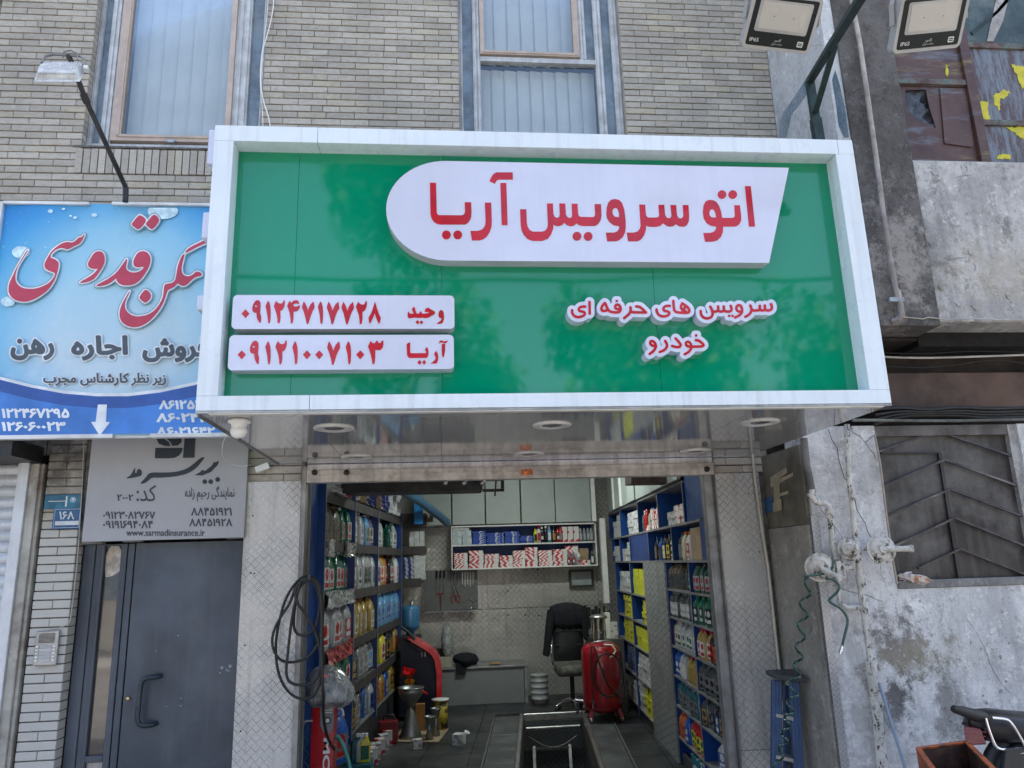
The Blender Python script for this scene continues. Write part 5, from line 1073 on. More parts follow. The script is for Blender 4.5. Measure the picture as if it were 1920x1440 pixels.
# underside recess, shutter box, cables
g = MB(); g.box((2.46, 5.05, 2.70), (8.0, 5.15, 3.3)); g.box((2.84, UY+0.26, UB-0.055), (8.0, 5.2, UB-0.031)); g.build('recess', plain('dark_brown_render', (0.035, 0.028, 0.025), 0.9, var=0.4, scale=3), nb)  # recess wall and underside in mottled dark brown
p = W(1675, 700, 4.86); q = W(1930, 762, 4.86); g = MB(); g.box((2.7, 4.86, q.z), (8.0, 5.04, p.z)); g.build('shutter_box', plain('brown_painted_sheet', (0.085, 0.05, 0.035), 0.6, 0.2, var=0.3, scale=3, dirt=0.3, dirtcol=(0.03, 0.025, 0.02)), nb)
# lower wall with its barred opening
GW0, GW1, GZ0, GZ1 = 2.932, 3.915, 1.70, 2.70
g = MB(); g.box((2.418, LY, -0.1), (GW0, LY+0.28, 2.73)); g.box((GW0, LY, -0.1), (8.0, LY+0.28, GZ0)); g.box((GW1+0.06, LY, GZ0), (8.0, LY+0.28, 2.73)); g.build('wall', M_low, nb)
M_sidel = mat_plaster('brown_grey_board', (0.27, 0.26, 0.235), (0.33, 0.315, 0.285), (0.19, 0.18, 0.16), 1.2, bump=0.25, streak=0.25)
g = MB(); g.box((2.385, LY+0.02, -0.1), (2.413, WY-0.002, 2.08)); g.build('side_board', M_sidel, nb)
g = MB(); g.box((2.39, LY+0.02, 2.085), (2.413, WY-0.002, 2.612)); g.build('side_board', plain('olive_board', (0.12, 0.115, 0.09), 0.6, var=0.3, scale=4, dirt=0.35, dirtcol=(0.07, 0.07, 0.06)), nb)
g = MB()
for k_, (a, b, c, d) in enumerate((((1444, 896), (1474, 876), (1476, 886), (1446, 908)), ((1450, 900), (1462, 892), (1462, 950), (1452, 955)), ((1444, 906), (1487, 886), (1487, 892), (1446, 914)), ((1452, 928), (1478, 920), (1478, 926), (1453, 934)), ((1446, 945), (1465, 935), (1466, 956), (1450, 960)))):
    P = [WX(*k, 2.3842-0.0006*k_) for k in (a, b, c, d)]; g.add([tuple(v) for v in P], [(0, 1, 2, 3)])
g.build('glue_smear', plain('beige_glue', (0.33, 0.30, 0.22), 0.8, var=0.15), nb)
g = MB(); P = [WX(*k, 2.381) for k in ((1433, 936), (1447, 931), (1449, 957), (1436, 964))]; g.add([tuple(v) for v in P], [(0, 1, 2, 3)]); g.build('blue_sticker', M_blueplate, nb)
g = MB(); g.box((2.40, LY-0.012, -0.05), (2.452, LY+0.02, 2.14)); g.build('tread_plate_trim', mat_checker('tread_plate_trim', 'x', 0.022, (0.48, 0.49, 0.50), 0.4, 0.6), nb)
bwn = thing('barred_window', None, None); bwn.parent = nb; bwn.location = (3.4-4.0, 0, GZ0)
M_sheet = plain('sooty_steel_sheet', (0.036, 0.031, 0.029), 0.5, 0.2, var=0.4, scale=3, dirt=0.6, dirtcol=(0.13, 0.125, 0.12), bump=0.3, bscale=40, streak=0.3)
g = MB(); g.box((GW0, LY+0.06, GZ0), (GW1+0.06, LY+0.07, 2.73)); g.build('steel_sheet', M_sheet, bwn)
def gb(mb, a, b, w, h, Y=LY+0.05): mb.bar(W(*a, Y), W(*b, Y), w, h, 0, (0, 1, 0))
g = MB(); gb(g, (1652, 850), (1762, 849), 0.012, 0.012); gb(g, (1761, 849), (1799, 1086), 0.022, 0.016); g.build('centre_bar', M_blackmetal, bwn)
for l, m, r in (((1645, 848), (1757, 808), (1905, 858)), ((1655, 912), (1771, 862), (1918, 915)), ((1662, 968), (1782, 917), (1935, 975)), ((1672, 1026), (1790, 971), (1945, 1033)), ((1722, 1066), (1800, 1029), (1960, 1092))):
    g = MB(); gb(g, l, m, 0.014, 0.014, LY+0.035); gb(g, m, r, 0.014, 0.014, LY+0.035); g.build('bar', plain('dark_steel_bar', (0.055, 0.05, 0.055), 0.4, 0.5, var=0.3, scale=10, dirt=0.3, dirtcol=(0.25, 0.24, 0.23)), bwn)
g = MB(); g.box((GW0, LY-0.01, GZ0-0.045), (8.0, LY+0.06, GZ0+0.006)); g.build('sill', mat_plaster('grey_sill', (0.17, 0.17, 0.165), (0.24, 0.24, 0.23), (0.1, 0.1, 0.1), 2, bump=0.5), bwn, bevel=0.006)
g = MB(); g.box((GW1+0.002, LY+0.02, GZ0), (GW1+0.06, LY+0.059, 2.73)); g.build('jamb', M_up, bwn)
g = MB(); g.box((GW0, LY+0.02, 2.66), (GW1, LY+0.059, 2.73)); g.build('lintel', plain('sooty_lintel', (0.12, 0.11, 0.105), 0.8, var=0.3), bwn)
# pieces of flaking plaster standing proud of the upper wall
g = MB(); rr_ = random.Random(11)
for (px, py, r) in ((1752, 324, 10), (1820, 473, 8), (1728, 535, 12), (1797, 572, 6), (1828, 576, 8), (1890, 556, 6), (1763, 540, 5), (1814, 400, 4), (1744, 458, 5)):
    c = W(px, py, UY); n = 9; k = r/275.0
    P = [(c.x+k*math.cos(2*math.pi*i/n)*rr_.uniform(0.55, 1.0), c.z+k*math.sin(2*math.pi*i/n)*rr_.uniform(0.55, 1.0)) for i in range(n)]
    g.prism(P, UY-0.008, UY+0.002)
g.build('flaking_plaster', M_up, nb)
rr_ = random.Random(31); M_scar = mat_plaster('scar_plaster', (0.40, 0.40, 0.40), (0.5, 0.5, 0.49), (0.28, 0.28, 0.28), 2.5, bump=0.6)
for k_ in range(46):
    px, py = rr_.uniform(1660, 1915), rr_.uniform(1112, 1330) if k_ < 34 else rr_.uniform(1200, 1420)
    if abs(px-1640) < 25: continue
    c = W(px, py, LY); n = 8; k = rr_.uniform(1.5, 5.5)/290.0; q_ = rr_.uniform(0.4, 1)
    P = [(c.x+q_*k*math.cos(2*math.pi*i/n)*rr_.uniform(0.45, 1.0), c.z+k*math.sin(2*math.pi*i/n)*rr_.uniform(0.45, 1.0)) for i in range(n)]
    g = MB(); g.prism(P, LY-rr_.uniform(0.002, 0.006), LY+0.002); g.build('plaster_scar', M_scar if k_ % 2 else M_low, nb)
# cracks in the painted wall
g = MB(); 
for pts in (((1553, 805), (1560, 825), (1570, 840), (1572, 860), (1578, 880), (1583, 896), (1590, 903)), ((1603, 935), (1606, 955), (1615, 970), (1622, 980), (1626, 995), (1634, 1008))):
    P = [W(x, y, LY-0.0005) for x, y in pts]; g.tube(P, 0.0022, 5)
g.build('crack', M_dark, nb)

# ---- cables and conduits under the overhang
M_cable = plain('pale_conduit', (0.42, 0.40, 0.36), 0.6, var=0.15, dirt=0.3)
cable('conduit', 'pale conduit crossing the dark recess above the brown shutter box', [W(x, y, 4.80) for x, y in ((1655, 669), (1700, 671), (1760, 671), (1850, 668), (1935, 665))], 0.008, M_cable, 'conduit', 1)
cable('black_wire', 'thin black wire sagging under the pale conduit', [W(x, y, 4.82) for x, y in ((1655, 686), (1720, 690), (1790, 685), (1860, 673), (1935, 683))], 0.004, M_rubber)
cable('black_wire', 'thin black wire running just above the pale conduit', [W(x, y, 4.82) for x, y in ((1655, 662), (1740, 664), (1810, 658), (1935, 661))], 0.004, M_rubber)
for i, (dy, lab) in enumerate(((0, 'topmost black cable of the bundle above the barred window'), (6, 'second black cable of the bundle above the barred window'), (11, 'third black cable of the bundle above the barred window'), (16, 'lowest black cable of the bundle above the barred window'))):
    cable('black_cable', lab, [W(x, y+dy, 4.72+0.01*i) for x, y in ((1640, 768+4*i), (1690, 764), (1740, 769-2*i), (1800, 763), (1850, 767), (1935, 764))], 0.011, M_rubber, 'cable', 1)
cable('conduit_pipe', 'grimy horizontal steel pipe running above the barred window', [W(x, y, 4.70) for x, y in ((1598, 788), (1650, 788), (1720, 789), (1800, 789), (1940, 786))], 0.011, plain('grimy_green_pipe', (0.14, 0.15, 0.13), 0.6, 0.2, var=0.4, scale=5, dirt=0.6, dirtcol=(0.06, 0.055, 0.05)), 'pipe', 0)
cable('festoon_chain', 'thin pale bead chain along the lower edge of the grey overhang', [W(x, y, 4.53) for x, y in ((1690, 594), (1730, 598), (1740, 595), (1775, 599), (1830, 597), (1870, 600), (1935, 599))], 0.0045, M_cable, 'chain', 0)

# drain pipe on the dark column
dp = thing('drain_pipe', 'pale stained drain pipe running down the dark column to an elbow', 'pipe', W(1662, 560, 4.50))
M_pipe = plain('stained_plastic_pipe', (0.40, 0.36, 0.33), 0.6, var=0.2, scale=9, dirt=0.5, dirtcol=(0.13, 0.11, 0.10), streak=0.4)
g = MB(); g.tube([W(x, y, 4.50) for x, y in ((1593, -20), (1612, 80), (1625, 170), (1642, 290), (1655, 390), (1668, 480), (1681, 550))], 0.017, 12); g.build('pipe', M_pipe, dp)
g = MB(); g.tube([W(1682, 545, 4.50), W(1687, 572, 4.50), W(1690, 590, 4.50), W(1684, 600, 4.50), W(1674, 603, 4.53)], [0.022, 0.022, 0.023, 0.022, 0.021], 12); g.build('elbow', M_pipe, dp)
g = MB(); g.bar(W(1667, 562, 4.49), W(1694, 562, 4.49), 0.02, 0.03); g.build('clip', M_galv, dp)

# ---- gas pipes and regulators
n_ = NT('flaking_cream_pipe_paint'); c_ = n_.mix(n_.ramp(n_.noise(14, 5, 0.6), 0.42, 0.58), (0.46, 0.45, 0.42), (0.58, 0.565, 0.53)); fk = n_.ramp(n_.noise(34, 9, 0.8, n_.scaled(n_.co(), (1, 1, 0.6))), 0.54, 0.56)
c_ = n_.mix(n_.math('MULTIPLY', fk, n_.ramp(n_.noise(5, 3), 0.34, 0.46)), c_, (0.05, 0.042, 0.036)); n_.bsdf(c_, 0.42, 0.0, n_.math('SUBTRACT', 1.0, fk), 0.5, 0.004); M_gas = n_.m
gp = thing('gas_pipe', 'tall flaking cream gas pipe with fittings down the whitewashed wall', 'gas pipe', W(1625, 1100, 4.70)); GY = 4.71
def gt(pts, r, Y=GY, seg=12): 
    g = MB(); g.tube([W(x, y, Y) for x, y in pts], r, seg); return g
g = gt([(1588, 796), (1592, 900), (1596, 925), (1604, 1010), (1611, 1070), (1616, 1130), (1625, 1190), (1632, 1240)], 0.0175); g.build('pipe', M_gas, gp)
g = gt([(1632, 1240), (1640, 1300), (1648, 1370), (1657, 1460)], 0.033); g.build('lower_pipe', M_gas, gp)
for a, b, r in (((1594, 914), (1597, 926), 0.026), ((1605, 1016), (1608, 1034), 0.028), ((1612, 1078), (1617, 1102), 0.030), ((1619, 1130), (1622, 1150), 0.029), ((1645, 1312), (1648, 1322), 0.038), ((1631, 1238), (1633, 1243), 0.040), ((1593, 800), (1594, 806), 0.02)):
    g = MB(); g.tube([W(*a, GY), W(*b, GY)], r, 10); g.build('fitting', M_gas, gp, bevel=0.002)
g = gt([(1575, 1131), (1588, 1140), (1616, 1138)], 0.017); g.build('branch', M_gas, gp)
gp2 = thing('gas_pipe', 'shorter cream gas pipe with a double bend and regulator beside the side board', 'gas pipe', W(1560, 1100, 4.70))
g = gt([(1507, 822), (1512, 870), (1519, 905), (1523, 925)], 0.024, 4.72); g.build('upper_pipe', plain('dark_grey_pipe', (0.13, 0.13, 0.125), 0.6, 0.2, var=0.3, dirt=0.3), gp2)
g = gt([(1522, 918), (1524, 932), (1528, 940), (1540, 942), (1549, 944), (1554, 950), (1557, 965), (1559, 990), (1563, 1030), (1566, 1048)], 0.0195); g.build('pipe', M_gas, gp2)
for a, b in (((1520, 924), (1523, 934)), ((1531, 941), (1538, 942)), ((1554, 954), (1556, 972))):
    g = MB(); g.tube([W(*a, GY), W(*b, GY)], 0.0265, 10); g.build('fitting', M_gas, gp2, bevel=0.002)
g = gt([(1568, 1050), (1570, 1090), (1574, 1131)], 0.012); g.build('riser', M_gas, gp2)
def regulator(name, label, c, r, tilt, spout, Y):
    p = W(*c, Y); th = thing(name, label, 'gas regulator', p); ax = Vector(tilt).normalized()
    g = MB(); g.lathe([(0, -0.034), (r*0.5, -0.030), (r*0.88, -0.012), (r*0.9, -0.006)], p, 28, axis=ax); g.lathe([(r*0.85, -0.006), (r*1.04, -0.006), (r*1.04, 0.005), (r*0.86, 0.005)], p, 28, axis=ax, smooth=False); g.lathe([(r*0.87, 0.005), (r*0.85, 0.012), (r*0.6, 0.024)], p, 28, axis=ax); g.lathe([(r*0.6, 0.024), (r*0.52, 0.024), (r*0.50, 0.020), (r*0.3, 0.024), (r*0.28, 0.036), (0, 0.037)], p, 28, axis=ax, smooth=False); g.build('diaphragm', M_gas, th)
    for i in range(6):
        a = i*math.pi/3; q = ax.to_track_quat('Z', 'Y'); v = q @ Vector((math.cos(a)*r*0.98, math.sin(a)*r*0.98, 0.004)); g = MB(); g.lathe([(0.006, 0), (0.006, 0.009), (0, 0.009)], p+v, 6, axis=ax, smooth=False); g.build('bolt', M_gas, th)
    g = MB(); s0 = p+ax*0.02; s1 = s0+Vector(spout); g.tube([s0, s0.lerp(s1, 0.7), s1], [0.021, 0.018, 0.019], 14); g.build('spout', M_gas, th)
    e = Vector(spout).normalized(); g = MB(); g.tube([s1-e*0.004, s1+e*0.016], 0.023, 14); g.build('spout_collar', M_gas, th); return th
regulator('gas_regulator', 'largest gas regulator with a long spout pointing right, beside the barred window', (1652, 1030), 0.090, (-0.05, -1, 0.05), (0.150, -0.055, -0.002), 4.62)
regulator('gas_regulator', 'small round gas regulator clamped between the two larger ones on the gas pipe', (1591, 1029), 0.060, (-0.5, -1, -0.02), (0.025, -0.03, 0.006), 4.64)
regulator('gas_regulator', 'lowest gas regulator, spout tilted down to the right, with the green coil hose below', (1537, 1064), 0.086, (-0.45, -1, -0.2), (0.06, -0.10, -0.055), 4.64)
g = MB(); a = W(1600, 1022, 4.68); g.box((a.x-0.03, 4.65, a.z-0.10), (a.x+0.035, 4.73, a.z+0.02)); g.tube([W(1600, 1029, 4.68), W(1632, 1029, 4.68)], 0.014, 8); tag(g.build('valve', M_gas, bevel=0.006), 'cream painted valve block behind the small gas regulator', 'valve')
g = MB(); a = W(1570, 1068, 4.68); g.box((a.x-0.02, 4.65, a.z-0.06), (a.x+0.04, 4.73, a.z+0.055)); g.tube([W(1580, 1065, 4.68), W(1598, 1063, 4.68)], 0.022, 8); tag(g.build('valve', M_gas, bevel=0.006), 'cream painted valve block right of the lowest gas regulator', 'valve')
cable('wire_bundle', 'small bundle of thin wires dangling under the largest gas regulator', [W(x, y, 4.73) for x, y in ((1652, 1058), (1650, 1070), (1656, 1085), (1654, 1074), (1659, 1092))], 0.002, M_gas, 'wire', 1)
cable('gas_earth_wire', 'thin beige pipe running down the left edge of the barred window', [W(x, y, 4.745) for x, y in ((1640, 815), (1646, 845), (1652, 880), (1660, 950), (1668, 1010), (1676, 1060), (1682, 1095))], 0.008, plain('beige_pipe', (0.30, 0.26, 0.22), 0.6, var=0.2), 'pipe', 1)
cable('wall_conduit', 'cream conduit pipe running down beside the right tread plate', [W(1408, 792, 5.355), W(1412, 860, 5.355), W(1416, 900, 5.355), W(1430, 1000, 5.355), W(1440, 1060, 5.355), W(1462, 1262, 5.355)], 0.011, plain('cream_conduit', (0.46, 0.43, 0.37), 0.5, var=0.1, dirt=0.2), 'conduit', 0)

# ---- coil hose
ch = thing('coil_hose', 'dark green coiled air hose hanging from the lowest gas regulator to the stepladder', 'hose', W(1500, 1250, 4.6))
M_hose = plain('green_air_hose', (0.005, 0.055, 0.042), 0.25, coat=0.5)
zig = [(1515, 1081), (1508, 1090), (1513, 1104), (1523, 1113), (1515, 1119), (1500, 1127), (1500, 1137), (1514, 1150), (1515, 1157), (1498, 1166), (1495, 1176), (1510, 1192), (1510, 1198), (1494, 1206), (1491, 1216), (1506, 1230), (1506, 1235), (1490, 1241), (1487, 1250), (1500, 1266), (1500, 1270), (1478, 1276), (1480, 1290), (1496, 1300), (1496, 1304), (1476, 1312), (1476, 1322), (1490, 1332), (1488, 1337), (1470, 1342), (1472, 1350), (1484, 1360), (1482, 1364), (1466, 1370), (1466, 1380), (1478, 1388), (1476, 1393), (1460, 1398), (1460, 1408), (1470, 1418), (1465, 1425), (1450, 1432), (1448, 1450)]
P = smooth_path(zig, 2); g = MB(); g.tube([W(x, y, 4.60+0.03*math.sin(i*0.75)) for i, (x, y) in enumerate(P)], 0.0078, 6); g.build('coil', M_hose, ch)
P = smooth_path([(1548, 1085), (1560, 1086), (1572, 1094), (1574, 1106), (1562, 1118), (1553, 1125), (1560, 1132), (1576, 1140), (1588, 1155), (1590, 1168), (1584, 1190), (1579, 1212)], 2); g = MB(); g.tube([W(x, y, 4.60) for x, y in P], 0.0078, 6); g.build('loose_end', M_hose, ch)
g = MB(); g.tube([W(1579, 1210, 4.6), W(1577, 1220, 4.6), W(1575, 1226, 4.6)], [0.007, 0.011, 0.009], 10); g.build('coupling', M_chrome, ch)
P = smooth_path([(1508, 1080), (1540, 1078), (1560, 1070), (1562, 1055), (1559, 1045)], 2); g = MB(); g.tube([W(x, y, 4.60) for x, y in P], 0.007, 6); g.build('feed', M_hose, ch)

# ---- folded blue stepladder
ld = thing('stepladder', 'folded blue stepladder with grey top cap leaning by the right jamb', 'ladder', W(1470, 1440, 5.0))
M_ladder = plain('blue_ladder_fibreglass', (0.035, 0.075, 0.17), 0.45, var=0.15, scale=10, dirt=0.2); LDY = 5.08
g = MB(); p = W(1444, 1262, LDY); q = W(1500, 1272, LDY); g.hexa([(p.x, LDY-0.10, p.z-0.03), (q.x, LDY-0.10, p.z-0.06), (q.x, LDY+0.07, p.z-0.02), (p.x, LDY+0.07, p.z-0.02), (p.x-0.005, LDY-0.11, p.z), (q.x+0.005, LDY-0.11, p.z-0.025), (q.x, LDY+0.08, p.z+0.01), (p.x, LDY+0.08, p.z+0.01)]); g.build('top_cap', plain('dark_cap', (0.05, 0.055, 0.065), 0.5), ld, bevel=0.006)
for a, b, w in (((1456, 1275), (1455, 1450), 0.065), ((1488, 1275), (1497, 1450), 0.065)):
    g = MB(); P0, P1 = W(*a, LDY-0.03), W(*b, LDY-0.03); g.bar(P0, P1, w, 0.035, 0, (0, 1, 0))
    for o in (-0.022, 0, 0.022): g.bar(P0+Vector((o, -0.019, 0)), P1+Vector((o, -0.019, 0)), 0.008, 0.006, 0, (0, 1, 0))
    g.build('rail', M_ladder, ld, bevel=0.003)
g = MB(); g.bar(W(1474, 1285, LDY+0.05), W(1474, 1450, LDY+0.05), 0.03, 0.03, 0, (0, 1, 0)); g.build('rear_rail', M_ladder, ld)
for y in (1340, 1418):
    g = MB(); g.hexa([tuple(W(x, yy, Yq)) for x, yy, Yq in ((1455, y+4, LDY-0.055), (1488, y+12, LDY-0.055), (1488, y+4, LDY+0.02), (1455, y-2, LDY+0.02), (1455, y-2, LDY-0.055), (1488, y+5, LDY-0.055), (1488, y-2, LDY+0.02), (1455, y-8, LDY+0.02))]); g.build('step', M_galv, ld)
# leaning pole
cable('leaning_pole', 'thin blue grey pole leaning against the gas pipe', [W(1648, 1280, 4.66), W(1662, 1325, 4.60), W(1702, 1455, 4.45)], 0.010, plain('blue_grey_pole', (0.20, 0.26, 0.33), 0.4, 0.1, var=0.05), 'pole', 0)
# rubbish bag on the sill
rb = thing('rubbish_bag', 'crumpled clear plastic bag of rubbish on the sill of the barred window', 'plastic bag', W(1705, 1098, 4.72))
g = MB(); rr_ = random.Random(2); vs = []; N1, N2 = 9, 16; c = W(1712, 1086, 4.78); sx, sz = 0.105, 0.038
for j in range(N1):
    ph = math.pi*j/(N1-1)
    for i in range(N2):
        th_ = 2*math.pi*i/N2; k = rr_.uniform(0.72, 1.12); tail = 1.0+0.3*max(0, math.cos(th_))
        vs.append((c.x+sx*k*tail*math.sin(ph)*math.cos(th_), c.y+0.05*k*math.sin(ph)*math.sin(th_), c.z+sz*k*math.cos(ph)+(-0.012*math.cos(th_))))
g.add(vs, [(j*N2+i, j*N2+(i+1) % N2, (j+1)*N2+(i+1) % N2, (j+1)*N2+i) for j in range(N1-1) for i in range(N2)], 0, False)
n_ = NT('bag_film'); v_ = n_.n('TexVoronoi', {'Scale': 38.0, 'Vector': n_.co()}).outputs['Color']; c_ = n_.mix(0.9, v_, (0.42, 0.38, 0.35)); c_ = n_.mix(n_.ramp(n_.noise(25, 4), 0.5, 0.62), c_, (0.34, 0.13, 0.035)); n_.bsdf(c_, 0.2, 0, n_.noise(50, 3), 0.6, 0.01, coat=0.8)
g.build('bag', n_.m, rb)
# ---- motorbike tail and orange crate at the bottom right
mbk = thing('motorbike', 'parked black motorbike with chrome rack and red tail light at the bottom right corner', 'motorbike', W(1900, 1440, 3.9)); MBY = 3.95
M_seat = plain('black_vinyl_seat', (0.018, 0.018, 0.02), 0.38, var=0.2, bump=0.2, bscale=90); M_redl = plain('red_lens', (0.13, 0.008, 0.02), 0.2, coat=0.4)
def mp(x, y, d=0.0): return W(x, y, MBY+d)
g = MB(); rings = []
for (x, yt, yb, d) in ((1836, 1362, 1372, 0.09), (1846, 1334, 1392, 0.11), (1870, 1332, 1398, 0.125), (1905, 1336, 1398, 0.13), (1960, 1340, 1400, 0.14), (2040, 1350, 1410, 0.13)):
    t, b = mp(x, yt), mp(x, yb); cz, hh = (t.z+b.z)/2, (t.z-b.z)/2; rings.append([(t.x, MBY+0.05+d*math.cos(2*math.pi*i/14), cz+hh*math.copysign(abs(math.sin(2*math.pi*i/14))**0.6, math.sin(2*math.pi*i/14))) for i in range(14)])
g.loft(rings); g.build('seat', M_seat, mbk)
g = MB(); P = smooth_path([(1848, 1346), (1852, 1362), (1860, 1385), (1868, 1402), (1880, 1406), (1900, 1404), (1925, 1404), (1960, 1410)], 2); g.tube([mp(x, y, -0.09) for x, y in P], 0.0075, 8); P = smooth_path([(1860, 1346), (1885, 1348), (1893, 1352), (1905, 1368), (1918, 1392), (1930, 1410)], 2); g.tube([mp(x, y, -0.10) for x, y in P], 0.0075, 8); g.build('grab_rail', M_chrome, mbk)
g = MB(); g.hexa([tuple(v) for v in (mp(1812, 1398, -0.06), mp(1850, 1396, -0.06), mp(1850, 1390, 0.12), mp(1812, 1392, 0.12), mp(1806, 1362, -0.06), mp(1838, 1366, -0.06), mp(1838, 1360, 0.12), mp(1806, 1356, 0.12))]); tlm = g.build('tail_light', M_redl, mbk, bevel=0.006, bseg=2)
g = MB()
for yy in (1368, 1376, 1384): g.bar(mp(1807, yy, -0.062), mp(1848, yy+5, -0.062), 0.003, 0.004)
g.build('lens_rib', plain('pink_reflector', (0.22, 0.05, 0.08), 0.4), tlm)
g = MB(); g.tube([mp(1786, 1328, -0.12), mp(1790, 1330, -0.12), mp(1803, 1333, -0.1), mp(1818, 1338, -0.08), mp(1832, 1342, -0.06), mp(1846, 1345, -0.04)], [0.016, 0.019, 0.024, 0.028, 0.032, 0.026], 12); g.bar(mp(1814, 1342, -0.06), mp(1820, 1362, -0.03), 0.012, 0.012); g.build('handle_grip', M_rubber, mbk)
g = MB(); P = [mp(x, y, -0.02) for x, y in ((1862, 1460), (1866, 1432), (1876, 1414), (1892, 1405), (1910, 1404), (1940, 1412))]
rings = [[tuple(p+Vector((0, 0.085*math.cos(a), 0.0))+Vector((0.016*math.sin(a), 0, 0.030*math.sin(a)))) for a in [2*math.pi*i/10 for i in range(10)]] for p in P]; g.loft(rings); g.build('chrome_fender', M_chrome, mbk)
g = MB(); c = mp(1912, 1478, 0.0); g.lathe([(0.19, -0.03), (0.235, -0.035), (0.262, -0.02), (0.27, 0.0), (0.262, 0.02), (0.235, 0.035), (0.19, 0.03)], c+Vector((0.02, 0.02, 0)), 32, axis=(0.25, -1, 0)); g.build('rear_tyre', M_rubber, mbk)
g = MB(); g.lathe([(0.0, -0.02), (0.05, -0.025), (0.06, -0.01), (0.165, -0.012), (0.19, -0.025), (0.19, 0.025), (0, 0.025)], c+Vector((0.02, 0.02, 0)), 32, axis=(0.25, -1, 0)); g.build('rim', M_chrome, mbk)
g = MB(); g.hexa([tuple(v) for v in (mp(1880, 1450, -0.12), mp(2100, 1460, -0.12), mp(2100, 1450, 0.2), mp(1880, 1440, 0.2), mp(1885, 1402, -0.1), mp(2100, 1402, -0.1), mp(2100, 1400, 0.2), mp(1885, 1400, 0.2))]); g.tube([mp(2100, 1430), mp(2200, 1600), mp(2230, 1800)], 0.02, 8); g.build('body', M_seat, mbk, bevel=0.02, bseg=2)
cr = thing('orange_crate', 'rusty orange steel box, open at the top, in the bottom right corner', 'crate', W(1800, 1450, 3.6)); CY = 3.7
n_ = NT('rusted_orange_paint'); c_ = n_.mix(n_.ramp(n_.noise(9, 7, 0.75), 0.44, 0.6), (0.36, 0.085, 0.02), (0.20, 0.045, 0.015)); c_ = n_.mix(n_.ramp(n_.noise(22, 8, 0.8), 0.53, 0.58, 0, 0.9), c_, (0.04, 0.022, 0.015)); n_.bsdf(c_, 0.5, 0.1, n_.noise(40, 5), 0.3, 0.004); M_or = n_.m
M_rusty = plain('rusty_inside', (0.045, 0.02, 0.014), 0.7, var=0.5, scale=12)
A, B, Cc, D = W(1721, 1406, CY-0.12), W(1745, 1412, CY-0.16), W(1833, 1396, CY+0.16), W(1868, 1442, CY-0.02)
def wall_(mb, a, b, t=0.010, h=0.28, mi=0):
    d = Vector((b.x-a.x, b.y-a.y, 0)).normalized(); n = Vector((-d.y, d.x, 0))*t
    mb.hexa([a-Vector((0, 0, h)), b-Vector((0, 0, h)), b+n-Vector((0, 0, h)), a+n-Vector((0, 0, h)), a, b, b+n, a+n], mi)
c0 = W(1722, 1404, 3.62); c1 = W(1822, 1392, 3.69); zz = (c0.z+c1.z)/2; c0 = WZ(1722, 1404, zz); c1 = WZ(1812, 1391, zz)
dv = Vector((c1.x-c0.x, c1.y-c0.y, 0)); nv = Vector((dv.y, -dv.x, 0)).normalized()*0.50; c2 = WZ(1905, 1485, zz); c3 = WZ(1790, 1500, zz)
g = MB(); 
for a, b in ((c0, c1), (c1, c2), (c2, c3), (c3, c0)): wall_(g, a, b)
g.build('side', M_or, cr); g = MB(); m_ = (c0+c1+c2+c3)/4; cc_ = [p.lerp(m_, 0.07)-Vector((0, 0, 0.006)) for p in (c0, c1, c2, c3)]
for i in range(4): wall_(g, cc_[i], cc_[(i+1) % 4], 0.004, 0.26)
g.build('lining', M_rusty, cr)
g = MB()
for a, b in ((c0, c1), (c1, c2), (c2, c3), (c3, c0)): g.bar(a, b, 0.024, 0.012)
g.build('rim', M_or, cr, bevel=0.002)
g = MB(); m_ = (c0+c1+c2+c3)/4; g.hexa([p.lerp(m_, 0.05)-Vector((0, 0, 0.28)) for p in (c0, c1, c2, c3)]+[p.lerp(m_, 0.05)-Vector((0, 0, 0.27)) for p in (c0, c1, c2, c3)]); g.build('bottom', M_rusty, cr)
# ================================================================ SHOP INTERIOR
def LX(y): return -1.10+0.10*(y-5.4)
def RX(y): return 2.05+0.08*(y-5.4)
BKY = 11.60
M_floor = plain('dark_floor_tile', (0.036, 0.040, 0.043), 0.42, var=0.35, scale=2.2, dirt=0.4, dirtcol=(0.11, 0.11, 0.11), objvar=0.35, bump=0.15)
M_platform = plain('worn_grey_platform', (0.10, 0.11, 0.115), 0.45, 0.3, var=0.25, scale=3, dirt=0.4, dirtcol=(0.05, 0.05, 0.05))
M_blue = plain('blue_melamine', (0.008, 0.048, 0.205), 0.38, var=0.15, scale=3, dirt=0.08)
M_edge = plain('grey_board_edge', (0.20, 0.205, 0.21), 0.5, var=0.15, dirt=0.3)
M_fascia = plain('brown_grey_fascia', (0.055, 0.05, 0.048), 0.55, var=0.15, dirt=0.2)
M_cab = plain('pale_green_laminate', (0.36, 0.40, 0.385), 0.42, var=0.07, scale=2, dirt=0.15, dirtcol=(0.22, 0.23, 0.22))
M_greybench = plain('grey_bench_laminate', (0.23, 0.245, 0.25), 0.4, var=0.06, scale=2, dirt=0.12)
def fx(s, y): return s+0.12*(y-5.4)
fl_ = thing('floor', 'dark grey tiled workshop floor around the inspection pit', None, (0.8, 5.4, 0)); fl_['kind'] = 'structure'
PITL, PITR, PITF = 0.437, 1.18, 10.02          # pit edges as s, its far end
s0 = -1.55
rr_ = random.Random(4); y = 5.43
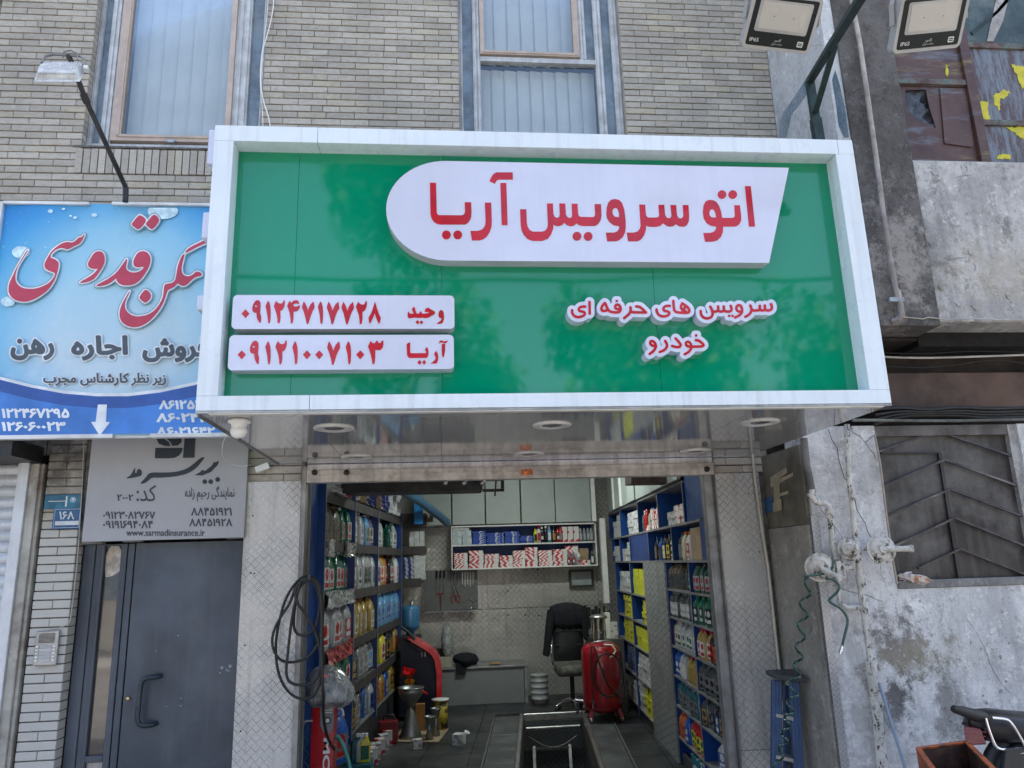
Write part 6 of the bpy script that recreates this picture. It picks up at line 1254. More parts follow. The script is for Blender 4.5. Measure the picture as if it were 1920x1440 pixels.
while y < 11.6:
    s = s0
    while s < 2.2:
        a, b, c, d = s+0.003, s+0.487, y+0.003, min(y+0.487, 11.6)
        if c > PITF+0.02 or b < PITL-0.34 or a > PITR+0.34:
            if a < PITL-0.36 < b and c < PITF+0.02: b = PITL-0.362
            if a < PITR+0.345 < b and c < PITF+0.02: a = PITR+0.345
            dz = rr_.uniform(-0.0008, 0.0008)
            g = MB(); g.hexa([(fx(a, c), c, -0.03), (fx(b, c), c, -0.03), (fx(b, d), d, -0.03), (fx(a, d), d, -0.03), (fx(a, c), c, dz), (fx(b, c), c, dz), (fx(b, d), d, dz), (fx(a, d), d, dz)]); g.build('tile', M_floor, fl_)
        elif s < PITL-0.34 < s+0.487 or s < PITR+0.34 < s+0.487:
            a2, b2 = (a, PITL-0.362) if s < PITL else (PITR+0.345, b)
            if b2-a2 > 0.02:
                g = MB(); g.hexa([(fx(a2, c), c, -0.03), (fx(b2, c), c, -0.03), (fx(b2, d), d, -0.03), (fx(a2, d), d, -0.03), (fx(a2, c), c, 0), (fx(b2, c), c, 0), (fx(b2, d), d, 0), (fx(a2, d), d, 0)]); g.build('tile', M_floor, fl_)
        s += 0.49
    y += 0.49
g = MB()
def sh(mb, a, b, c, d, z0, z1, mi=0): mb.hexa([(fx(a, c), c, z0), (fx(b, c), c, z0), (fx(b, d), d, z0), (fx(a, d), d, z0), (fx(a, c), c, z1), (fx(b, c), c, z1), (fx(b, d), d, z1), (fx(a, d), d, z1)], mi)
sh(g, -1.6, PITL-0.002, 5.42, 11.6, -0.2, -0.031); sh(g, PITR+0.002, 2.25, 5.42, 11.6, -0.2, -0.031); sh(g, PITL-0.002, PITR+0.002, PITF+0.004, 11.6, -0.2, -0.031); g.build('screed', M_mortar, fl_)
pit = thing('inspection_pit', 'steel framed inspection pit sunk in the middle of the workshop floor', 'pit', (fx(0.8, 8), 8.0, 0))
g = MB(); sh(g, PITL-0.02, PITL-0.004, 5.5, PITF+0.02, -1.7, -0.05); sh(g, PITR+0.004, PITR+0.02, 5.5, PITF+0.02, -1.7, -0.05); sh(g, PITL-0.004, PITR+0.004, PITF, PITF+0.02, -1.7, -0.05); sh(g, PITL-0.02, PITR+0.02, 5.5, PITF+0.02, -1.72, -1.701); sh(g, PITL-0.02, PITR+0.02, 5.48, 5.5, -1.7, -0.05)
g.build('pit_wall', mat_checker('tread_plate_pit', 'x', 0.05, (0.16, 0.17, 0.175), 0.4, 1.0), pit)
for a, b in ((PITL-0.355, PITL-0.052), (PITR+0.052, PITR+0.335)):
    y = 5.5
    while y < PITF:
        g = MB(); sh(g, a, b, y, min(y+1.19, PITF+0.02), -0.03, 0.008); g.build('platform_plate', M_platform, pit, bevel=0.003); y += 1.2
for a in (PITL-0.378, PITR+0.340): g = MB(); sh(g, a, a+0.018, 5.5, PITF+0.02, -0.02, 0.014); g.build('edge_strip', plain('edge_strip', (0.2, 0.2, 0.2), 0.4, 0.5, dirt=0.3), pit)
for a, b, c, d in ((PITL-0.05, PITL, 5.5, PITF+0.05), (PITR, PITR+0.05, 5.5, PITF+0.05), (PITL, PITR, PITF, PITF+0.05)):
    g = MB(); sh(g, a, b, c, d, -0.04, 0.045); g.build('frame_rail', M_steel, pit, bevel=0.012, bseg=3)
g = MB(); a = fx(0.74, 9.97); g.tube([(fx(0.47, 9.93), 9.93, -0.11), (fx(1.14, 9.93), 9.93, -0.11)], 0.02, 10); g.build('cross_tube', M_steel, pit)
M_lad = plain('oily_ladder_steel', (0.16, 0.16, 0.155), 0.4, 0.7, var=0.3)
pl = thing('pit_ladder', 'steel ladder standing inside the inspection pit', 'ladder', (fx(0.8, 9.5), 9.5, -1.69))
lz = -0.30
for s in (0.56, 1.0): g = MB(); g.bar((fx(s, 9.85), 9.85, lz), (fx(s, 8.9), 8.9, -1.69), 0.035, 0.03); g.build('rail', M_lad, pl)
for k in range(5):
    t = 0.02+0.2*k; y = 9.85-0.95*t; z = lz-1.53*t; g = MB(); g.bar((fx(0.565, y), y, z), (fx(0.995, y), y, z), 0.035, 0.03); g.build('rung', M_lad, pl)
cable('pit_wire', 'thin pale wire drooping across the far end of the pit', [(fx(0.5, 9.9), 9.94, -0.2), (fx(0.7, 9.9), 9.94, -0.33), (fx(0.9, 9.9), 9.94, -0.34), (fx(1.1, 9.9), 9.94, -0.22)], 0.004, M_cable)
g = MB(); g.box((fx(0.6, 8.8), 8.7, -1.70), (fx(0.95, 8.8), 8.95, -1.45)); tag(g.build('tool_box', plain('navy_toolbox', (0.03, 0.04, 0.08), 0.5)), 'dark box on the bottom of the inspection pit', 'box')

# ---- room shell
rm = thing('workshop_room', 'workshop room lined with tread plate and grey panels behind the open shutter', 'room', (0.8, 8.5, 0))
M_wall = plain('room_wall_paint', (0.20, 0.215, 0.22), 0.6, var=0.1, scale=2, dirt=0.3)
g = MB(); g.hexa([(LX(5.5)-0.42, 5.66, -0.2), (LX(5.5)-0.36, 5.66, -0.2), (LX(BKY)-0.36, BKY, -0.2), (LX(BKY)-0.42, BKY, -0.2), (LX(5.5)-0.42, 5.66, 3.61), (LX(5.5)-0.36, 5.66, 3.61), (LX(BKY)-0.36, BKY, 3.61), (LX(BKY)-0.42, BKY, 3.61)])
g.hexa([(RX(5.5)+0.34, 5.66, -0.2), (RX(5.5)+0.40, 5.66, -0.2), (RX(BKY)+0.40, BKY, -0.2), (RX(BKY)+0.34, BKY, -0.2), (RX(5.5)+0.34, 5.66, 3.61), (RX(5.5)+0.40, 5.66, 3.61), (RX(BKY)+0.40, BKY, 3.61), (RX(BKY)+0.34, BKY, 3.61)])
g.box((-1.6, BKY+0.03, -0.2), (3.2, BKY+0.06, 3.61)); g.box((-1.8, 5.64, -0.2), (-0.96, 5.655, 3.61)); g.box((2.02, 5.64, -0.2), (2.8, 5.655, 3.61)); g.box((-0.96, 5.64, 2.66), (2.02, 5.655, 3.61))
g.build('wall', M_wall, rm)
g = MB(); g.box((-1.8, 5.655, 3.575), (3.2, BKY+0.03, 3.61)); g.build('ceiling', plain('ceiling_paint', (0.45, 0.46, 0.45), 0.7), rm)
xs = [-0.95, 0.08, 0.94, 1.62, 2.35, 3.0]
for i in range(5):
    for z0, z1 in ((0.0, 1.23), (1.235, 2.45), (2.455, 3.57)):
        g = MB(); g.box((xs[i]+0.002, BKY, z0), (xs[i+1]-0.002, BKY+0.012, z1-0.003)); g.build('tread_plate', M_checkx, rm)
for px, py in ((952, 1108), (953, 1153), (1008, 1068), (1010, 1154), (983, 1069), (1016, 1155), (985, 1153)):
    p = W(px, py, BKY-0.004); g = MB(); g.lathe([(0.012, 0), (0.012, 0.004), (0, 0.004)], p, 8, axis=(0, -1, 0)); g.build('screw', M_blackmetal, rm)

# ---- wall shelves, left
lsh = thing('left_shelving', 'blue shelving with grey fascias full of oil cans along the left workshop wall', 'shelves', (LX(8.5), 8.5, 0)); lsh.name = 'shelving'
def wallbox(mb, y0, y1, d0, d1, z0, z1, side, mi=0):      # d = depth measured from the front plane into the wall
    f = (lambda y, d: LX(y)-d) if side < 0 else (lambda y, d: RX(y)+d)
    a, b, c, d = (f(y0, d0), y0), (f(y0, d1), y0), (f(y1, d1), y1), (f(y1, d0), y1)
    p = [a, b, c, d] if side > 0 else [b, a, d, c]
    mb.hexa([(q[0], q[1], z0) for q in p]+[(q[0], q[1], z1) for q in p], mi)
LYS = [6.47, 7.63, 8.87, 10.62]; LZS = [2.53, 2.12, 1.68, 1.22, 0.80, 0.38]
for z in LZS:
    g = MB(); wallbox(g, LYS[0]+0.02, LYS[-1], 0.0, 0.34, z-0.02, z, -1); g.build('shelf_board', M_edge, lsh)
    if z > 0.5:
        g = MB(); wallbox(g, LYS[0]+0.005, LYS[-1], -0.012, -0.0005, z-0.085, z+0.004, -1); g.build('fascia', M_fascia, lsh)
for i, y in enumerate(LYS):
    g = MB(); wallbox(g, y-0.01, y+0.01, -0.018 if i else -0.02, 0.34, 0.30 if i else 0.0, 2.60, -1); g.build('upright', M_blue, lsh)
    g = MB(); wallbox(g, y-0.010, y+0.010, -0.021, -0.0185 if i else -0.0205, 0.31, 2.59, -1); g.build('edge_band', M_edge, lsh)
g = MB(); wallbox(g, LYS[0], LYS[-1], 0.341, 0.352, 0.0, 2.6, -1); g.build('back_panel', M_blue, lsh)
for a, b in ((6.9, 8.05), (8.06, 9.3), (9.31, 10.6)):
    g = MB(); wallbox(g, a, b-0.01, 0.02, 0.035, 0.01, 0.355, -1); g.build('base_panel', plain('dark_base_sheet', (0.05, 0.055, 0.062), 0.4, 0.2, dirt=0.3), lsh)
g = MB(); wallbox(g, 5.70, 6.45, 0.04, 0.34, 0.0, 2.60, -1); g.build('end_panel', M_blue, lsh)
# cabinet at the far left corner, facing the street
cb = thing('corner_shelving', 'grey shelves stacked with small white boxes in the far left corner of the workshop', 'shelves', (-0.5, 11.2, 0)); cb.name = 'shelving'
cx0 = W(753, 1000, 10.9).x; cx1 = W(800, 1000, 10.9).x
for px, z0_, z1_ in ((800, 2.42, 2.62), (800, 2.05, 2.16), (790, 1.60, 1.72)):
    g = MB(); g.box((cx0-0.4, 10.88, z0_), (W(px, 1000, 10.9).x, 10.9, z1_)); g.build('fascia', M_fascia, cb)
    g = MB(); g.box((cx0-0.4, 10.9, z0_+0.06), (W(px, 1000, 10.9).x, 11.5, z0_+0.08)); g.build('shelf_board', M_edge, cb)

# ---- wall shelves, right
rsh = thing('right_shelving', 'blue shelving crowded with oil bottles and filter boxes along the right workshop wall', 'shelves', (RX(8), 8.0, 0)); rsh.name = 'shelving'
RZ = [2.55, 2.20, 1.87, 1.60, 1.34, 1.07, 0.80, 0.53, 0.25]; D = 0.30
def rb(name, *a, m=M_edge):
    g = MB(); wallbox(g, *a, 1); return g.build(name, m, rsh)
rb('shelf_board', 6.56, 11.45, 0, D, RZ[0], RZ[0]+0.02); rb('shelf_board', 6.05, 11.45, 0, D, RZ[1]-0.02, RZ[1]); rb('shelf_board', 8.75, 11.2, 0, D, RZ[2]-0.02, RZ[2]); rb('shelf_board', 5.80, 8.74, 0, D, RZ[2]-0.02, RZ[2])
for z in RZ[3:]: rb('shelf_board', 5.72, 7.52, 0, D, z-0.018, z)
for z in (1.47, 1.15, 0.84, 0.47, 0.12): rb('shelf_board', 8.73, 11.0, 0, D, z-0.018, z)
for y in (6.57, 7.70, 8.88, 10.27, 11.38): rb('divider', y-0.009, y+0.009, 0.001, D, RZ[1], RZ[0], m=M_blue); rb('edge_band', y-0.009, y+0.009, -0.003, -0.0005, RZ[1], RZ[0])
for y in (9.6, 10.45, 11.2, 8.35, 7.15): rb('divider', y-0.009, y+0.009, 0.001, D, RZ[2], RZ[1]-0.02, m=M_blue); rb('edge_band', y-0.009, y+0.009, -0.003, -0.0005, RZ[2], RZ[1]-0.02)
for y in (5.72, 6.57, 7.52): rb('divider', y-0.009, y+0.009, 0.001, D, 0.02, RZ[2]-0.02, m=M_blue); rb('edge_band', y-0.009, y+0.009, -0.003, -0.0005, 0.02, RZ[2]-0.02)
for y in (8.73, 9.72, 11.0): rb('divider', y-0.009, y+0.009, 0.001, D, 0.02, RZ[2]-0.02, m=M_blue); rb('edge_band', y-0.009, y+0.009, -0.003, -0.0005, 0.02, RZ[2]-0.02)
rb('back_panel', 5.72, 11.45, D, D+0.012, 0.0, RZ[0], m=M_blue)
rb('blue_panel', 8.40, 9.58, 0.01, 0.03, RZ[2], RZ[1]-0.021, m=M_blue); rb('blue_panel', 5.76, 6.52, 0.012, 0.03, RZ[1]+0.001, 2.60, m=M_blue); rb('blue_panel', 5.74, 6.10, 0.006, 0.03, RZ[2]+0.001, RZ[1]-0.021, m=M_blue)
rb('tread_plate_pillar', 7.54, 8.71, -0.012, 0.02, 0.0, RZ[2]-0.021, m=M_checky); rb('plinth', 5.72, 11.0, 0.02, 0.05, 0.0, 0.10, m=plain('dark_plinth', (0.05, 0.05, 0.055), 0.6))
# wall cabinets above the right shelves and across the back
for i, (a, b) in enumerate(((6.6, 7.9), (7.91, 8.85), (8.86, 9.45), (9.46, 9.9), (9.91, 10.5), (10.51, 11.25))):
    rb('cabinet_door', a, b-0.008, -0.02 if i % 2 else -0.035, 0.0, RZ[0]+0.035, 3.57, m=M_cab)
rb('cabinet_edge', 9.89, 9.93, -0.05, -0.021, RZ[0]+0.035, 3.57, m=M_whiteplastic); rb('cabinet_edge', 10.46, 10.50, -0.06, -0.036, RZ[0]+0.035, 3.57, m=M_whiteplastic); rb('cabinet_rail', 6.6, 11.3, -0.002, 0.02, RZ[0]+0.02, RZ[0]+0.034, m=M_blackmetal)
bc = thing('back_shelving', 'two tier blue back shelf with grey overhead cabinets on the rear workshop wall', 'shelves', (1.2, 11.4, 1.8)); bc.name = 'shelving'
zt, zm, zb = 2.44, 2.165, 1.825; x0_, x1_ = 0.145, 2.285
for z in (zt, zm, zb): g = MB(); g.box((x0_, 11.28, z-0.014), (x1_, 11.58, z+0.004)); g.build('shelf_board', M_whiteplastic, bc)
g = MB(); g.box((x0_-0.016, 11.285, zb-0.01), (x0_, 11.58, zt)); g.box((x1_, 11.285, zb-0.01), (x1_+0.016, 11.58, zt)); g.build('side_panel', M_whiteplastic, bc)
g = MB(); g.box((x0_, 11.58, zb), (x1_, 11.59, zt)); g.build('back_panel', M_blue, bc)
for i, (a, b) in enumerate(((-0.38, 0.13), (0.15, 0.63), (0.65, 1.16), (1.185, 1.69), (1.70, 2.235))):
    g = MB(); g.box((a, 11.27+(0.02 if i in (0, 3) else 0), 2.462), (b, 11.30, 3.57)); g.build('cabinet_door', M_cab, bc, bevel=0.003)
g = MB(); g.box((2.24, 11.20, 2.462), (2.30, 11.26, 3.57)); g.build('bright_edge_post', M_whiteplastic, bc)
g = MB(); g.box((2.34, 11.16, 1.28), (2.42, 11.24, 2.50)); g.build('white_post', M_whiteplastic, bc)
# lit tube lamp on the ceiling near the back
n_ = NT('lit_tube'); e_ = n_.n('Emission', {'Color': (0.92, 1.0, 0.93), 'Strength': 5.0}); n_.t.links.new(e_.outputs[0], n_.out.inputs[0])
for yy in (9.0, 7.0):
    tl_ = thing('tube_lamp', 'lit ceiling tube lamp '+('deeper inside the workshop' if yy > 8 else 'nearer the shop door'), 'lamp', (1.2, yy, 3.5))
    g = MB(); g.tube([(0.5, yy, 3.51), (1.9, yy, 3.51)], 0.018, 10); g.build('tube', n_.m, tl_); g = MB(); g.box((0.45, yy-0.03, 3.535), (1.95, yy+0.03, 3.574)); g.build('housing', M_whiteplastic, tl_)
    al = bpy.data.lights.new('tube_light', 'AREA'); al.shape = 'RECTANGLE'; al.size = 1.4; al.size_y = 0.06; al.energy = 13 if yy > 8 else 1.5; al.color = (0.92, 1.0, 0.93)
    ao = bpy.data.objects.new('tube_light', al); COL.objects.link(ao); ao.location = (1.2, yy, 3.485); ao.parent = None
# hoist beam and clutter under the ceiling
hb = thing('overhead_rack', 'dark steel rack hanging under the ceiling at the top of the doorway', 'rack', (0.0, 7.2, 2.75))
g = MB(); RY = 7.0
a = W(640, 905, RY); b = W(905, 921, RY); g.box((a.x, RY, W(800, 921, RY).z), (b.x, RY+0.35, W(800, 903, RY).z)); c1_, c2_ = W(905, 921, RY), W(945, 897, RY)
g.box((c1_.x+0.001, RY, c1_.z-0.005), (c2_.x, RY+0.03, c1_.z+0.02)); g.box((c2_.x-0.03, RY, c1_.z+0.021), (c2_.x, RY+0.03, c1_.z+0.4)); g.box((W(700, 900, RY).x, RY+0.06, c1_.z+0.1), (c2_.x-0.031, RY+0.08, c1_.z+0.16)); g.bar(W(930, 900, RY-0.02), W(928, 930, RY-0.02), 0.015, 0.015)
g.build('rack', M_blackmetal, hb)
for px in (835, 870, 905): g = MB(); q = W(px, 905, RY-0.03); g.lathe([(0.02, -0.02), (0.03, 0.0), (0.028, 0.02), (0, 0.02)], q, 12, axis=(0, -1, 0)); g.build('hook', M_steel, hb)
g = MB(); a, b = W(1184, 906, 7.0), W(1280, 893, 7.0); g.box((a.x, 7.0, a.z), (b.x, 7.25, b.z+0.05)); tag(g.build('ceiling_box', plain('dark_wood', (0.075, 0.05, 0.04), 0.6, var=0.3, scale=12)), 'dark wooden box hung under the ceiling at the right of the doorway', 'box')
vd = thing('vent_pipe', 'light blue vent pipe slanting down in the far left corner', 'pipe', W(830, 960, 10.9)); g = MB(); g.tube([W(745, 915, 9.6), W(785, 938, 10.2), W(825, 968, 10.9), W(838, 980, 11.1)], [0.062, 0.062, 0.06, 0.06], 18); g.build('pipe', plain('light_blue_plastic', (0.05, 0.14, 0.24), 0.3, var=0.08), vd)
g = MB(); a, b = W(777, 983, 10.75), W(793, 940, 10.75); g.box((a.x, 10.7, a.z), (b.x, 10.86, b.z)); o = g.build('blue_carton', plain('bright_blue', (0.01, 0.19, 0.50), 0.4)); tag(o, 'bright blue carton standing on the corner shelves below the vent pipe', 'carton')

# ================================================================ STOCK: bottles, jugs, boxes
def plast(nm, col, r=0.28): return plain('plastic_'+nm, col, r, var=0.06, scale=10, coat=0.3)
PC = {'green': (0.008, 0.12, 0.07), 'dark green': (0.008, 0.06, 0.045), 'silver': (0.36, 0.38, 0.40), 'grey': (0.17, 0.18, 0.19), 'dark grey': (0.05, 0.06, 0.07), 'black': (0.012, 0.012, 0.014), 'gold': (0.34, 0.24, 0.07), 'blue': (0.015, 0.09, 0.38),
      'red': (0.42, 0.015, 0.02), 'white': (0.62, 0.64, 0.65), 'orange': (0.50, 0.12, 0.02), 'brown': (0.12, 0.095, 0.07), 'teal': (0.01, 0.10, 0.13), 'yellow': (0.62, 0.54, 0.03), 'purple': (0.10, 0.07, 0.16), 'sky blue': (0.10, 0.28, 0.52), 'cream': (0.5, 0.45, 0.33)}
def pm(c): return plast(c.replace(' ', '_'), PC[c])
meshes = {}
def jug_parts(kind, body, cap, lab, lab2):
    key = (kind, body, cap, lab, lab2)
    if key in meshes: return meshes[key]
    out = []
    if kind == 'jug':                  # four litre can with a handle over the top
        w, d, h = 0.185, 0.115, 0.30
        g = MB(); rings = [rrect(w*0.94, d*0.94, 0.02, 0), rrect(w, d, 0.025, 0.012), rrect(w, d, 0.025, h*0.62), rrect(w*0.95, d*0.95, 0.03, h*0.70), rrect(w*0.62, d*0.7, 0.03, h*0.86, w*0.10), rrect(0.05, 0.05, 0.024, h*0.92, w*0.22), rrect(0.044, 0.044, 0.02, h*0.95, w*0.22)]
        g.loft(rings); g.tube([(-w*0.36, 0, h*0.70), (-w*0.36, 0, h*0.86), (-w*0.24, 0, h*0.97), (-w*0.02, 0, h*0.99), (w*0.12, 0, h*0.90)], [0.014, 0.013, 0.012, 0.012, 0.012], 8)
        out.append(('body', g, pm(body), (0, 0, 0))); g = MB(); g.lathe([(0.026, 0), (0.026, 0.024), (0.022, 0.028), (0, 0.028)], (w*0.22, 0, h*0.945), 12); out.append(('cap', g, pm(cap), 0))
        L = (-w*0.36, w*0.36, 0.035, h*0.60)
    elif kind == 'bottle':             # one litre flat bottle
        w, d, h = 0.094, 0.06, 0.215
        g = MB(); rings = [rrect(w*0.92, d*0.92, 0.012, 0), rrect(w, d, 0.016, 0.008), rrect(w, d, 0.016, h*0.64), rrect(w*0.8, d*0.9, 0.018, h*0.76), rrect(0.036, 0.036, 0.016, h*0.88, w*0.12), rrect(0.032, 0.032, 0.015, h*0.9, w*0.12)]
        g.loft(rings); out.append(('body', g, pm(body), 0)); g = MB(); g.lathe([(0.018, 0), (0.019, 0.022), (0.014, 0.027), (0, 0.027)], (w*0.12, 0, h*0.895), 10); out.append(('cap', g, pm(cap), 0))
        L = (-w*0.36, w*0.36, 0.02, h*0.6)
    else:                              # round can or bottle
        w, d, h = 0.062, 0.062, 0.20
        g = MB(); g.lathe([(0, 0), (0.031, 0), (0.031, h*0.78), (0.022, h*0.86), (0.013, h*0.88)], seg=14); out.append(('body', g, pm(body), 0)); g = MB(); g.lathe([(0.014, 0), (0.014, 0.03), (0, 0.03)], (0, 0, h*0.87), 10); out.append(('cap', g, pm(cap), 0))
        L = (-0.018, 0.018, 0.03, h*0.62)
    if lab:
        g = MB(); y_ = -d/2-0.0006; x0, x1, z0, z1 = L; zz = z0+(z1-z0)*0.55
        g.box((x0, y_-0.0012, z0), (x1, y_+(0.004 if kind == 'can' else 0), z1)); out.append(('label', g, pm(lab), 0))
        if lab2:
            g = MB()
            if kind == 'can': g.box((x0+0.004, y_-0.0022, z0+0.01), (x1-0.004, y_-0.0013, zz))
            else: g.lathe([(0, 0), (min(x1-x0, z1-z0)*0.32, 0)], ((x0+x1)/2, y_-0.0020, z0+(z1-z0)*0.68), 14, axis=(0, -1, 0)); g.box((x0+(x1-x0)*0.12, y_-0.0022, z0+(z1-z0)*0.08), (x1-(x1-x0)*0.12, y_-0.0013, z0+(z1-z0)*0.30))
            out.append(('label_print', g, pm(lab2), 0))
    meshes[key] = [(nm, g.mesh(nm, m)) for nm, g, m, _ in out]; return meshes[key]
KN = {'jug': 'oil_can', 'bottle': 'oil_bottle', 'can': 'spray_can'}; KC = {'jug': 'oil can', 'bottle': 'bottle', 'can': 'spray can'}
ORD = ['first', 'second', 'third', 'fourth', 'fifth', 'sixth', 'seventh', 'eighth', 'ninth']
def fit16(head, extras, tail):
    """longest label of at most 16 words: head, then as many extras as fit, then tail"""
    n = len((head+' '+tail).split()); out = head
    for e in extras:
        if e and n+len(e.split()) <= 16: out += ' '+e; n += len(e.split())
    return (out+' '+tail).replace(' ,', ',')
def stock(kind, cols, pos, rz, where, sc=1.0, group=None, nth=''):
    body, cap, lab, lab2 = cols
    lb = fit16(f"{body} {KC[kind]}", [nth, f"with {cap} cap" if cap != body else '', f"and {lab} label" if lab and lab != body and cap != body else ''], where)
    t = thing(KN[kind], lb, KC[kind], pos, group or (f"{KC[kind]}s {where}")); t.rotation_euler = (0, 0, rz); t.scale = (sc, sc, sc)
    for nm, me in jug_parts(kind, *cols): inst(nm, me, t)
    return t
rq = random.Random(9)
def fill(side, y0, y1, z, specs, where, depth=0.09, sc=1.0, kind='bottle'):
    """one row of goods; specs: list of colours (body, cap, label, print) or (kind, ...)"""
    n = len(specs); st = (y1-y0)/n
    for i, s in enumerate(specs):
        if s is None: continue
        k, c = (kind, s) if len(s) == 4 else (s[0], s[1:])
        y = y0+st*(i+0.5)+rq.uniform(-0.06, 0.06)*st; dd = depth+rq.uniform(-0.012, 0.02); x = LX(y)-dd if side < 0 else RX(y)+dd
        stock(k, c, (x, y, z+0.001), (R(90) if side < 0 else R(-90))+rq.uniform(-0.12, 0.12)+(-0.1 if side < 0 else 0.08), where, sc*rq.uniform(0.97, 1.03), nth=ORD[i]+' from the street')
G = ('green', 'green', 'white', 'red'); GS = ('green', 'white', 'silver', 'red'); SV = ('silver', 'red', 'white', 'red'); GO = ('gold', 'red', 'white', 'gold'); BL = ('sky blue', 'white', 'silver', 'blue'); DK = ('dark grey', 'black', 'grey', 'white'); BK = ('black', 'black', 'silver', 'gold')
w_ = 'on the {} left shelf, {} bay'
RN = ['top', 'second', 'third', 'fourth', 'bottom']; BN = ['nearest', 'middle', 'farthest']
br = ('brown', 'brown', 'brown', None); rowsL = [
 [[br, br, br, GS, G], [('silver', 'white', 'white', 'grey'), ('silver', 'white', 'white', 'grey'), ('sky blue', 'silver', 'gold', 'green'), ('purple', 'silver', 'cream', 'purple')], [('silver', 'white', 'white', 'grey'), ('silver', 'white', 'white', 'grey'), None, ('dark green', 'green', 'white', 'green'), ('silver', 'white', 'white', 'grey'), None]],
 [[G, G, G, GS, GS], [('red', 'red', 'white', 'black'), ('silver', 'green', 'white', 'dark green'), ('silver', 'green', 'grey', 'dark green'), ('silver', 'green', 'grey', 'dark green'), ('silver', 'green', 'grey', 'dark green')], [('white', 'orange', 'orange', 'blue'), ('gold', 'gold', 'white', 'orange'), ('orange', 'gold', 'white', 'red'), ('black', 'gold', 'white', 'red'), ('black', 'red', 'white', 'red'), ('white', 'red', 'red', 'white')]],
 [[SV, SV, SV, SV, ('silver', 'red', 'red', 'white')], [GO, GO, ('gold', 'red', 'silver', 'white'), GO], [BL, BL, BL, BL, BL, BL]],
 [[G, GS, G, G, G], [('dark grey', 'black', 'black', 'gold'), ('grey', 'dark grey', 'silver', 'grey'), ('grey', 'dark grey', 'silver', 'grey'), ('dark grey', 'grey', 'silver', 'sky blue')], [('silver', 'white', 'gold', 'red'), ('yellow', 'yellow', 'white', 'red'), ('black', 'black', 'gold', 'black'), ('black', 'gold', 'gold', 'orange'), ('gold', 'gold', 'black', 'red')]],
 [[None, None, ('blue', 'blue', 'silver', 'red'), ('white', 'white', 'red', 'black')], [('black', 'black', 'gold', 'brown'), ('grey', 'silver', 'silver', 'grey'), ('black', 'black', 'dark grey', None), ('blue', 'blue', 'white', 'green'), ('silver', 'white', 'blue', 'black')], [('red', 'red', 'gold', 'red'), ('gold', 'gold', 'red', 'gold'), ('blue', 'blue', 'blue', 'white'), ('gold', 'gold', 'black', 'gold'), ('gold', 'gold', 'red', 'brown')]]]
for r in range(5):
    for b in range(3):
        fill(-1, LYS[b]+0.05, LYS[b+1]-0.04, LZS[r+1], rowsL[r][b], w_.format(RN[r], BN[b]), 0.075, 1.2 if r in (1, 2, 3) else 1.1, 'jug')
# clear film hanging from the fascias of the nearest bay
M_film = plain('crumpled_clear_film', (0.40, 0.42, 0.42), 0.22, var=0.5, scale=40, coat=0.5); M_filmr = plain('red_printed_film', (0.42, 0.08, 0.08), 0.3, var=0.7, scale=30, coat=0.5)
for k, (y0, y1, z, m, lab) in enumerate(((6.52, 6.75, 2.13, M_film, 'scrap of clear film folded over the second fascia, next to the blue end panel'), (7.2, 7.6, 2.13, M_film, 'crumpled clear film hanging from the second fascia of the nearest left bay'), (6.52, 7.6, 1.70, M_film, 'crumpled clear film hanging along the third fascia under the green cans'), (6.6, 7.6, 1.24, M_filmr, 'red and white printed film hanging under the silver cans'))):
    g = MB(); n = 22; vs = []
    for i in range(n):
        y = y0+(y1-y0)*i/(n-1)
        for j in range(4): vs.append((LX(y)+0.015+rq.uniform(0, 0.02)+0.02*math.sin(i*1.7+j), y, z-0.045*j+rq.uniform(-0.012, 0.012)))
    g.add(vs, [(i*4+j, i*4+j+1, i*4+j+5, i*4+j+4) for i in range(n-1) for j in range(3)]); tag(g.build('plastic_film', m), lab, 'plastic film')
# right side, near part
def nx_(c, n): return [c]*n
rows_R = [(RZ[3], [('brown', 'black', 'dark grey', None)]*4+[('black', 'black', 'dark grey', None)]*2+[('black', 'teal', 'teal', 'white')], [('dark green', 'black', 'silver', 'red')]*6),
          (RZ[4], nx_(('dark grey', 'grey', 'silver', 'white'), 8), nx_(('green', 'green', 'black', 'white'), 4)+nx_(('green', 'green', 'silver', 'green'), 2)),
          (RZ[5], [('gold', 'red', 'red', 'gold')]+nx_(('silver', 'silver', 'white', 'green'), 6), nx_(('gold', 'red', 'white', 'red'), 3)+[('black', 'black', 'red', 'black'), ('black', 'black', 'orange', 'red'), ('black', 'black', 'orange', 'red')]),
          (RZ[6], [('blue', 'blue', 'blue', 'white')]*2+[('silver', 'blue', 'white', None), ('silver', 'green', 'white', None)]+nx_(('gold', 'red', 'gold', None), 3), nx_(('dark grey', 'dark grey', 'grey', 'black'), 8)),
          (RZ[7], nx_(('teal', 'grey', 'grey', 'dark grey'), 8), [('dark grey', 'black', 'gold', 'black'), ('dark grey', 'black', 'grey', 'black'), ('dark grey', 'black', 'black', 'grey'), ('black', 'black', 'blue', 'white'), ('black', 'black', 'gold', 'black'), ('grey', 'silver', 'gold', 'black'), ('black', 'black', 'white', 'black')]),
          (RZ[8], [('orange', 'red', 'orange', 'red')]*2+[('blue', 'blue', 'blue', 'white')]+nx_(('red', 'red', 'yellow', 'green'), 4), [None, ('jug', 'white', 'black', 'blue', 'white'), ('jug', 'black', 'black', 'grey', 'black'), ('jug', 'black', 'black', 'gold', 'black')])]
RNr = ['third', 'fourth', 'fifth', 'sixth', 'seventh', 'lowest']
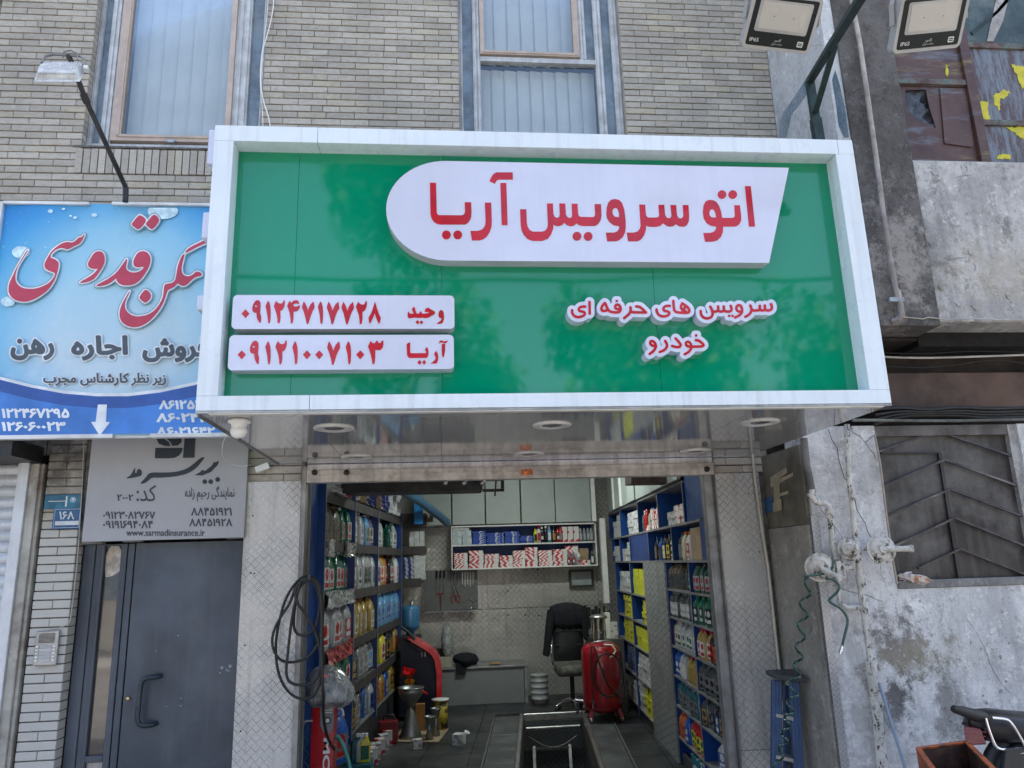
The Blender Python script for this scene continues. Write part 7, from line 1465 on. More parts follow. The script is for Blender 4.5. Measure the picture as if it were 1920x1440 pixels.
for (z, A, B), rn in zip(rows_R, RNr):
    sc = 1.0 if z > 0.3 else 1.0
    fill(1, 6.60, 7.49, z, A[::-1] if False else list(reversed(A)), f'on the {rn} right shelf beside the pillar', 0.045, sc*1.1)
    fill(1, 5.76, 6.54, z, list(reversed(B)), f'on the {rn} right shelf, nearest column', 0.045 if z > 0.3 else 0.09, sc*1.1 if z > 0.3 else 0.75)
fill(1, 7.75, 8.80, RZ[1], [('dark grey', 'blue', 'black', 'green'), ('black', 'yellow', 'gold', 'green'), ('grey', 'blue', 'silver', 'dark grey'), ('cream', 'cream', 'cream', None), ('red', 'red', 'red', None), ('teal', 'silver', 'teal', 'green')], 'on the top right wall shelf', 0.06, 1.1)
fill(1, 7.2, 8.3, RZ[2], [('white', 'grey', 'black', 'white'), ('black', 'blue', 'yellow', 'black'), ('black', 'black', 'white', 'yellow'), ('blue', 'blue', 'black', None), ('black', 'blue', 'brown', None)], 'on the second right shelf, farther cell', 0.07, 1.15)
fill(1, 6.55, 7.1, RZ[2], [('white', 'orange', 'red', 'white'), ('cream', 'orange', 'cream', None), ('dark grey', 'teal', 'grey', None)], 'on the second right shelf by the carton', 0.07, 1.15)
# cartons
def carton(name, label, cat, c, dims, rz, mat, group=None, bev=0.0015):
    key = ('box', dims, mat.name)
    if key not in meshes: g = MB(); g.box((-dims[0]/2, -dims[1]/2, 0), (dims[0]/2, dims[1]/2, dims[2])); meshes[key] = g.mesh('carton', mat)
    o = inst(name, meshes[key], None, c, (0, 0, rz)); return tag(o, label, cat, group)
M_str = mat_stripes('red_striped_box', k=6.0); M_str2 = mat_stripes('red_chevron_box', k=8.0, duty=0.42, skew=-1.2)
M_wbox = plain('white_carton', (0.60, 0.62, 0.62), 0.55, var=0.1, scale=30, objvar=0.25); M_ybox = plain('yellow_carton', (0.60, 0.62, 0.04), 0.5, var=0.1, scale=20, objvar=0.25)
def facebox(name, base, ink, fx0=0.35, k=30):
    n = NT(name); c = n.mix(n.ramp(n.noise(k, 1, 0.3, n.oc()), 0.56, 0.58), base, ink); n.bsdf(c, 0.5); return n.m
M_ybk = facebox('yellow_black_box', (0.62, 0.60, 0.04), (0.02, 0.02, 0.02), k=16); M_nbox = facebox('navy_box', (0.02, 0.04, 0.20), (0.45, 0.47, 0.5), k=26); M_bbox = facebox('blue_thin_box', (0.015, 0.06, 0.36), (0.5, 0.55, 0.62), k=20)
M_kraft = plain('kraft_carton', (0.30, 0.21, 0.13), 0.7, var=0.12); M_gbox = facebox('grey_print_box', (0.42, 0.50, 0.53), (0.58, 0.62, 0.63), k=14); M_wpr = facebox('white_printed_box', (0.60, 0.61, 0.61), (0.30, 0.31, 0.33), k=22)
M_rwb = facebox('red_white_box', (0.66, 0.62, 0.6), (0.5, 0.03, 0.05), k=14)
def lvl(k, n): return '' if n == 1 else ', topmost' if k == n-1 else ', lowest' if k == 0 else f', {ORD[k]} up'
def side_(c, n): return '' if n == 1 else ('left column' if c == 0 else 'right column') if n == 2 else f'column {["one", "two", "three", "four", "five"][c]} from the left'
def pile(xa, xb, y, z, n, h, d, mat, name, label, cat, group, rz=0.0, jit=0.008, cols=1):
    w = (xb-xa)/cols
    for k in range(n):
        for c in range(cols):
            carton(name, fit16(label, [lvl(k, n), side_(c, cols)], '').strip(), cat, (xa+w*(c+0.5)+rq.uniform(-jit, jit), y+d/2+rq.uniform(-jit, jit), z+k*h+0.0005), (round(w-0.003, 3), d, round(h-0.001, 4)), rz+rq.uniform(-0.02, 0.02), mat, group)
def bx(x, yy=11.3): return W(x, 1040, yy).x
gb_ = 'red and white filter boxes on the back shelf'
for i, (a, b, n, h, m) in enumerate(((851, 876.5, 8, 0.028, M_str2), (879, 906, 7, 0.036, M_str), (908, 935, 9, 0.022, M_str2), (936.5, 961, 5, 0.034, M_str), (962, 985, 6, 0.039, M_str2), (986, 1008, 6, 0.046, M_str), (1009.5, 1035, 6, 0.038, M_str2), (1036.5, 1063, 7, 0.034, M_str))):
    pile(bx(a), bx(b), 11.29, zb+0.005, n, h, 0.2, m, 'filter_box', f"red white filter box, {ORD[i]} stack, lower back shelf", 'filter box', gb_)
pile(bx(1062), bx(1086), 11.36, zb+0.17, 2, 0.06, 0.15, M_str, 'filter_box', 'red striped box high behind the grey cans, back shelf', 'filter box', gb_); pile(bx(1062), bx(1086), 11.38, zb+0.005, 3, 0.055, 0.13, M_str2, 'filter_box', 'red striped box low behind the grey cans, back shelf', 'filter box', gb_)
pile(bx(1087), bx(1104), 11.32, zb+0.07, 4, 0.044, 0.15, M_kraft, 'small_carton', 'beige carton, rightmost stack, lower back shelf', 'carton', 'beige cartons on the back shelf'); pile(bx(1088), bx(1106), 11.29, zb+0.005, 2, 0.033, 0.17, M_str, 'filter_box', 'red striped box under the beige cartons', 'filter box', gb_)
for px, c in ((1066, ('grey', 'grey', 'red', 'white')), (1075, ('grey', 'grey', 'red', 'white')), (1084.5, ('white', 'white', 'silver', 'red')), (1110, ('dark green', 'grey', 'white', None))):
    stock('can', c, (bx(px, 11.3), 11.31, zb+0.005), 0, 'in front of the filter boxes on the lower back shelf', 0.95)
gw = 'grey white cartons on the upper back shelf'
pile(bx(849), bx(884), 11.29, zm+0.005, 2, 0.105, 0.2, M_gbox, 'pale_carton', 'pale grey carton, left end, upper back shelf', 'carton', gw, cols=2); pile(bx(850), bx(881), 11.30, zm+0.217, 1, 0.035, 0.2, M_wbox, 'pale_carton', 'flat white carton on top of the pale grey cartons', 'carton', None)
for i, (a, b, n, h) in enumerate(((886, 912, 6, 0.032), (914, 945, 6, 0.027), (947, 975, 7, 0.025), (976, 1000, 4, 0.026))):
    pile(bx(a), bx(b), 11.29, zm+0.005, n, h, 0.2, M_bbox, 'flat_blue_box', f"flat blue box, {ORD[i]} blue stack, upper back shelf", 'box', 'flat blue boxes on the back shelf', jit=0.012)
for px, c, s in ((1005.5, ('yellow', 'yellow', 'black', None), 1.0), (1012, ('white', 'red', 'red', None), 1.15), (1018, ('black', 'white', 'black', 'white'), 1.15), (1025, ('black', 'white', 'black', None), 1.2), (1031.5, ('sky blue', 'silver', 'white', None), 1.15), (1040, ('black', 'black', 'gold', None), 1.1), (1048, ('red', 'black', 'black', 'white'), 1.1), (1053, ('red', 'red', 'grey', None), 1.1)):
    stock('can', c, (bx(px), 11.32, zm+0.005), 0, 'on the upper back shelf right of the flat blue boxes', s)
for i, px in enumerate((1061, 1072, 1083)): carton('spray_carton', f'tall red and white carton, {ORD[i]} of three on the upper back shelf', 'carton', (bx(px), 11.36, zm+0.005), (0.078, 0.08, 0.225), 0, M_rwb, 'tall red and white cartons')
for i, px in enumerate((1091, 1098, 1105, 1111)): stock('can', ('grey', 'silver', 'silver', None), (bx(px), 11.33, zm+0.005), 0, 'at the right end of the upper back shelf', 0.95, None, ORD[i]+' from left')
def rpile(y0, y1, z, n, h, mat, label, dd=0.10, cols=1, name='filter_box', group=None, w=0.16, side=1):
    st = (y1-y0)/cols
    for c in range(cols):
        for k in range(n if isinstance(n, int) else n[c]):
            y = y0+st*(c+0.5); x = (RX(y)+dd if side > 0 else LX(y)-dd)+rq.uniform(-0.01, 0.01)
            carton(name, fit16(label, [lvl(k, n if isinstance(n, int) else n[c]), '' if cols == 1 else f'in the {ORD[c]} pile'], '').strip(), 'box', (x, y+rq.uniform(-0.006, 0.006), z+k*h+0.001), (w, round(st-0.006, 3), round(h-0.0015, 4)), rq.uniform(-0.05, 0.05)-(0.08 if side > 0 else -0.1), mat, group or label[:38])
rpile(6.62, 7.05, RZ[1], 3, 0.058, M_rwb, 'red and white box on the top right shelf, nearest cell', cols=2, group='boxes on the top right wall shelf'); rpile(7.05, 7.35, RZ[1], 2, 0.065, M_wpr, 'white printed box on the top right shelf', group='white boxes on the top right wall shelf')
rpile(7.73, 8.15, RZ[1], 4, 0.052, M_str, 'red striped box on the top right shelf, second cell', cols=2, group='striped boxes on the top right wall shelf')
rpile(8.15, 8.6, RZ[1], 2, 0.03, M_str2, 'flat striped box on the top right shelf foot', group='striped boxes on the top right wall shelf')
rpile(8.95, 9.7, RZ[1], 3, 0.09, M_wpr, 'white carton on the top right shelf, fourth cell', cols=2, group='white cartons high on the right wall'); rpile(10.35, 11.0, RZ[1], (4, 3), 0.075, M_wbox, 'white carton on the top right shelf, farthest cell', cols=2, group='white cartons high on the right wall')
rpile(6.1, 6.5, RZ[2], 1, 0.27, M_kraft, 'tall brown carton on the second right wall shelf', 0.09, name='brown_carton'); rpile(9.65, 10.35, RZ[2], (3, 2), 0.08, M_wpr, 'white carton past the blue panel', cols=2, group='cartons past the blue panel'); rpile(10.5, 11.1, RZ[2], 3, 0.07, M_wbox, 'white carton second right shelf, far cell', cols=1, group='cartons past the blue panel')
rpile(8.78, 9.65, 1.47, 3, 0.1, M_ybox, 'plain yellow carton third right shelf by the pillar', cols=2, name='yellow_carton', group='yellow cartons'); rpile(9.76, 10.75, 1.47, 4, 0.065, M_wbox, 'white carton third right shelf, far cell', cols=3, name='white_carton', group='white cartons in the far cell')
rpile(8.78, 9.1, 1.15, 4, 0.066, M_ybk, 'yellow and black box fourth right shelf by the pillar', group='yellow and black boxes'); rpile(9.76, 10.5, 1.15, 4, 0.068, M_ybk, 'yellow and black box fourth right shelf, far cell', cols=3, group='yellow and black boxes')
rpile(8.78, 9.65, 0.84, 2, 0.12, M_ybox, 'yellow carton on the fifth right shelf', cols=2, name='yellow_carton', group='yellow cartons'); rpile(9.76, 10.6, 0.84, 4, 0.07, M_ybk, 'yellow and black box fifth right shelf, far cell', cols=3, group='yellow and black boxes')
rpile(8.78, 9.65, 0.47, 4, 0.075, M_wpr, 'white printed box sixth right shelf by the pillar', cols=3, group='white boxes low on the right wall'); rpile(9.76, 10.5, 0.47, 4, 0.08, M_nbox, 'navy and yellow box sixth right shelf, far cell', cols=3, group='navy boxes low on the right wall')
rpile(8.78, 9.3, 0.12, 3, 0.1, M_ybk, 'yellow and black box lowest far right shelf', cols=2, group='yellow and black boxes'); rpile(9.35, 10.7, 0.12, (3, 4, 3, 2, 3), 0.085, M_wpr, 'white or grey box lowest far right shelf', cols=5, group='boxes lowest far right shelf')
# boxes on top of the left shelves
for y0, y1, n, h, m, t in ((7.25, 7.6, 2, 0.06, M_rwb, 'red and white box'), (7.62, 7.95, 3, 0.07, M_wpr, 'white printed box'), (7.97, 8.3, 3, 0.065, M_kraft, 'cream brown box'), (8.32, 8.8, 4, 0.06, M_nbox, 'navy box'), (8.82, 9.1, 4, 0.055, M_kraft, 'tan box'), (9.12, 9.6, 4, 0.06, M_nbox, 'navy printed box'), (9.62, 10.5, 5, 0.055, M_wbox, 'small white box')):
    rpile(y0, y1, 2.55, n, h, m, f'{t} on the left shelving top', 0.05, cols=3 if m is M_wbox else 2 if y1-y0 > 0.4 else 1, side=-1, group=f'{t}es on top of the left shelving')
for k in range(3): rpile(6.75+0.16*k, 6.9+0.16*k, 2.55, 1, 0.05, M_wpr, 'loose grey package on top of the left shelving', 0.05, side=-1, group='loose packages on top of the left shelving')
for (pa, pb, z, n, h, m, c, lab) in ((768, 796, 2.142, 3, 0.075, M_wbox, 3, 'white box on the upper corner shelf'), (755, 776, 1.70, 5, 0.062, M_nbox, 2, 'dark blue box on the lower corner shelf'), (776, 798, 1.70, 4, 0.085, M_wbox, 2, 'white box on the lower corner shelf'), (796, 812, 2.50, 2, 0.05, M_kraft, 2, 'kraft box on top of the corner shelf')):
    a, b = W(pa, 1030, 10.92).x, W(pb, 1030, 10.92).x; pile(a, b, 10.91, z, n, h, 0.18, m, 'small_box', lab, 'box', lab+'s', cols=c)
# ================================================================ THINGS IN THE WORKSHOP
# tool board
tb = thing('tool_board', 'grey steel tool board with spanners and pliers at the left of the back wall', 'tool board', (0.1, 11.5, 1.22)); TBY = 11.48
a, b = W(795, 1147, TBY), W(895, 1070, TBY)
g = MB(); g.box((a.x, TBY, a.z), (b.x, TBY+0.03, b.z+0.02)); g.build('board', plain('tool_board_grey', (0.15, 0.155, 0.155), 0.5, 0.3, var=0.1), tb); g = MB(); g.box((a.x, TBY-0.04, a.z-0.015), (b.x, TBY+0.03, a.z-0.001)); g.build('ledge', M_galv, tb)
M_tool = plain('tool_steel', (0.40, 0.40, 0.40), 0.3, 0.8); M_redh = plain('red_handle', (0.35, 0.03, 0.03), 0.4)
for i, px in enumerate((867, 872, 877, 882, 887)):
    g = MB(); p, q = W(px, 1073, TBY-0.01), W(px, 1096+(i % 2)*4, TBY-0.01); g.bar(p, q, 0.012, 0.006, 0, (0, 1, 0)); g.lathe([(0.014, -0.004), (0.014, 0.004)], q, 10, axis=(0, 1, 0)); g.lathe([(0.012, -0.004), (0.012, 0.004)], p, 10, axis=(0, 1, 0)); g.build('spanner', M_tool, tb)
for px in (819, 826, 833): g = MB(); g.tube([W(px, 1070, TBY-0.02), W(px, 1084, TBY-0.02)], 0.014, 8); g.build('screwdriver_handle', M_rubber, tb); g = MB(); g.tube([W(px, 1084, TBY-0.02), W(px, 1112, TBY-0.02)], 0.004, 6); g.build('screwdriver_blade', M_tool, tb)
g = MB(); g.tube([W(820, 1112, TBY-0.02), W(832, 1112, TBY-0.02)], 0.007, 6); g.tube([W(826, 1112, TBY-0.02), W(827, 1143, TBY-0.02)], 0.006, 6); g.build('tee_wrench', M_redh, tb)
for cx, cy in ((851, 1106), (856, 1103)): g = MB(); g.tube([W(cx-3, cy-28, TBY-0.02), W(cx-4, cy-12, TBY-0.02), W(cx, cy, TBY-0.02), W(cx+5, cy+12, TBY-0.02)], 0.007, 6); g.tube([W(cx+3, cy-28, TBY-0.02), W(cx+4, cy-12, TBY-0.02), W(cx, cy, TBY-0.02), W(cx-5, cy+12, TBY-0.02)], 0.007, 6); g.build('pliers', M_tool, tb)
g = MB()
for s in (-1, 1): g.tube([W(855+5*s+4*math.cos(k*math.pi/6), 1122+7*math.sin(k*math.pi/6), TBY-0.02) for k in range(13)], 0.005, 6)
g.build('shears', M_redh, tb)
for i in range(9): g = MB(); q = W(852+i*4.6, 1142, TBY-0.025); g.lathe([(0.0, 0.035), (0.010, 0.035), (0.010, 0), (0, 0)], q-Vector((0, 0, 0.012)), 8); g.build('socket', M_chrome, tb)
g = MB(); g.tube([W(880, 1121, TBY-0.02), W(888, 1128, TBY-0.02), W(887, 1140, TBY-0.02)], 0.005, 6); g.tube([W(888, 1128, TBY-0.02), W(895, 1122, TBY-0.02)], 0.005, 6); g.build('hook_wrench', M_tool, tb)
# framed certificate
fr = thing('picture_frame', 'small dark framed certificate on the tread plate back wall', 'picture frame', W(1090, 1100, 11.55)); a, b = W(1068, 1102, 11.54), W(1112, 1067, 11.54)
g = MB(); t = 0.035
for (p, q) in (((a.x, a.z), (b.x, a.z+t)), ((a.x, b.z-t), (b.x, b.z)), ((a.x, a.z+t), (a.x+t, b.z-t)), ((b.x-t, a.z+t), (b.x, b.z-t))): g.box((p[0], 11.53, p[1]), (q[0], 11.57, q[1]))
g.build('frame', plain('dark_frame', (0.04, 0.045, 0.045), 0.35), fr); g = MB(); g.box((a.x+t, 11.552, a.z+t), (b.x-t, 11.56, b.z-t)); g.build('certificate', plain('certificate_paper', (0.30, 0.34, 0.36), 0.15, var=0.12, scale=9, coat=0.6), fr)
# bench
bn_ = thing('bench', 'low grey laminate bench cabinet against the back wall', 'bench', (0.55, 11.2, 0)); ax, bx_ = -0.06, 1.14
g = MB(); g.box((ax, 11.06, 0.0), (bx_-0.02, 11.55, 0.47)); g.build('cabinet', M_greybench, bn_, bevel=0.004); g = MB(); g.box((ax-0.01, 11.03, 0.475), (bx_+0.03, 11.58, 0.50)); g.box((bx_-0.018, 11.04, 0.0), (bx_+0.03, 11.57, 0.474)); g.build('top', M_galv, bn_, bevel=0.003)
def blob(name, label, cat, c, r, mat, seed=1, n=(8, 14), amp=0.2, par=None):
    q = random.Random(seed); g = MB(); vs = []; A, B = n
    for j in range(A):
        ph = math.pi*j/(A-1)
        for i in range(B): k = 1+q.uniform(-amp, amp)*(1 if 0 < j < A-1 else 0); th_ = 2*math.pi*i/B; vs.append((c[0]+r[0]*k*math.sin(ph)*math.cos(th_), c[1]+r[1]*k*math.sin(ph)*math.sin(th_), c[2]+r[2]*(1+math.cos(ph)*k)))
    g.add(vs, [(j*B+i, j*B+(i+1) % B, (j+1)*B+(i+1) % B, (j+1)*B+i) for j in range(A-1) for i in range(B)], 0, True); o = g.build(name, mat, par)
    return tag(o, label, cat) if label else o
blob('cloth', 'black cloth bundle draped over the front edge of the bench', 'cloth', (0.31, 11.12, 0.50), (0.17, 0.14, 0.09), plain('black_cloth', (0.012, 0.014, 0.02), 0.9), 3)
g = MB(); g.hexa([(0.18, 11.015, 0.40), (0.30, 11.015, 0.40), (0.30, 11.03, 0.40), (0.18, 11.03, 0.40), (0.16, 11.015, 0.56), (0.34, 11.015, 0.58), (0.34, 11.05, 0.58), (0.16, 11.05, 0.56)]); tag(g.build('cloth_corner', plain('black_cloth', (0.012, 0.014, 0.02), 0.9)), 'corner of dark cloth hanging over the bench edge', 'cloth')
blob('food_tray', 'small golden dish near the right end of the bench', 'dish', (0.72, 11.15, 0.502), (0.085, 0.06, 0.014), plain('amber_dish', (0.45, 0.26, 0.09), 0.4, var=0.4, scale=50), 5)
carton('cardboard_box', 'open beige cardboard box at the left end of the bench', 'carton', (0.03, 11.2, 0.502), (0.2, 0.2, 0.12), 0.1, plain('beige_card', (0.36, 0.34, 0.27), 0.7)); carton('black_case', 'black case standing behind the cardboard box on the bench', 'case', (-0.02, 11.4, 0.502), (0.24, 0.1, 0.22), 0, M_rubber)
blob('clear_bag', 'tall clear plastic bag with a bottle standing on the bench', 'plastic bag', (0.05, 11.3, 0.60), (0.085, 0.07, 0.22), plain('bag_clear_grey', (0.34, 0.36, 0.36), 0.15, var=0.3, scale=20, coat=0.8), 8, amp=0.1)
# buckets, cooler
bk = thing('bucket', 'stack of pale plastic buckets between the bench and the office chair', 'bucket', (1.32, 10.95, 0)); g = MB(); pr = []
for k in range(5): pr += [(0.112, 0.075*k+0.002), (0.120, 0.075*k+0.060), (0.126, 0.075*k+0.066), (0.126, 0.075*k+0.073)]
g.lathe([(0, 0.001)]+pr+[(0.11, 0.376), (0, 0.376)], (1.32, 10.95, 0), 24); g.build('body', plain('pale_bucket', (0.40, 0.42, 0.43), 0.4), bk)
wc = thing('water_cooler', 'water cooler with a blue water bottle in the far left corner', 'water cooler', (-0.56, 10.75, 0)); c = (W(769, 1190, 10.7).x, 10.7)
g = MB(); g.box((c[0]-0.17, c[1]-0.13, 0), (c[0]+0.15, c[1]+0.17, 0.98)); g.build('cabinet', plain('dark_cooler', (0.03, 0.032, 0.036), 0.4), wc, bevel=0.01)
g = MB(); g.lathe([(0.05, 0.98), (0.06, 1.03), (0.125, 1.08), (0.132, 1.12), (0.126, 1.2), (0.132, 1.24), (0.126, 1.32), (0.12, 1.36), (0, 1.37)], (c[0], c[1], 0), 24); g.build('bottle', plain('blue_water_bottle', (0.05, 0.20, 0.38), 0.08, coat=0.8), wc); g = MB(); g.lathe([(0.03, 1.37), (0.03, 1.43), (0, 1.43)], (c[0]+0.02, c[1], 0), 14); g.build('pump', M_steel, wc)
# office chair with jacket
oc = thing('office_chair', 'worn black office chair with chrome star base beside the red drainer', 'office chair', (1.62, 10.35, 0)); CX, CYY = 1.62, 10.35
M_leather = plain('black_leather', (0.015, 0.016, 0.018), 0.45, var=0.2); M_jack = plain('navy_black_jacket', (0.006, 0.007, 0.012), 0.95)
def pad(g_, x0, x1, z0, z1, y0, y1, bulge, n=8):
    vs = []
    for j in range(n+1):
        for i in range(n+1):
            u, v = i/n, j/n; e = (1-(2*u-1)**4)*(1-(2*v-1)**4); vs.append((x0+(x1-x0)*u, y0-bulge*e+0.03*(2*v-1), z0+(z1-z0)*v))
    g_.add(vs, [(j*(n+1)+i, j*(n+1)+i+1, (j+1)*(n+1)+i+1, (j+1)*(n+1)+i) for j in range(n) for i in range(n)], 0, True)
    g_.box((x0+0.005, y0+0.0, z0+0.005), (x1-0.005, y1, z1-0.005))
g = MB(); pad(g, CX-0.25, CX+0.25, 0.56, 1.22, CYY+0.12, CYY+0.20, 0.07)
for zz in (0.75, 0.92, 1.08): g.tube([(CX-0.22, CYY+0.05, zz), (CX+0.22, CYY+0.05, zz)], 0.012, 6)
g.build('backrest', M_leather, oc, bevel=0.01)
g = MB(); g.loft([rrect(0.46, 0.46, 0.08, 0.42, CX, CYY-0.1), rrect(0.52, 0.52, 0.1, 0.46, CX, CYY-0.1), rrect(0.50, 0.50, 0.1, 0.53, CX, CYY-0.1), rrect(0.4, 0.4, 0.1, 0.545, CX, CYY-0.1)]); g.build('seat', plain('torn_olive_seat', (0.09, 0.09, 0.075), 0.7, var=0.4, scale=14), oc)
g = MB(); g.tube([(CX, CYY-0.08, 0.10), (CX, CYY-0.08, 0.42)], 0.035, 12); g.build('column', M_rubber, oc)
for k in range(5):
    a = R(72*k+200); e = Vector((CX+0.30*math.cos(a), CYY-0.08+0.30*math.sin(a), 0.075)); g = MB(); g.tube([(CX, CYY-0.08, 0.13), (CX+0.15*math.cos(a), CYY-0.08+0.15*math.sin(a), 0.12), e], [0.022, 0.018, 0.014], 8); g.build('base_leg', M_chrome, oc); g = MB(); g.lathe([(0, -0.02), (0.03, -0.02), (0.03, 0.02), (0, 0.02)], (e.x, e.y, 0.031), 14, axis=(math.sin(a), -math.cos(a), 0)); g.build('caster', M_rubber, oc)
for s in (-1, 1):
    g = MB(); g.tube([(CX+s*0.27, CYY+0.10, 0.52), (CX+s*0.31, CYY-0.06, 0.60), (CX+s*0.31, CYY-0.10, 0.72), (CX+s*0.30, CYY+0.08, 0.80), (CX+s*0.27, CYY+0.13, 0.82)], 0.015, 8); g.build('armrest', M_chrome if s < 0 else M_rubber, oc)
jk = thing('jacket', 'black jacket draped over the back of the office chair', 'jacket', (1.62, 10.45, 0.8)); g = MB(); vs = []; n = 14; rj = random.Random(6)
prof = [(0.98, 0.03), (1.04, 0.015), (1.12, 0.0), (1.19, 0.01), (1.235, 0.06), (1.245, 0.13), (1.22, 0.20), (1.1, 0.22), (0.85, 0.23)]
for i in range(n+1):
    u = -1+2*i/n; hw = 0.275
    for (z, d) in prof: vs.append((CX+u*hw*(1.02 if z < 1.15 else 0.97), CYY-0.01+d+0.012*math.sin(i*1.9)+0.05*u*u, z-0.04*u*u*(1 if z > 1.1 else -0.6)+0.02*math.sin(i*2.3)*(z < 1.0)))
m = len(prof); g.add(vs, [(i*m+j, i*m+j+1, (i+1)*m+j+1, (i+1)*m+j) for i in range(n) for j in range(m-1)], 0, True); o = g.build('body', M_jack, jk); md = o.modifiers.new('s', 'SOLIDIFY'); md.thickness = 0.015
g = MB(); g.tube([(CX-0.26, CYY+0.06, 1.17), (CX-0.31, CYY+0.04, 1.0), (CX-0.35, CYY+0.02, 0.86), (CX-0.39, CYY+0.0, 0.70)], [0.075, 0.07, 0.06, 0.055], 10); g.build('sleeve', M_jack, jk); g = MB(); g.tube([(CX+0.26, CYY+0.06, 1.17), (CX+0.285, CYY+0.05, 1.0), (CX+0.28, CYY+0.05, 0.88)], [0.07, 0.06, 0.05], 10); g.build('sleeve', M_jack, jk)
oc.scale = (0.82, 0.82, 1.07); jk.scale = (0.82, 0.82, 1.19); oc.location.x += 0.05; jk.location.x += 0.05
# red waste oil drainer
od = thing('oil_drainer', 'red waste oil drainer tank on castors with a glass gauge cylinder on top', 'oil drainer', (1.93, 9.55, 0)); ox, oy = W(1132, 1340, 9.6).x, 9.6
M_redp = plain('glossy_red_enamel', (0.30, 0.006, 0.014), 0.32, var=0.08, scale=4, dirt=0.15, dirtcol=(0.1, 0.01, 0.01), coat=0.7)
g = MB(); g.lathe([(0, 0.10), (0.12, 0.105), (0.20, 0.13), (0.235, 0.18), (0.24, 0.25), (0.24, 0.40), (0.24, 0.60), (0.24, 0.78), (0.225, 0.85), (0.17, 0.895), (0.08, 0.91), (0, 0.912)], (ox, oy, 0), 32); g.build('tank', M_redp, od)
g = MB()
for sx in (-1, 1):
    for sy in (-1, 1): g.hexa([(ox+sx*0.19-0.02, oy+sy*0.15-0.02, 0.07), (ox+sx*0.19+0.02, oy+sy*0.15-0.02, 0.07), (ox+sx*0.19+0.02, oy+sy*0.15+0.02, 0.07), (ox+sx*0.19-0.02, oy+sy*0.15+0.02, 0.07), (ox+sx*0.15-0.02, oy+sy*0.12-0.02, 0.18), (ox+sx*0.15+0.02, oy+sy*0.12-0.02, 0.18), (ox+sx*0.15+0.02, oy+sy*0.12+0.02, 0.18), (ox+sx*0.15-0.02, oy+sy*0.12+0.02, 0.18)])
g.build('feet', M_redp, od)
for sx in (-1, 1):
    for sy in (-1, 1):
        g = MB(); g.lathe([(0.0, -0.014), (0.038, -0.014), (0.038, 0.014), (0, 0.014)], (ox+sx*0.19, oy+sy*0.15, 0.039), 16, axis=(1, 0.3, 0)); g.build('castor', M_galv if sx < 0 else plain('brown_castor', (0.2, 0.09, 0.07), 0.5), od)
        g = MB(); g.box((ox+sx*0.19-0.022, oy+sy*0.15-0.01, 0.04), (ox+sx*0.19-0.017, oy+sy*0.15+0.012, 0.09)); g.box((ox+sx*0.19+0.017, oy+sy*0.15-0.01, 0.04), (ox+sx*0.19+0.022, oy+sy*0.15+0.012, 0.09)); g.box((ox+sx*0.19-0.022, oy+sy*0.15-0.01, 0.078), (ox+sx*0.19+0.022, oy+sy*0.15+0.012, 0.088)); g.build('castor_fork', M_chrome, od)
gx = W(1123, 1180, 9.6).x; zb_, zt__ = W(1123, 1217, 9.6).z, W(1123, 1156, 9.6).z
g = MB(); g.lathe([(0.105, zb_), (0.105, zb_+0.02), (0.0, zb_+0.02)], (gx, oy, 0), 24); g.lathe([(0.0, zt__+0.03), (0.08, zt__+0.02), (0.11, zt__), (0.11, zt__-0.02), (0, zt__-0.02)], (gx, oy, 0), 24)
for k in range(4): g.tube([(gx+0.095*math.cos(k*math.pi/2+0.6), oy+0.095*math.sin(k*math.pi/2+0.6), zb_), (gx+0.095*math.cos(k*math.pi/2+0.6), oy+0.095*math.sin(k*math.pi/2+0.6), zt__)], 0.007, 6)
g.tube([(gx, oy, 0.9), (gx, oy, zb_)], 0.02, 8); g.build('gauge_frame', M_steel, od); g = MB(); g.lathe([(0.082, zb_+0.021), (0.082, zt__-0.021)], (gx, oy, 0), 24); g.build('glass_cylinder', mat_pane('gauge_glass', (0.7, 0.66, 0.58), 0.8), od)
g = MB(); g.box((gx-0.03, oy-0.01, zb_+0.03), (gx-0.005, oy+0.01, zt__-0.03)); g.build('scale_strip', M_whiteplastic, od)
g = MB(); g.tube([(gx+0.05, oy, zt__+0.02), (gx+0.05, oy, zt__+0.12), (gx+0.03, oy-0.02, zt__+0.2)], 0.018, 8); g.build('valve', M_steel, od); g = MB(); g.tube([(ox-0.15, oy-0.16, 0.90), (ox-0.1, oy-0.2, 0.93), (ox+0.05, oy-0.2, 0.94), (ox+0.12, oy-0.16, 0.92)], 0.01, 8); g.build('handle', M_steel, od)
hl = [(ox-0.09+0.17*math.cos(R(a))*1.05, oy-0.26, 0.56+0.245*math.sin(R(a))) for a in range(0, 361, 20)]; hl = [(p[0]+0.12, p[1], p[2]) for p in hl]; g = MB(); g.tube(hl, 0.011, 8); g.tube([(ox-0.12, oy-0.23, 0.88), (ox-0.08, oy-0.27, 0.7), (ox+0.02, oy-0.27, 0.45), (ox+0.14, oy-0.26, 0.3), (ox+0.22, oy-0.2, 0.28), (ox+0.24, oy-0.12, 0.5), (ox+0.23, oy-0.1, 0.8)], 0.010, 8); g.tube([(ox-0.15, oy-0.22, 0.88), (ox-0.17, oy-0.25, 0.6), (ox-0.17, oy-0.25, 0.28)], 0.010, 8); g.build('hose', M_rubber, od)
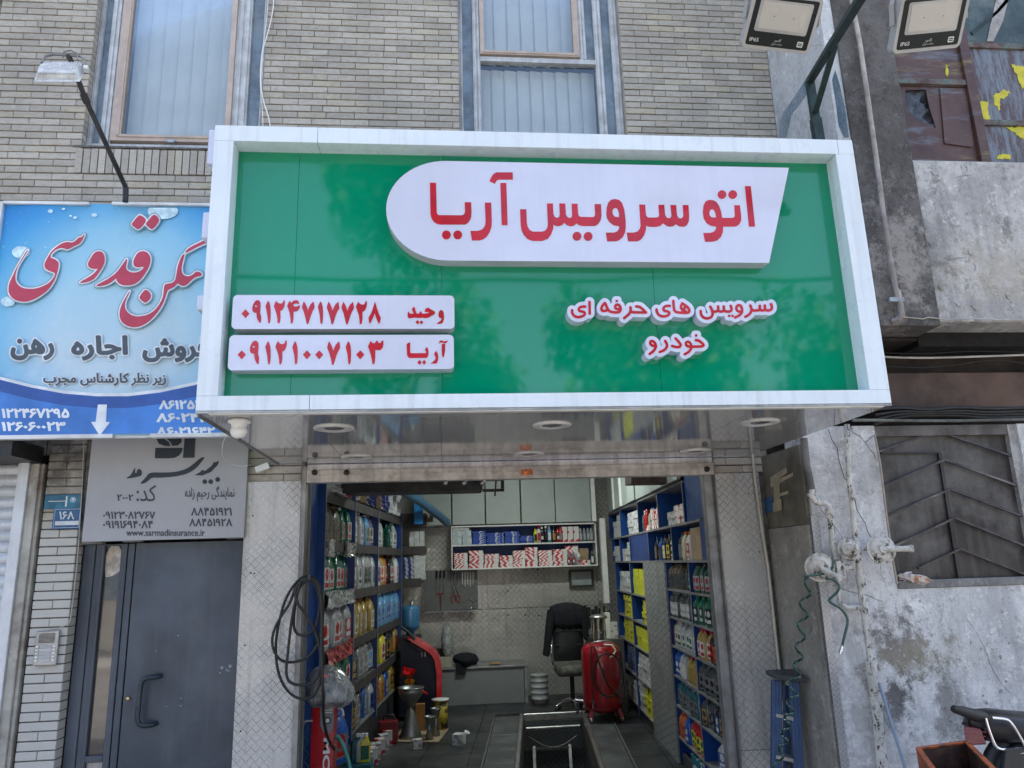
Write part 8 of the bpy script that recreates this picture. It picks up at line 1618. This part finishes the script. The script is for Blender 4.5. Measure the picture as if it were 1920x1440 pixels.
g = MB(); g.tube([(ox-0.17, oy-0.25, 0.28), (ox-0.17, oy-0.25, 0.18)], [0.016, 0.008], 8); g.build('nozzle', M_chrome, od); g = MB(); g.tube([(ox+0.0, oy-0.24, 0.90), (ox+0.10, oy-0.25, 0.89), (ox+0.14, oy-0.25, 0.83), (ox+0.10, oy-0.25, 0.77), (ox+0.06, oy-0.25, 0.75)], 0.010, 8); g.build('white_tube', M_whiteplastic, od)
dk = thing('counter', 'dark grey counter behind the red oil drainer', 'counter', (2.12, 10.3, 0)); g = MB(); g.box((1.95, 10.0, 0), (2.33, 10.7, 0.90)); g.build('cabinet', plain('dark_counter', (0.07, 0.07, 0.075), 0.5, dirt=0.2), dk, bevel=0.01)
rq = random.Random(21)
for k in range(7): g = MB(); x = 2.02+0.045*k; z = 0.0; g.tube([(x, 11.0-0.05*k, 1.28-rq.uniform(0, 0.08)), (x+rq.uniform(-0.02, 0.02), 11.0-0.05*k, 0.95)], rq.uniform(0.018, 0.03), 8); tag(g.build('grease_tool', M_rubber), f'black handled tool, {ORD[k]} from the left, hanging over the dark counter', 'tool', 'black tools hanging over the counter')
for k, (x, h) in enumerate(((2.13, 0.32), (2.20, 0.2), (2.05, 0.1))): carton('paper_stack', ['tall white paper roll on the dark counter', 'short white carton on the dark counter beside the paper roll', 'pile of blue and white papers on the dark counter'][k], 'paper', (x, 10.05, 0.902), (0.06+0.04*k, 0.08, h), 0.1, [M_whiteplastic, M_wpr, M_nbox][k])

# red arched stand in the far left, funnels
rs = thing('equipment_stand', 'tall navy equipment stand with an arched red edge and black handle', 'equipment stand', (-0.3, 10.15, 0)); SYY = 10.15
M_redb = plain('red_plastic_shell', (0.62, 0.02, 0.025), 0.25, coat=0.5); M_nv = plain('navy_black_panel', (0.006, 0.008, 0.022), 0.45)
def wp(x, y, Y=SYY): q = W(x, y, Y); return (q.x, q.z)
out = [wp(762, 1197), wp(778, 1196), wp(800, 1208), wp(818, 1222), wp(825, 1235), wp(829, 1262), wp(828, 1320)]; inn = [wp(818, 1322), wp(818, 1262), wp(814, 1238), wp(806, 1226), wp(790, 1215), wp(774, 1206)]
g = MB(); g.prism((out+inn)[::-1], SYY-0.03, SYY+0.30); g.build('red_shell', M_redb, rs, bevel=0.008)
g = MB(); g.prism([wp(748, 1345), wp(817, 1345), wp(817, 1262), wp(813, 1239), wp(805, 1227), wp(789, 1216), wp(773, 1207), wp(752, 1200)], SYY, SYY+0.27); g.build('panel', M_nv, rs)
g = MB(); g.tube([W(752, 1176, SYY-0.02), W(764, 1184, SYY-0.02), W(778, 1200, SYY-0.02)], 0.02, 8); g.build('handle', M_rubber, rs)
for px in (791, 797): g = MB(); g.tube([W(px, 1223, SYY-0.015), W(px, 1232, SYY-0.015)], 0.006, 6); g.build('hook', M_chrome, rs)
def funnel(name, label, prof, c, mat, group=None):
    t = thing(name, label, 'funnel', c, group); g = MB(); g.lathe(prof, c, 28); o = g.build('cone', mat, t); md = o.modifiers.new('s', 'SOLIDIFY'); md.thickness = 0.003; g = MB(); r0 = prof[-1][0]
    g.lathe([(r0-0.004, prof[-1][1]-0.012), (r0+0.006, prof[-1][1]-0.012), (r0+0.008, prof[-1][1]), (r0-0.002, prof[-1][1]+0.002)], c, 28); g.build('rim', mat, t); return t
M_fun = plain('galvanised_funnel', (0.28, 0.29, 0.29), 0.38, 0.85, var=0.15)
q = WZ(770, 1382, 0.012); funnel('funnel', 'large galvanised double cone funnel standing on the cardboard', [(0.125, 0.0), (0.12, 0.03), (0.045, 0.28), (0.03, 0.30), (0.045, 0.33), (0.135, 0.46), (0.145, 0.53)], (q.x, q.y, 0.012), M_fun)
q = WZ(805, 1386, 0.012); funnel('funnel', 'smallest galvanised funnel with a cream rim in front', [(0.045, 0), (0.02, 0.14), (0.018, 0.15), (0.055, 0.22), (0.062, 0.24)], (q.x, q.y, 0.012), M_fun)
q = WZ(817, 1379, 0.012); funnel('funnel', 'small galvanised funnel behind the smallest one', [(0.052, 0), (0.024, 0.17), (0.02, 0.18), (0.055, 0.27), (0.06, 0.29)], (q.x, q.y, 0.012), M_fun)
q = WZ(826, 1366, 0.012); t = thing('oil_tin', 'yellow printed tin with a white lid behind the small funnels', 'tin', (q.x, q.y, 0.012)); g = MB(); g.lathe([(0, 0), (0.085, 0), (0.085, 0.30), (0, 0.30)], (q.x, q.y, 0.012), 24); g.build('body', facebox('yellow_tin', (0.40, 0.30, 0.03), (0.05, 0.04, 0.02), k=12), t); g = MB(); g.lathe([(0.05, 0.302), (0.10, 0.315), (0.105, 0.33), (0.04, 0.325), (0, 0.325)], (q.x, q.y, 0.012), 24); g.build('lid', M_whiteplastic, t)
q = WZ(782, 1372, 0.012); g = MB(); g.box((q.x-0.02, q.y+0.05, 0.012), (q.x+0.09, q.y+0.13, 0.30)); tag(g.build('carton', plain('orange_brown_carton', (0.32, 0.14, 0.04), 0.6)), 'orange brown carton bag behind the large funnel', 'carton')
for (px, py, r, h, mt, ax_, lab) in ((757, 1262, 0.055, 0.09, M_redb, (0.5, -0.5, 0.5), 'red plastic funnel hanging left of the yellow one'), (768, 1268, 0.07, 0.11, M_redb, (0, -0.4, 1), 'red plastic funnel hung behind the yellow one'), (768, 1286, 0.06, 0.10, plain('yellow_plastic', (0.55, 0.38, 0.01), 0.35), (0, -0.3, 1), 'yellow plastic funnel standing above the large galvanised funnel'), (791, 1296, 0.06, 0.1, M_redb, (-0.7, -0.3, 0.4), 'red plastic funnel tipped to the right over the galvanised funnel')):
    q = W(px, py, 9.75); g = MB(); g.lathe([(0.012, -h*0.8), (0.014, -h*0.3), (r, h*0.5), (r*1.06, h*0.6)], q, 20, axis=ax_); tag(g.build('plastic_funnel', mt), lab, 'funnel')
g = MB(); pts = [WZ(x, y, 0.0) for x, y in ((738, 1392), (822, 1393), (842, 1367), (752, 1368))]; g.hexa([(p.x, p.y, 0.002) for p in pts]+[(p.x, p.y, 0.010) for p in pts]); tag(g.build('cardboard_sheet', plain('brown_cardboard', (0.30, 0.235, 0.16), 0.8, var=0.15, dirt=0.4, dirtcol=(0.08, 0.06, 0.04))), 'flat brown cardboard sheet under the funnels', 'cardboard')
for px, py, s, rz, lab in ((782, 1403, 0.095, 0.2, 'small white printed box lying on the floor below the funnels'), (861, 1396, 0.115, -0.4, 'small white box with a black side on the floor left of the pit')):
    q = WZ(px, py, 0.002); carton('small_box', lab, 'box', (q.x, q.y, 0.002), (s, s, s*0.95), rz, M_wpr)
q = WZ(868, 1388, 0.003); g = MB(); g.lathe([(0, 0), (0.03, 0), (0.035, 0.02), (0, 0.02)], (q.x+0.04, q.y, 0.07), 14, axis=(0.5, -0.3, 1)); tag(g.build('lid', M_whiteplastic), 'round white lid leaning on the small white box left of the pit', 'lid')
q = WZ(728, 1396, 0.0); t = thing('red_canister', 'dark red fuel canister on the floor by the left shelves', 'canister', (q.x, q.y, 0)); g = MB(); g.box((q.x-0.11, q.y-0.02, 0.002), (q.x+0.10, q.y+0.13, 0.24)); g.build('body', plain('dark_red_plastic', (0.17, 0.012, 0.02), 0.4), t, bevel=0.02, bseg=2); g = MB(); g.tube([(q.x-0.06, q.y+0.05, 0.24), (q.x-0.05, q.y+0.05, 0.29), (q.x+0.05, q.y+0.05, 0.29), (q.x+0.07, q.y+0.05, 0.24)], 0.014, 8); g.build('handle', M_rubber, t)
for k in range(7):
    px, py = 672+ k*7.2, 1450-k*9.0; q = WZ(px+20, py, 0.0); carton('small_carton', f'small {"white printed" if k % 2 else "red white"} carton, {ORD[k]} from the street, floor under left shelves', 'carton', (q.x-0.05, q.y, 0.002), (0.10, 0.12, 0.15), 0.1+0.1*(k % 3), M_wpr if k % 2 else M_rwb, 'small cartons on the floor under the left shelves')
for k, (px, py, c) in enumerate(((667, 1448, ('teal', 'white', 'teal', None)), (672, 1440, ('teal', 'white', 'teal', None)), (676, 1436, ('silver', 'white', 'silver', None)), (683, 1432, ('yellow', 'white', 'green', None)))):
    q = W(px, py, 7.6); stock('bottle', c, (q.x, q.y-0.0*k, 0.155), 0.2, 'standing on the cartons below the left shelves', 1.1)
q = W(672, 1440, 7.6); g = MB(); g.box((q.x-0.16, 7.48, 0.002), (q.x+0.12, 7.75, 0.153)); tag(g.build('base_carton', plain('teal_card', (0.02, 0.12, 0.15), 0.6)), 'teal carton on the floor carrying the white capped bottles', 'carton')
q = WZ(1310, 1440, 0.1); g = MB(); wallbox(g, 6.35, 7.05, 0.0, 0.2, 0.002, 0.20, 1); o = tag(g.build('teal_carton', facebox('teal_print', (0.01, 0.13, 0.20), (0.55, 0.6, 0.6), k=9)), 'teal carton with white print at the foot of the right shelving', 'carton')
g = MB(); a, b = W(1125, 1300, 10.9), W(1133, 1390, 10.9)

# ================================================================ AT THE LEFT JAMB: hose coil, wrapped head on a red display
hc = thing('hose_coil', 'black rubber hose coiled over a hook on the left jamb', 'hose', W(580, 1085, 5.3)); hq = random.Random(3)
loops_ = [((575, 1080), [(560, 1085), (535, 1120), (522, 1170), (516, 1210), (520, 1262), (540, 1300), (570, 1314), (596, 1300), (606, 1250), (604, 1180), (606, 1130), (598, 1090), (578, 1078)]),
          ((575, 1082), [(556, 1092), (545, 1130), (530, 1150), (511, 1185), (510, 1215), (525, 1240), (555, 1243), (590, 1225), (603, 1180), (600, 1120), (588, 1086)]),
          ((578, 1080), [(560, 1096), (552, 1140), (550, 1180), (562, 1193), (585, 1188), (598, 1160), (602, 1110), (590, 1084)]),
          ((578, 1080), [(562, 1095), (548, 1150), (540, 1220), (535, 1270), (550, 1285), (585, 1284), (600, 1262), (602, 1220), (590, 1180), (572, 1150), (556, 1130), (552, 1105), (565, 1088)])]
for i, (st, pts) in enumerate(loops_):
    P = smooth_loop(pts, 2); P.append(P[0]); g = MB(); g.tube([W(x, y, 5.30-0.018*i+0.01*math.sin(k*0.3)) for k, (x, y) in enumerate(P)], 0.0095, 8, caps=False); g.build('loop', M_rubber, hc)
P = smooth_path([(580, 1082), (598, 1092), (604, 1140), (602, 1220), (606, 1300), (606, 1345), (612, 1378), (620, 1395), (627, 1405)], 2); g = MB(); g.tube([W(x, y, 5.24+0.5*max(0, (y-1300)/100)) for x, y in P], 0.0105, 8); g.build('tail', M_rubber, hc)
g = MB(); g.tube([W(580, 1086, 5.39), W(580, 1086, 5.24), W(580, 1078, 5.22)], 0.006, 8); g.build('hook', M_galv, hc)
dsp = thing('oil_display', 'red MOTUL display column with grey gauge panel at the left jamb', 'display stand', W(605, 1500, 6.0)); DPY = 5.98
M_motul = plain('display_red', (0.44, 0.012, 0.02), 0.2, var=0.04, coat=0.6)
a = W(584, 1322, DPY); b = W(628, 1322, DPY)
g = MB(); rr = []
g.prism([(a.x, -0.01), (b.x, -0.01), (b.x, a.z), (a.x, a.z)], DPY, DPY+0.18); o = g.build('column', M_motul, dsp, bevel=0.02, bseg=3)
pp = [W(601, 1322, DPY), W(626, 1322, DPY), W(626, 1360, DPY), W(621, 1372, DPY), W(613, 1377, DPY), W(606, 1372, DPY), W(601, 1360, DPY)]
g = MB(); g.prism([(p.x, p.z) for p in pp][::-1], DPY-0.0035, DPY-0.0005); pn = g.build('gauge_panel', plain('display_grey', (0.20, 0.22, 0.25), 0.3), dsp)
g = MB(); c = W(614, 1351, DPY-0.004); g.lathe([(0.019, 0), (0.024, 0.004), (0.026, 0)], c, 24, axis=(0, -1, 0)); g.build('gauge_ring', M_rubber, pn); g = MB(); g.lathe([(0, 0.001), (0.014, 0.001)], c, 20, axis=(0, -1, 0)); g.build('gauge_face', M_whiteplastic, pn)
g = MB(); a, b = W(609, 1322, DPY-0.004), W(623, 1338, DPY-0.004)
for k in range(4): z0 = a.z-(a.z-b.z)*(k+0.7)/4; g.box((a.x, DPY-0.0055, z0), (b.x, DPY-0.0035, z0+0.008))
g.build('caption', M_whiteplastic, pn)
cu = bpy.data.curves.new('t', 'FONT'); cu.body = 'MOTUL'; cu.offset = 0.03; cu.extrude = 0.004; o = bpy.data.objects.new('t', cu); COL.objects.link(o); me = bpy.data.meshes.new_from_object(o.evaluated_get(bpy.context.evaluated_depsgraph_get())); bpy.data.objects.remove(o)
xs_ = [v.co.x for v in me.vertices]; ys_ = [v.co.y for v in me.vertices]; h0 = max(ys_)-min(ys_); wd_ = max(xs_)-min(xs_); top = W(616, 1384, DPY).z; x0_ = W(606, 1400, DPY).x; tall = W(606, 1400, DPY).x-W(619, 1400, DPY).x; tall = abs(tall); s_ = tall/h0*1.0; LEN = 0.50
for v in me.vertices: x, y, z = v.co; v.co = (x0_+(y-min(ys_))*s_ if False else x0_+(y-min(ys_))/h0*tall, DPY-0.003-z*0.2, top-(x-min(xs_))/wd_*LEN)
place_mesh('lettering', me, M_whiteplastic, dsp)
g = MB(); q = W(584, 1352, DPY-0.02); g.tube([(q.x+0.005, DPY-0.01, q.z), (q.x-0.04, DPY-0.03, q.z+0.005), (q.x-0.06, DPY-0.03, q.z-0.03)], 0.008, 8); g.build('tap', M_steel, dsp)
cable('clear_coil', 'thin greenish coiled tube hanging beside the red display column', [W(574+5*math.sin(k*1.1), 1360+k*4.2, 5.95) for k in range(22)], 0.003, plain('green_clear_tube', (0.06, 0.16, 0.13), 0.3), 'hose', 1)
# head wrapped in shiny plastic
hd = thing('wrapped_machine', 'machine head wrapped in shiny grey plastic film on top of the red display column', 'wrapped machine', W(612, 1325, 5.9)); g = MB(); vs = []; A, B = 26, 44; hq = random.Random(12); HY = 5.86
for j in range(A):
    v = j/(A-1); yy = 1246+v*76
    hw = 48*(max(0.0, 1-((1-v)**2.6))**0.5) if v < 0.86 else 48*(1-(v-0.86)*2.4)
    for i in range(B):
        a_ = 2*math.pi*i/B; wr = 1+0.05*math.sin(a_*9+v*12)*(0.3+v)+0.035*math.sin(a_*23-v*25)+hq.uniform(-0.016, 0.016); cxp = 612+6*v
        q = W(cxp+hw*wr*math.cos(a_), yy+2.0*math.sin(a_*7)*v, HY); vs.append((q.x, HY+0.17*(hw/48)*wr*math.sin(a_), q.z))
g.add(vs, [(j*B+i, j*B+(i+1) % B, (j+1)*B+(i+1) % B, (j+1)*B+i) for j in range(A-1) for i in range(B)], 0, True); g.add(vs[:B], [tuple(range(B))], 0); g.add(vs[-B:], [tuple(range(B))[::-1]], 0)
n_ = NT('shiny_plastic_wrap'); c_ = n_.mix(n_.ramp(n_.noise(9, 4), 0.35, 0.65), (0.16, 0.165, 0.165), (0.48, 0.49, 0.49)); h_ = n_.math('ADD', n_.noise(9, 5, 0.7, n_.scaled(n_.co(), (1, 1, 0.5)), 1.5), n_.math('MULTIPLY', n_.noise(30, 4, 0.6, n_.scaled(n_.co(), (1, 1, 0.4)), 1.0), 0.4)); n_.bsdf(c_, 0.12, 0.25, h_, 1.0, 0.05, 0.8, 1.0); g.build('film', n_.m, hd)
q = W(610, 1267, 5.68); g = MB(); g.cbox((q.x, q.y, q.z), (0.022, 0.01, 0.022)); g.build('red_tag', M_motul, hd)
cable('teal_hose', 'teal hose curving out from behind the red display column to the floor', [W(x, y, Y) for x, y, Y in ((629, 1380, 6.05), (636, 1384, 6.1), (643, 1395, 6.1), (650, 1415, 6.1), (656, 1435, 6.1), (660, 1470, 6.1))], 0.014, plain('teal_hose', (0.05, 0.30, 0.28), 0.35), 'hose')
g = MB(); q = W(634, 1358, 6.5); stock('jug', ('blue', 'blue', 'grey', 'red'), (W(637, 1380, 6.56).x-0.05, 6.58, 0.385), R(60), 'standing beside the red display column', 1.25)

# ================================================================ ACROSS THE STREET (seen only as reflections and light)
M_leafs = []
for i, c in enumerate(((0.035, 0.085, 0.018), (0.05, 0.11, 0.025), (0.03, 0.07, 0.02))):
    n_ = NT('leaf_green'); oi = n_.n('NewGeometry').outputs['Random Per Island']; cc_ = n_.mix(oi, c, tuple(x*1.7 for x in c)); b_ = n_.bsdf(cc_, 0.55, 0); M_leafs.append(n_.m)
M_bark = plain('bark', (0.10, 0.085, 0.07), 0.9, var=0.3)
def street_tree(x, y, h, r, seed, label, zc=0.62, n=2600):
    q = random.Random(seed); t = thing('street_tree', label, 'tree', (x, y, -0.1), 'trees across the street'); g = MB(); g.tube([(x, y, -0.1), (x+0.1, y, h*0.25), (x-0.05, y+0.1, h*0.5), (x, y, h*0.8)], [0.22, 0.17, 0.13, 0.05], 10); g.build('trunk', M_bark, t)
    g = MB(); cl = [(x+q.uniform(-0.6, 0.6)*r, y+q.uniform(-0.6, 0.6)*r, h*zc+q.uniform(-0.8, 0.8)*h*(1-zc), q.uniform(0.35, 0.6)*r) for _ in range(12)]; vs = []; fs = []
    for k in range(n):
        c = cl[k % 12]; d = Vector((q.gauss(0, 1), q.gauss(0, 1), q.gauss(0, 1))).normalized()*c[3]*q.uniform(0.5, 1.05); p = Vector(c[:3])+d; u = Vector((q.gauss(0, 1), q.gauss(0, 1), q.gauss(0, 1))).normalized(); w = u.cross(Vector((0.3, 0.5, 0.8))).normalized(); s = q.uniform(0.10, 0.2)
        o = len(vs); vs += [p-u*s, p+w*s*0.6, p+u*s, p-w*s*0.6]; fs.append((o, o+1, o+2, o+3))
    g.add(vs, fs); g.build('crown', M_leafs[seed % 3], t)
    g = MB()
    for k in range(5): c = cl[k]; g.tube([(x, y, h*0.4), ((x+c[0])/2, (y+c[1])/2, (h*0.45+c[2])/2), c[:3]], [0.08, 0.06, 0.03], 6)
    g.build('limb', M_bark, t)
street_tree(-0.7, -8.5, 11.6, 2.0, 1, 'tall street tree reflected between the phone plates and the title plate', 0.73, 3800); street_tree(0.6, -9.3, 7.2, 1.2, 2, 'small street tree reflected at the foot of the green sign', 0.72, 1800)
street_tree(3.6, -8.4, 7.9, 1.7, 3, 'wide street tree reflected under the slogan', 0.66, 3200); street_tree(5.3, -8.7, 7.6, 1.6, 4, 'second street tree reflected under the slogan, further right', 0.66, 3200); street_tree(9.0, -8.6, 7.9, 2.1, 5, 'street tree reflected in the lower right corner of the sign', 0.66, 3600); street_tree(-8.5, -8.5, 7.2, 2.2, 6, 'street tree far left across the street', 0.62)
ob = thing('opposite_building', 'plain beige building across the street', 'building', (0, -14, 0)); g = MB(); g.box((-40, -22, -0.3), (40, -13, 5.2)); g.build('wall', plain('beige_render', (0.36, 0.34, 0.30), 0.85), ob)
for i in range(16):
    g = MB(); x = -30+i*4; g.box((x-0.8, -13.02, 1.2), (x+0.8, -12.98, 3.0)); g.build('window', M_sideglass, ob)
cable('overhead_cable', 'thick overhead cable strung along the street, reflected in the sign', [(-20, -2.5, 6.4), (-8, -2.5, 5.85), (0, -2.5, 5.7), (8, -2.5, 5.8), (20, -2.5, 6.5)], 0.035, M_rubber)
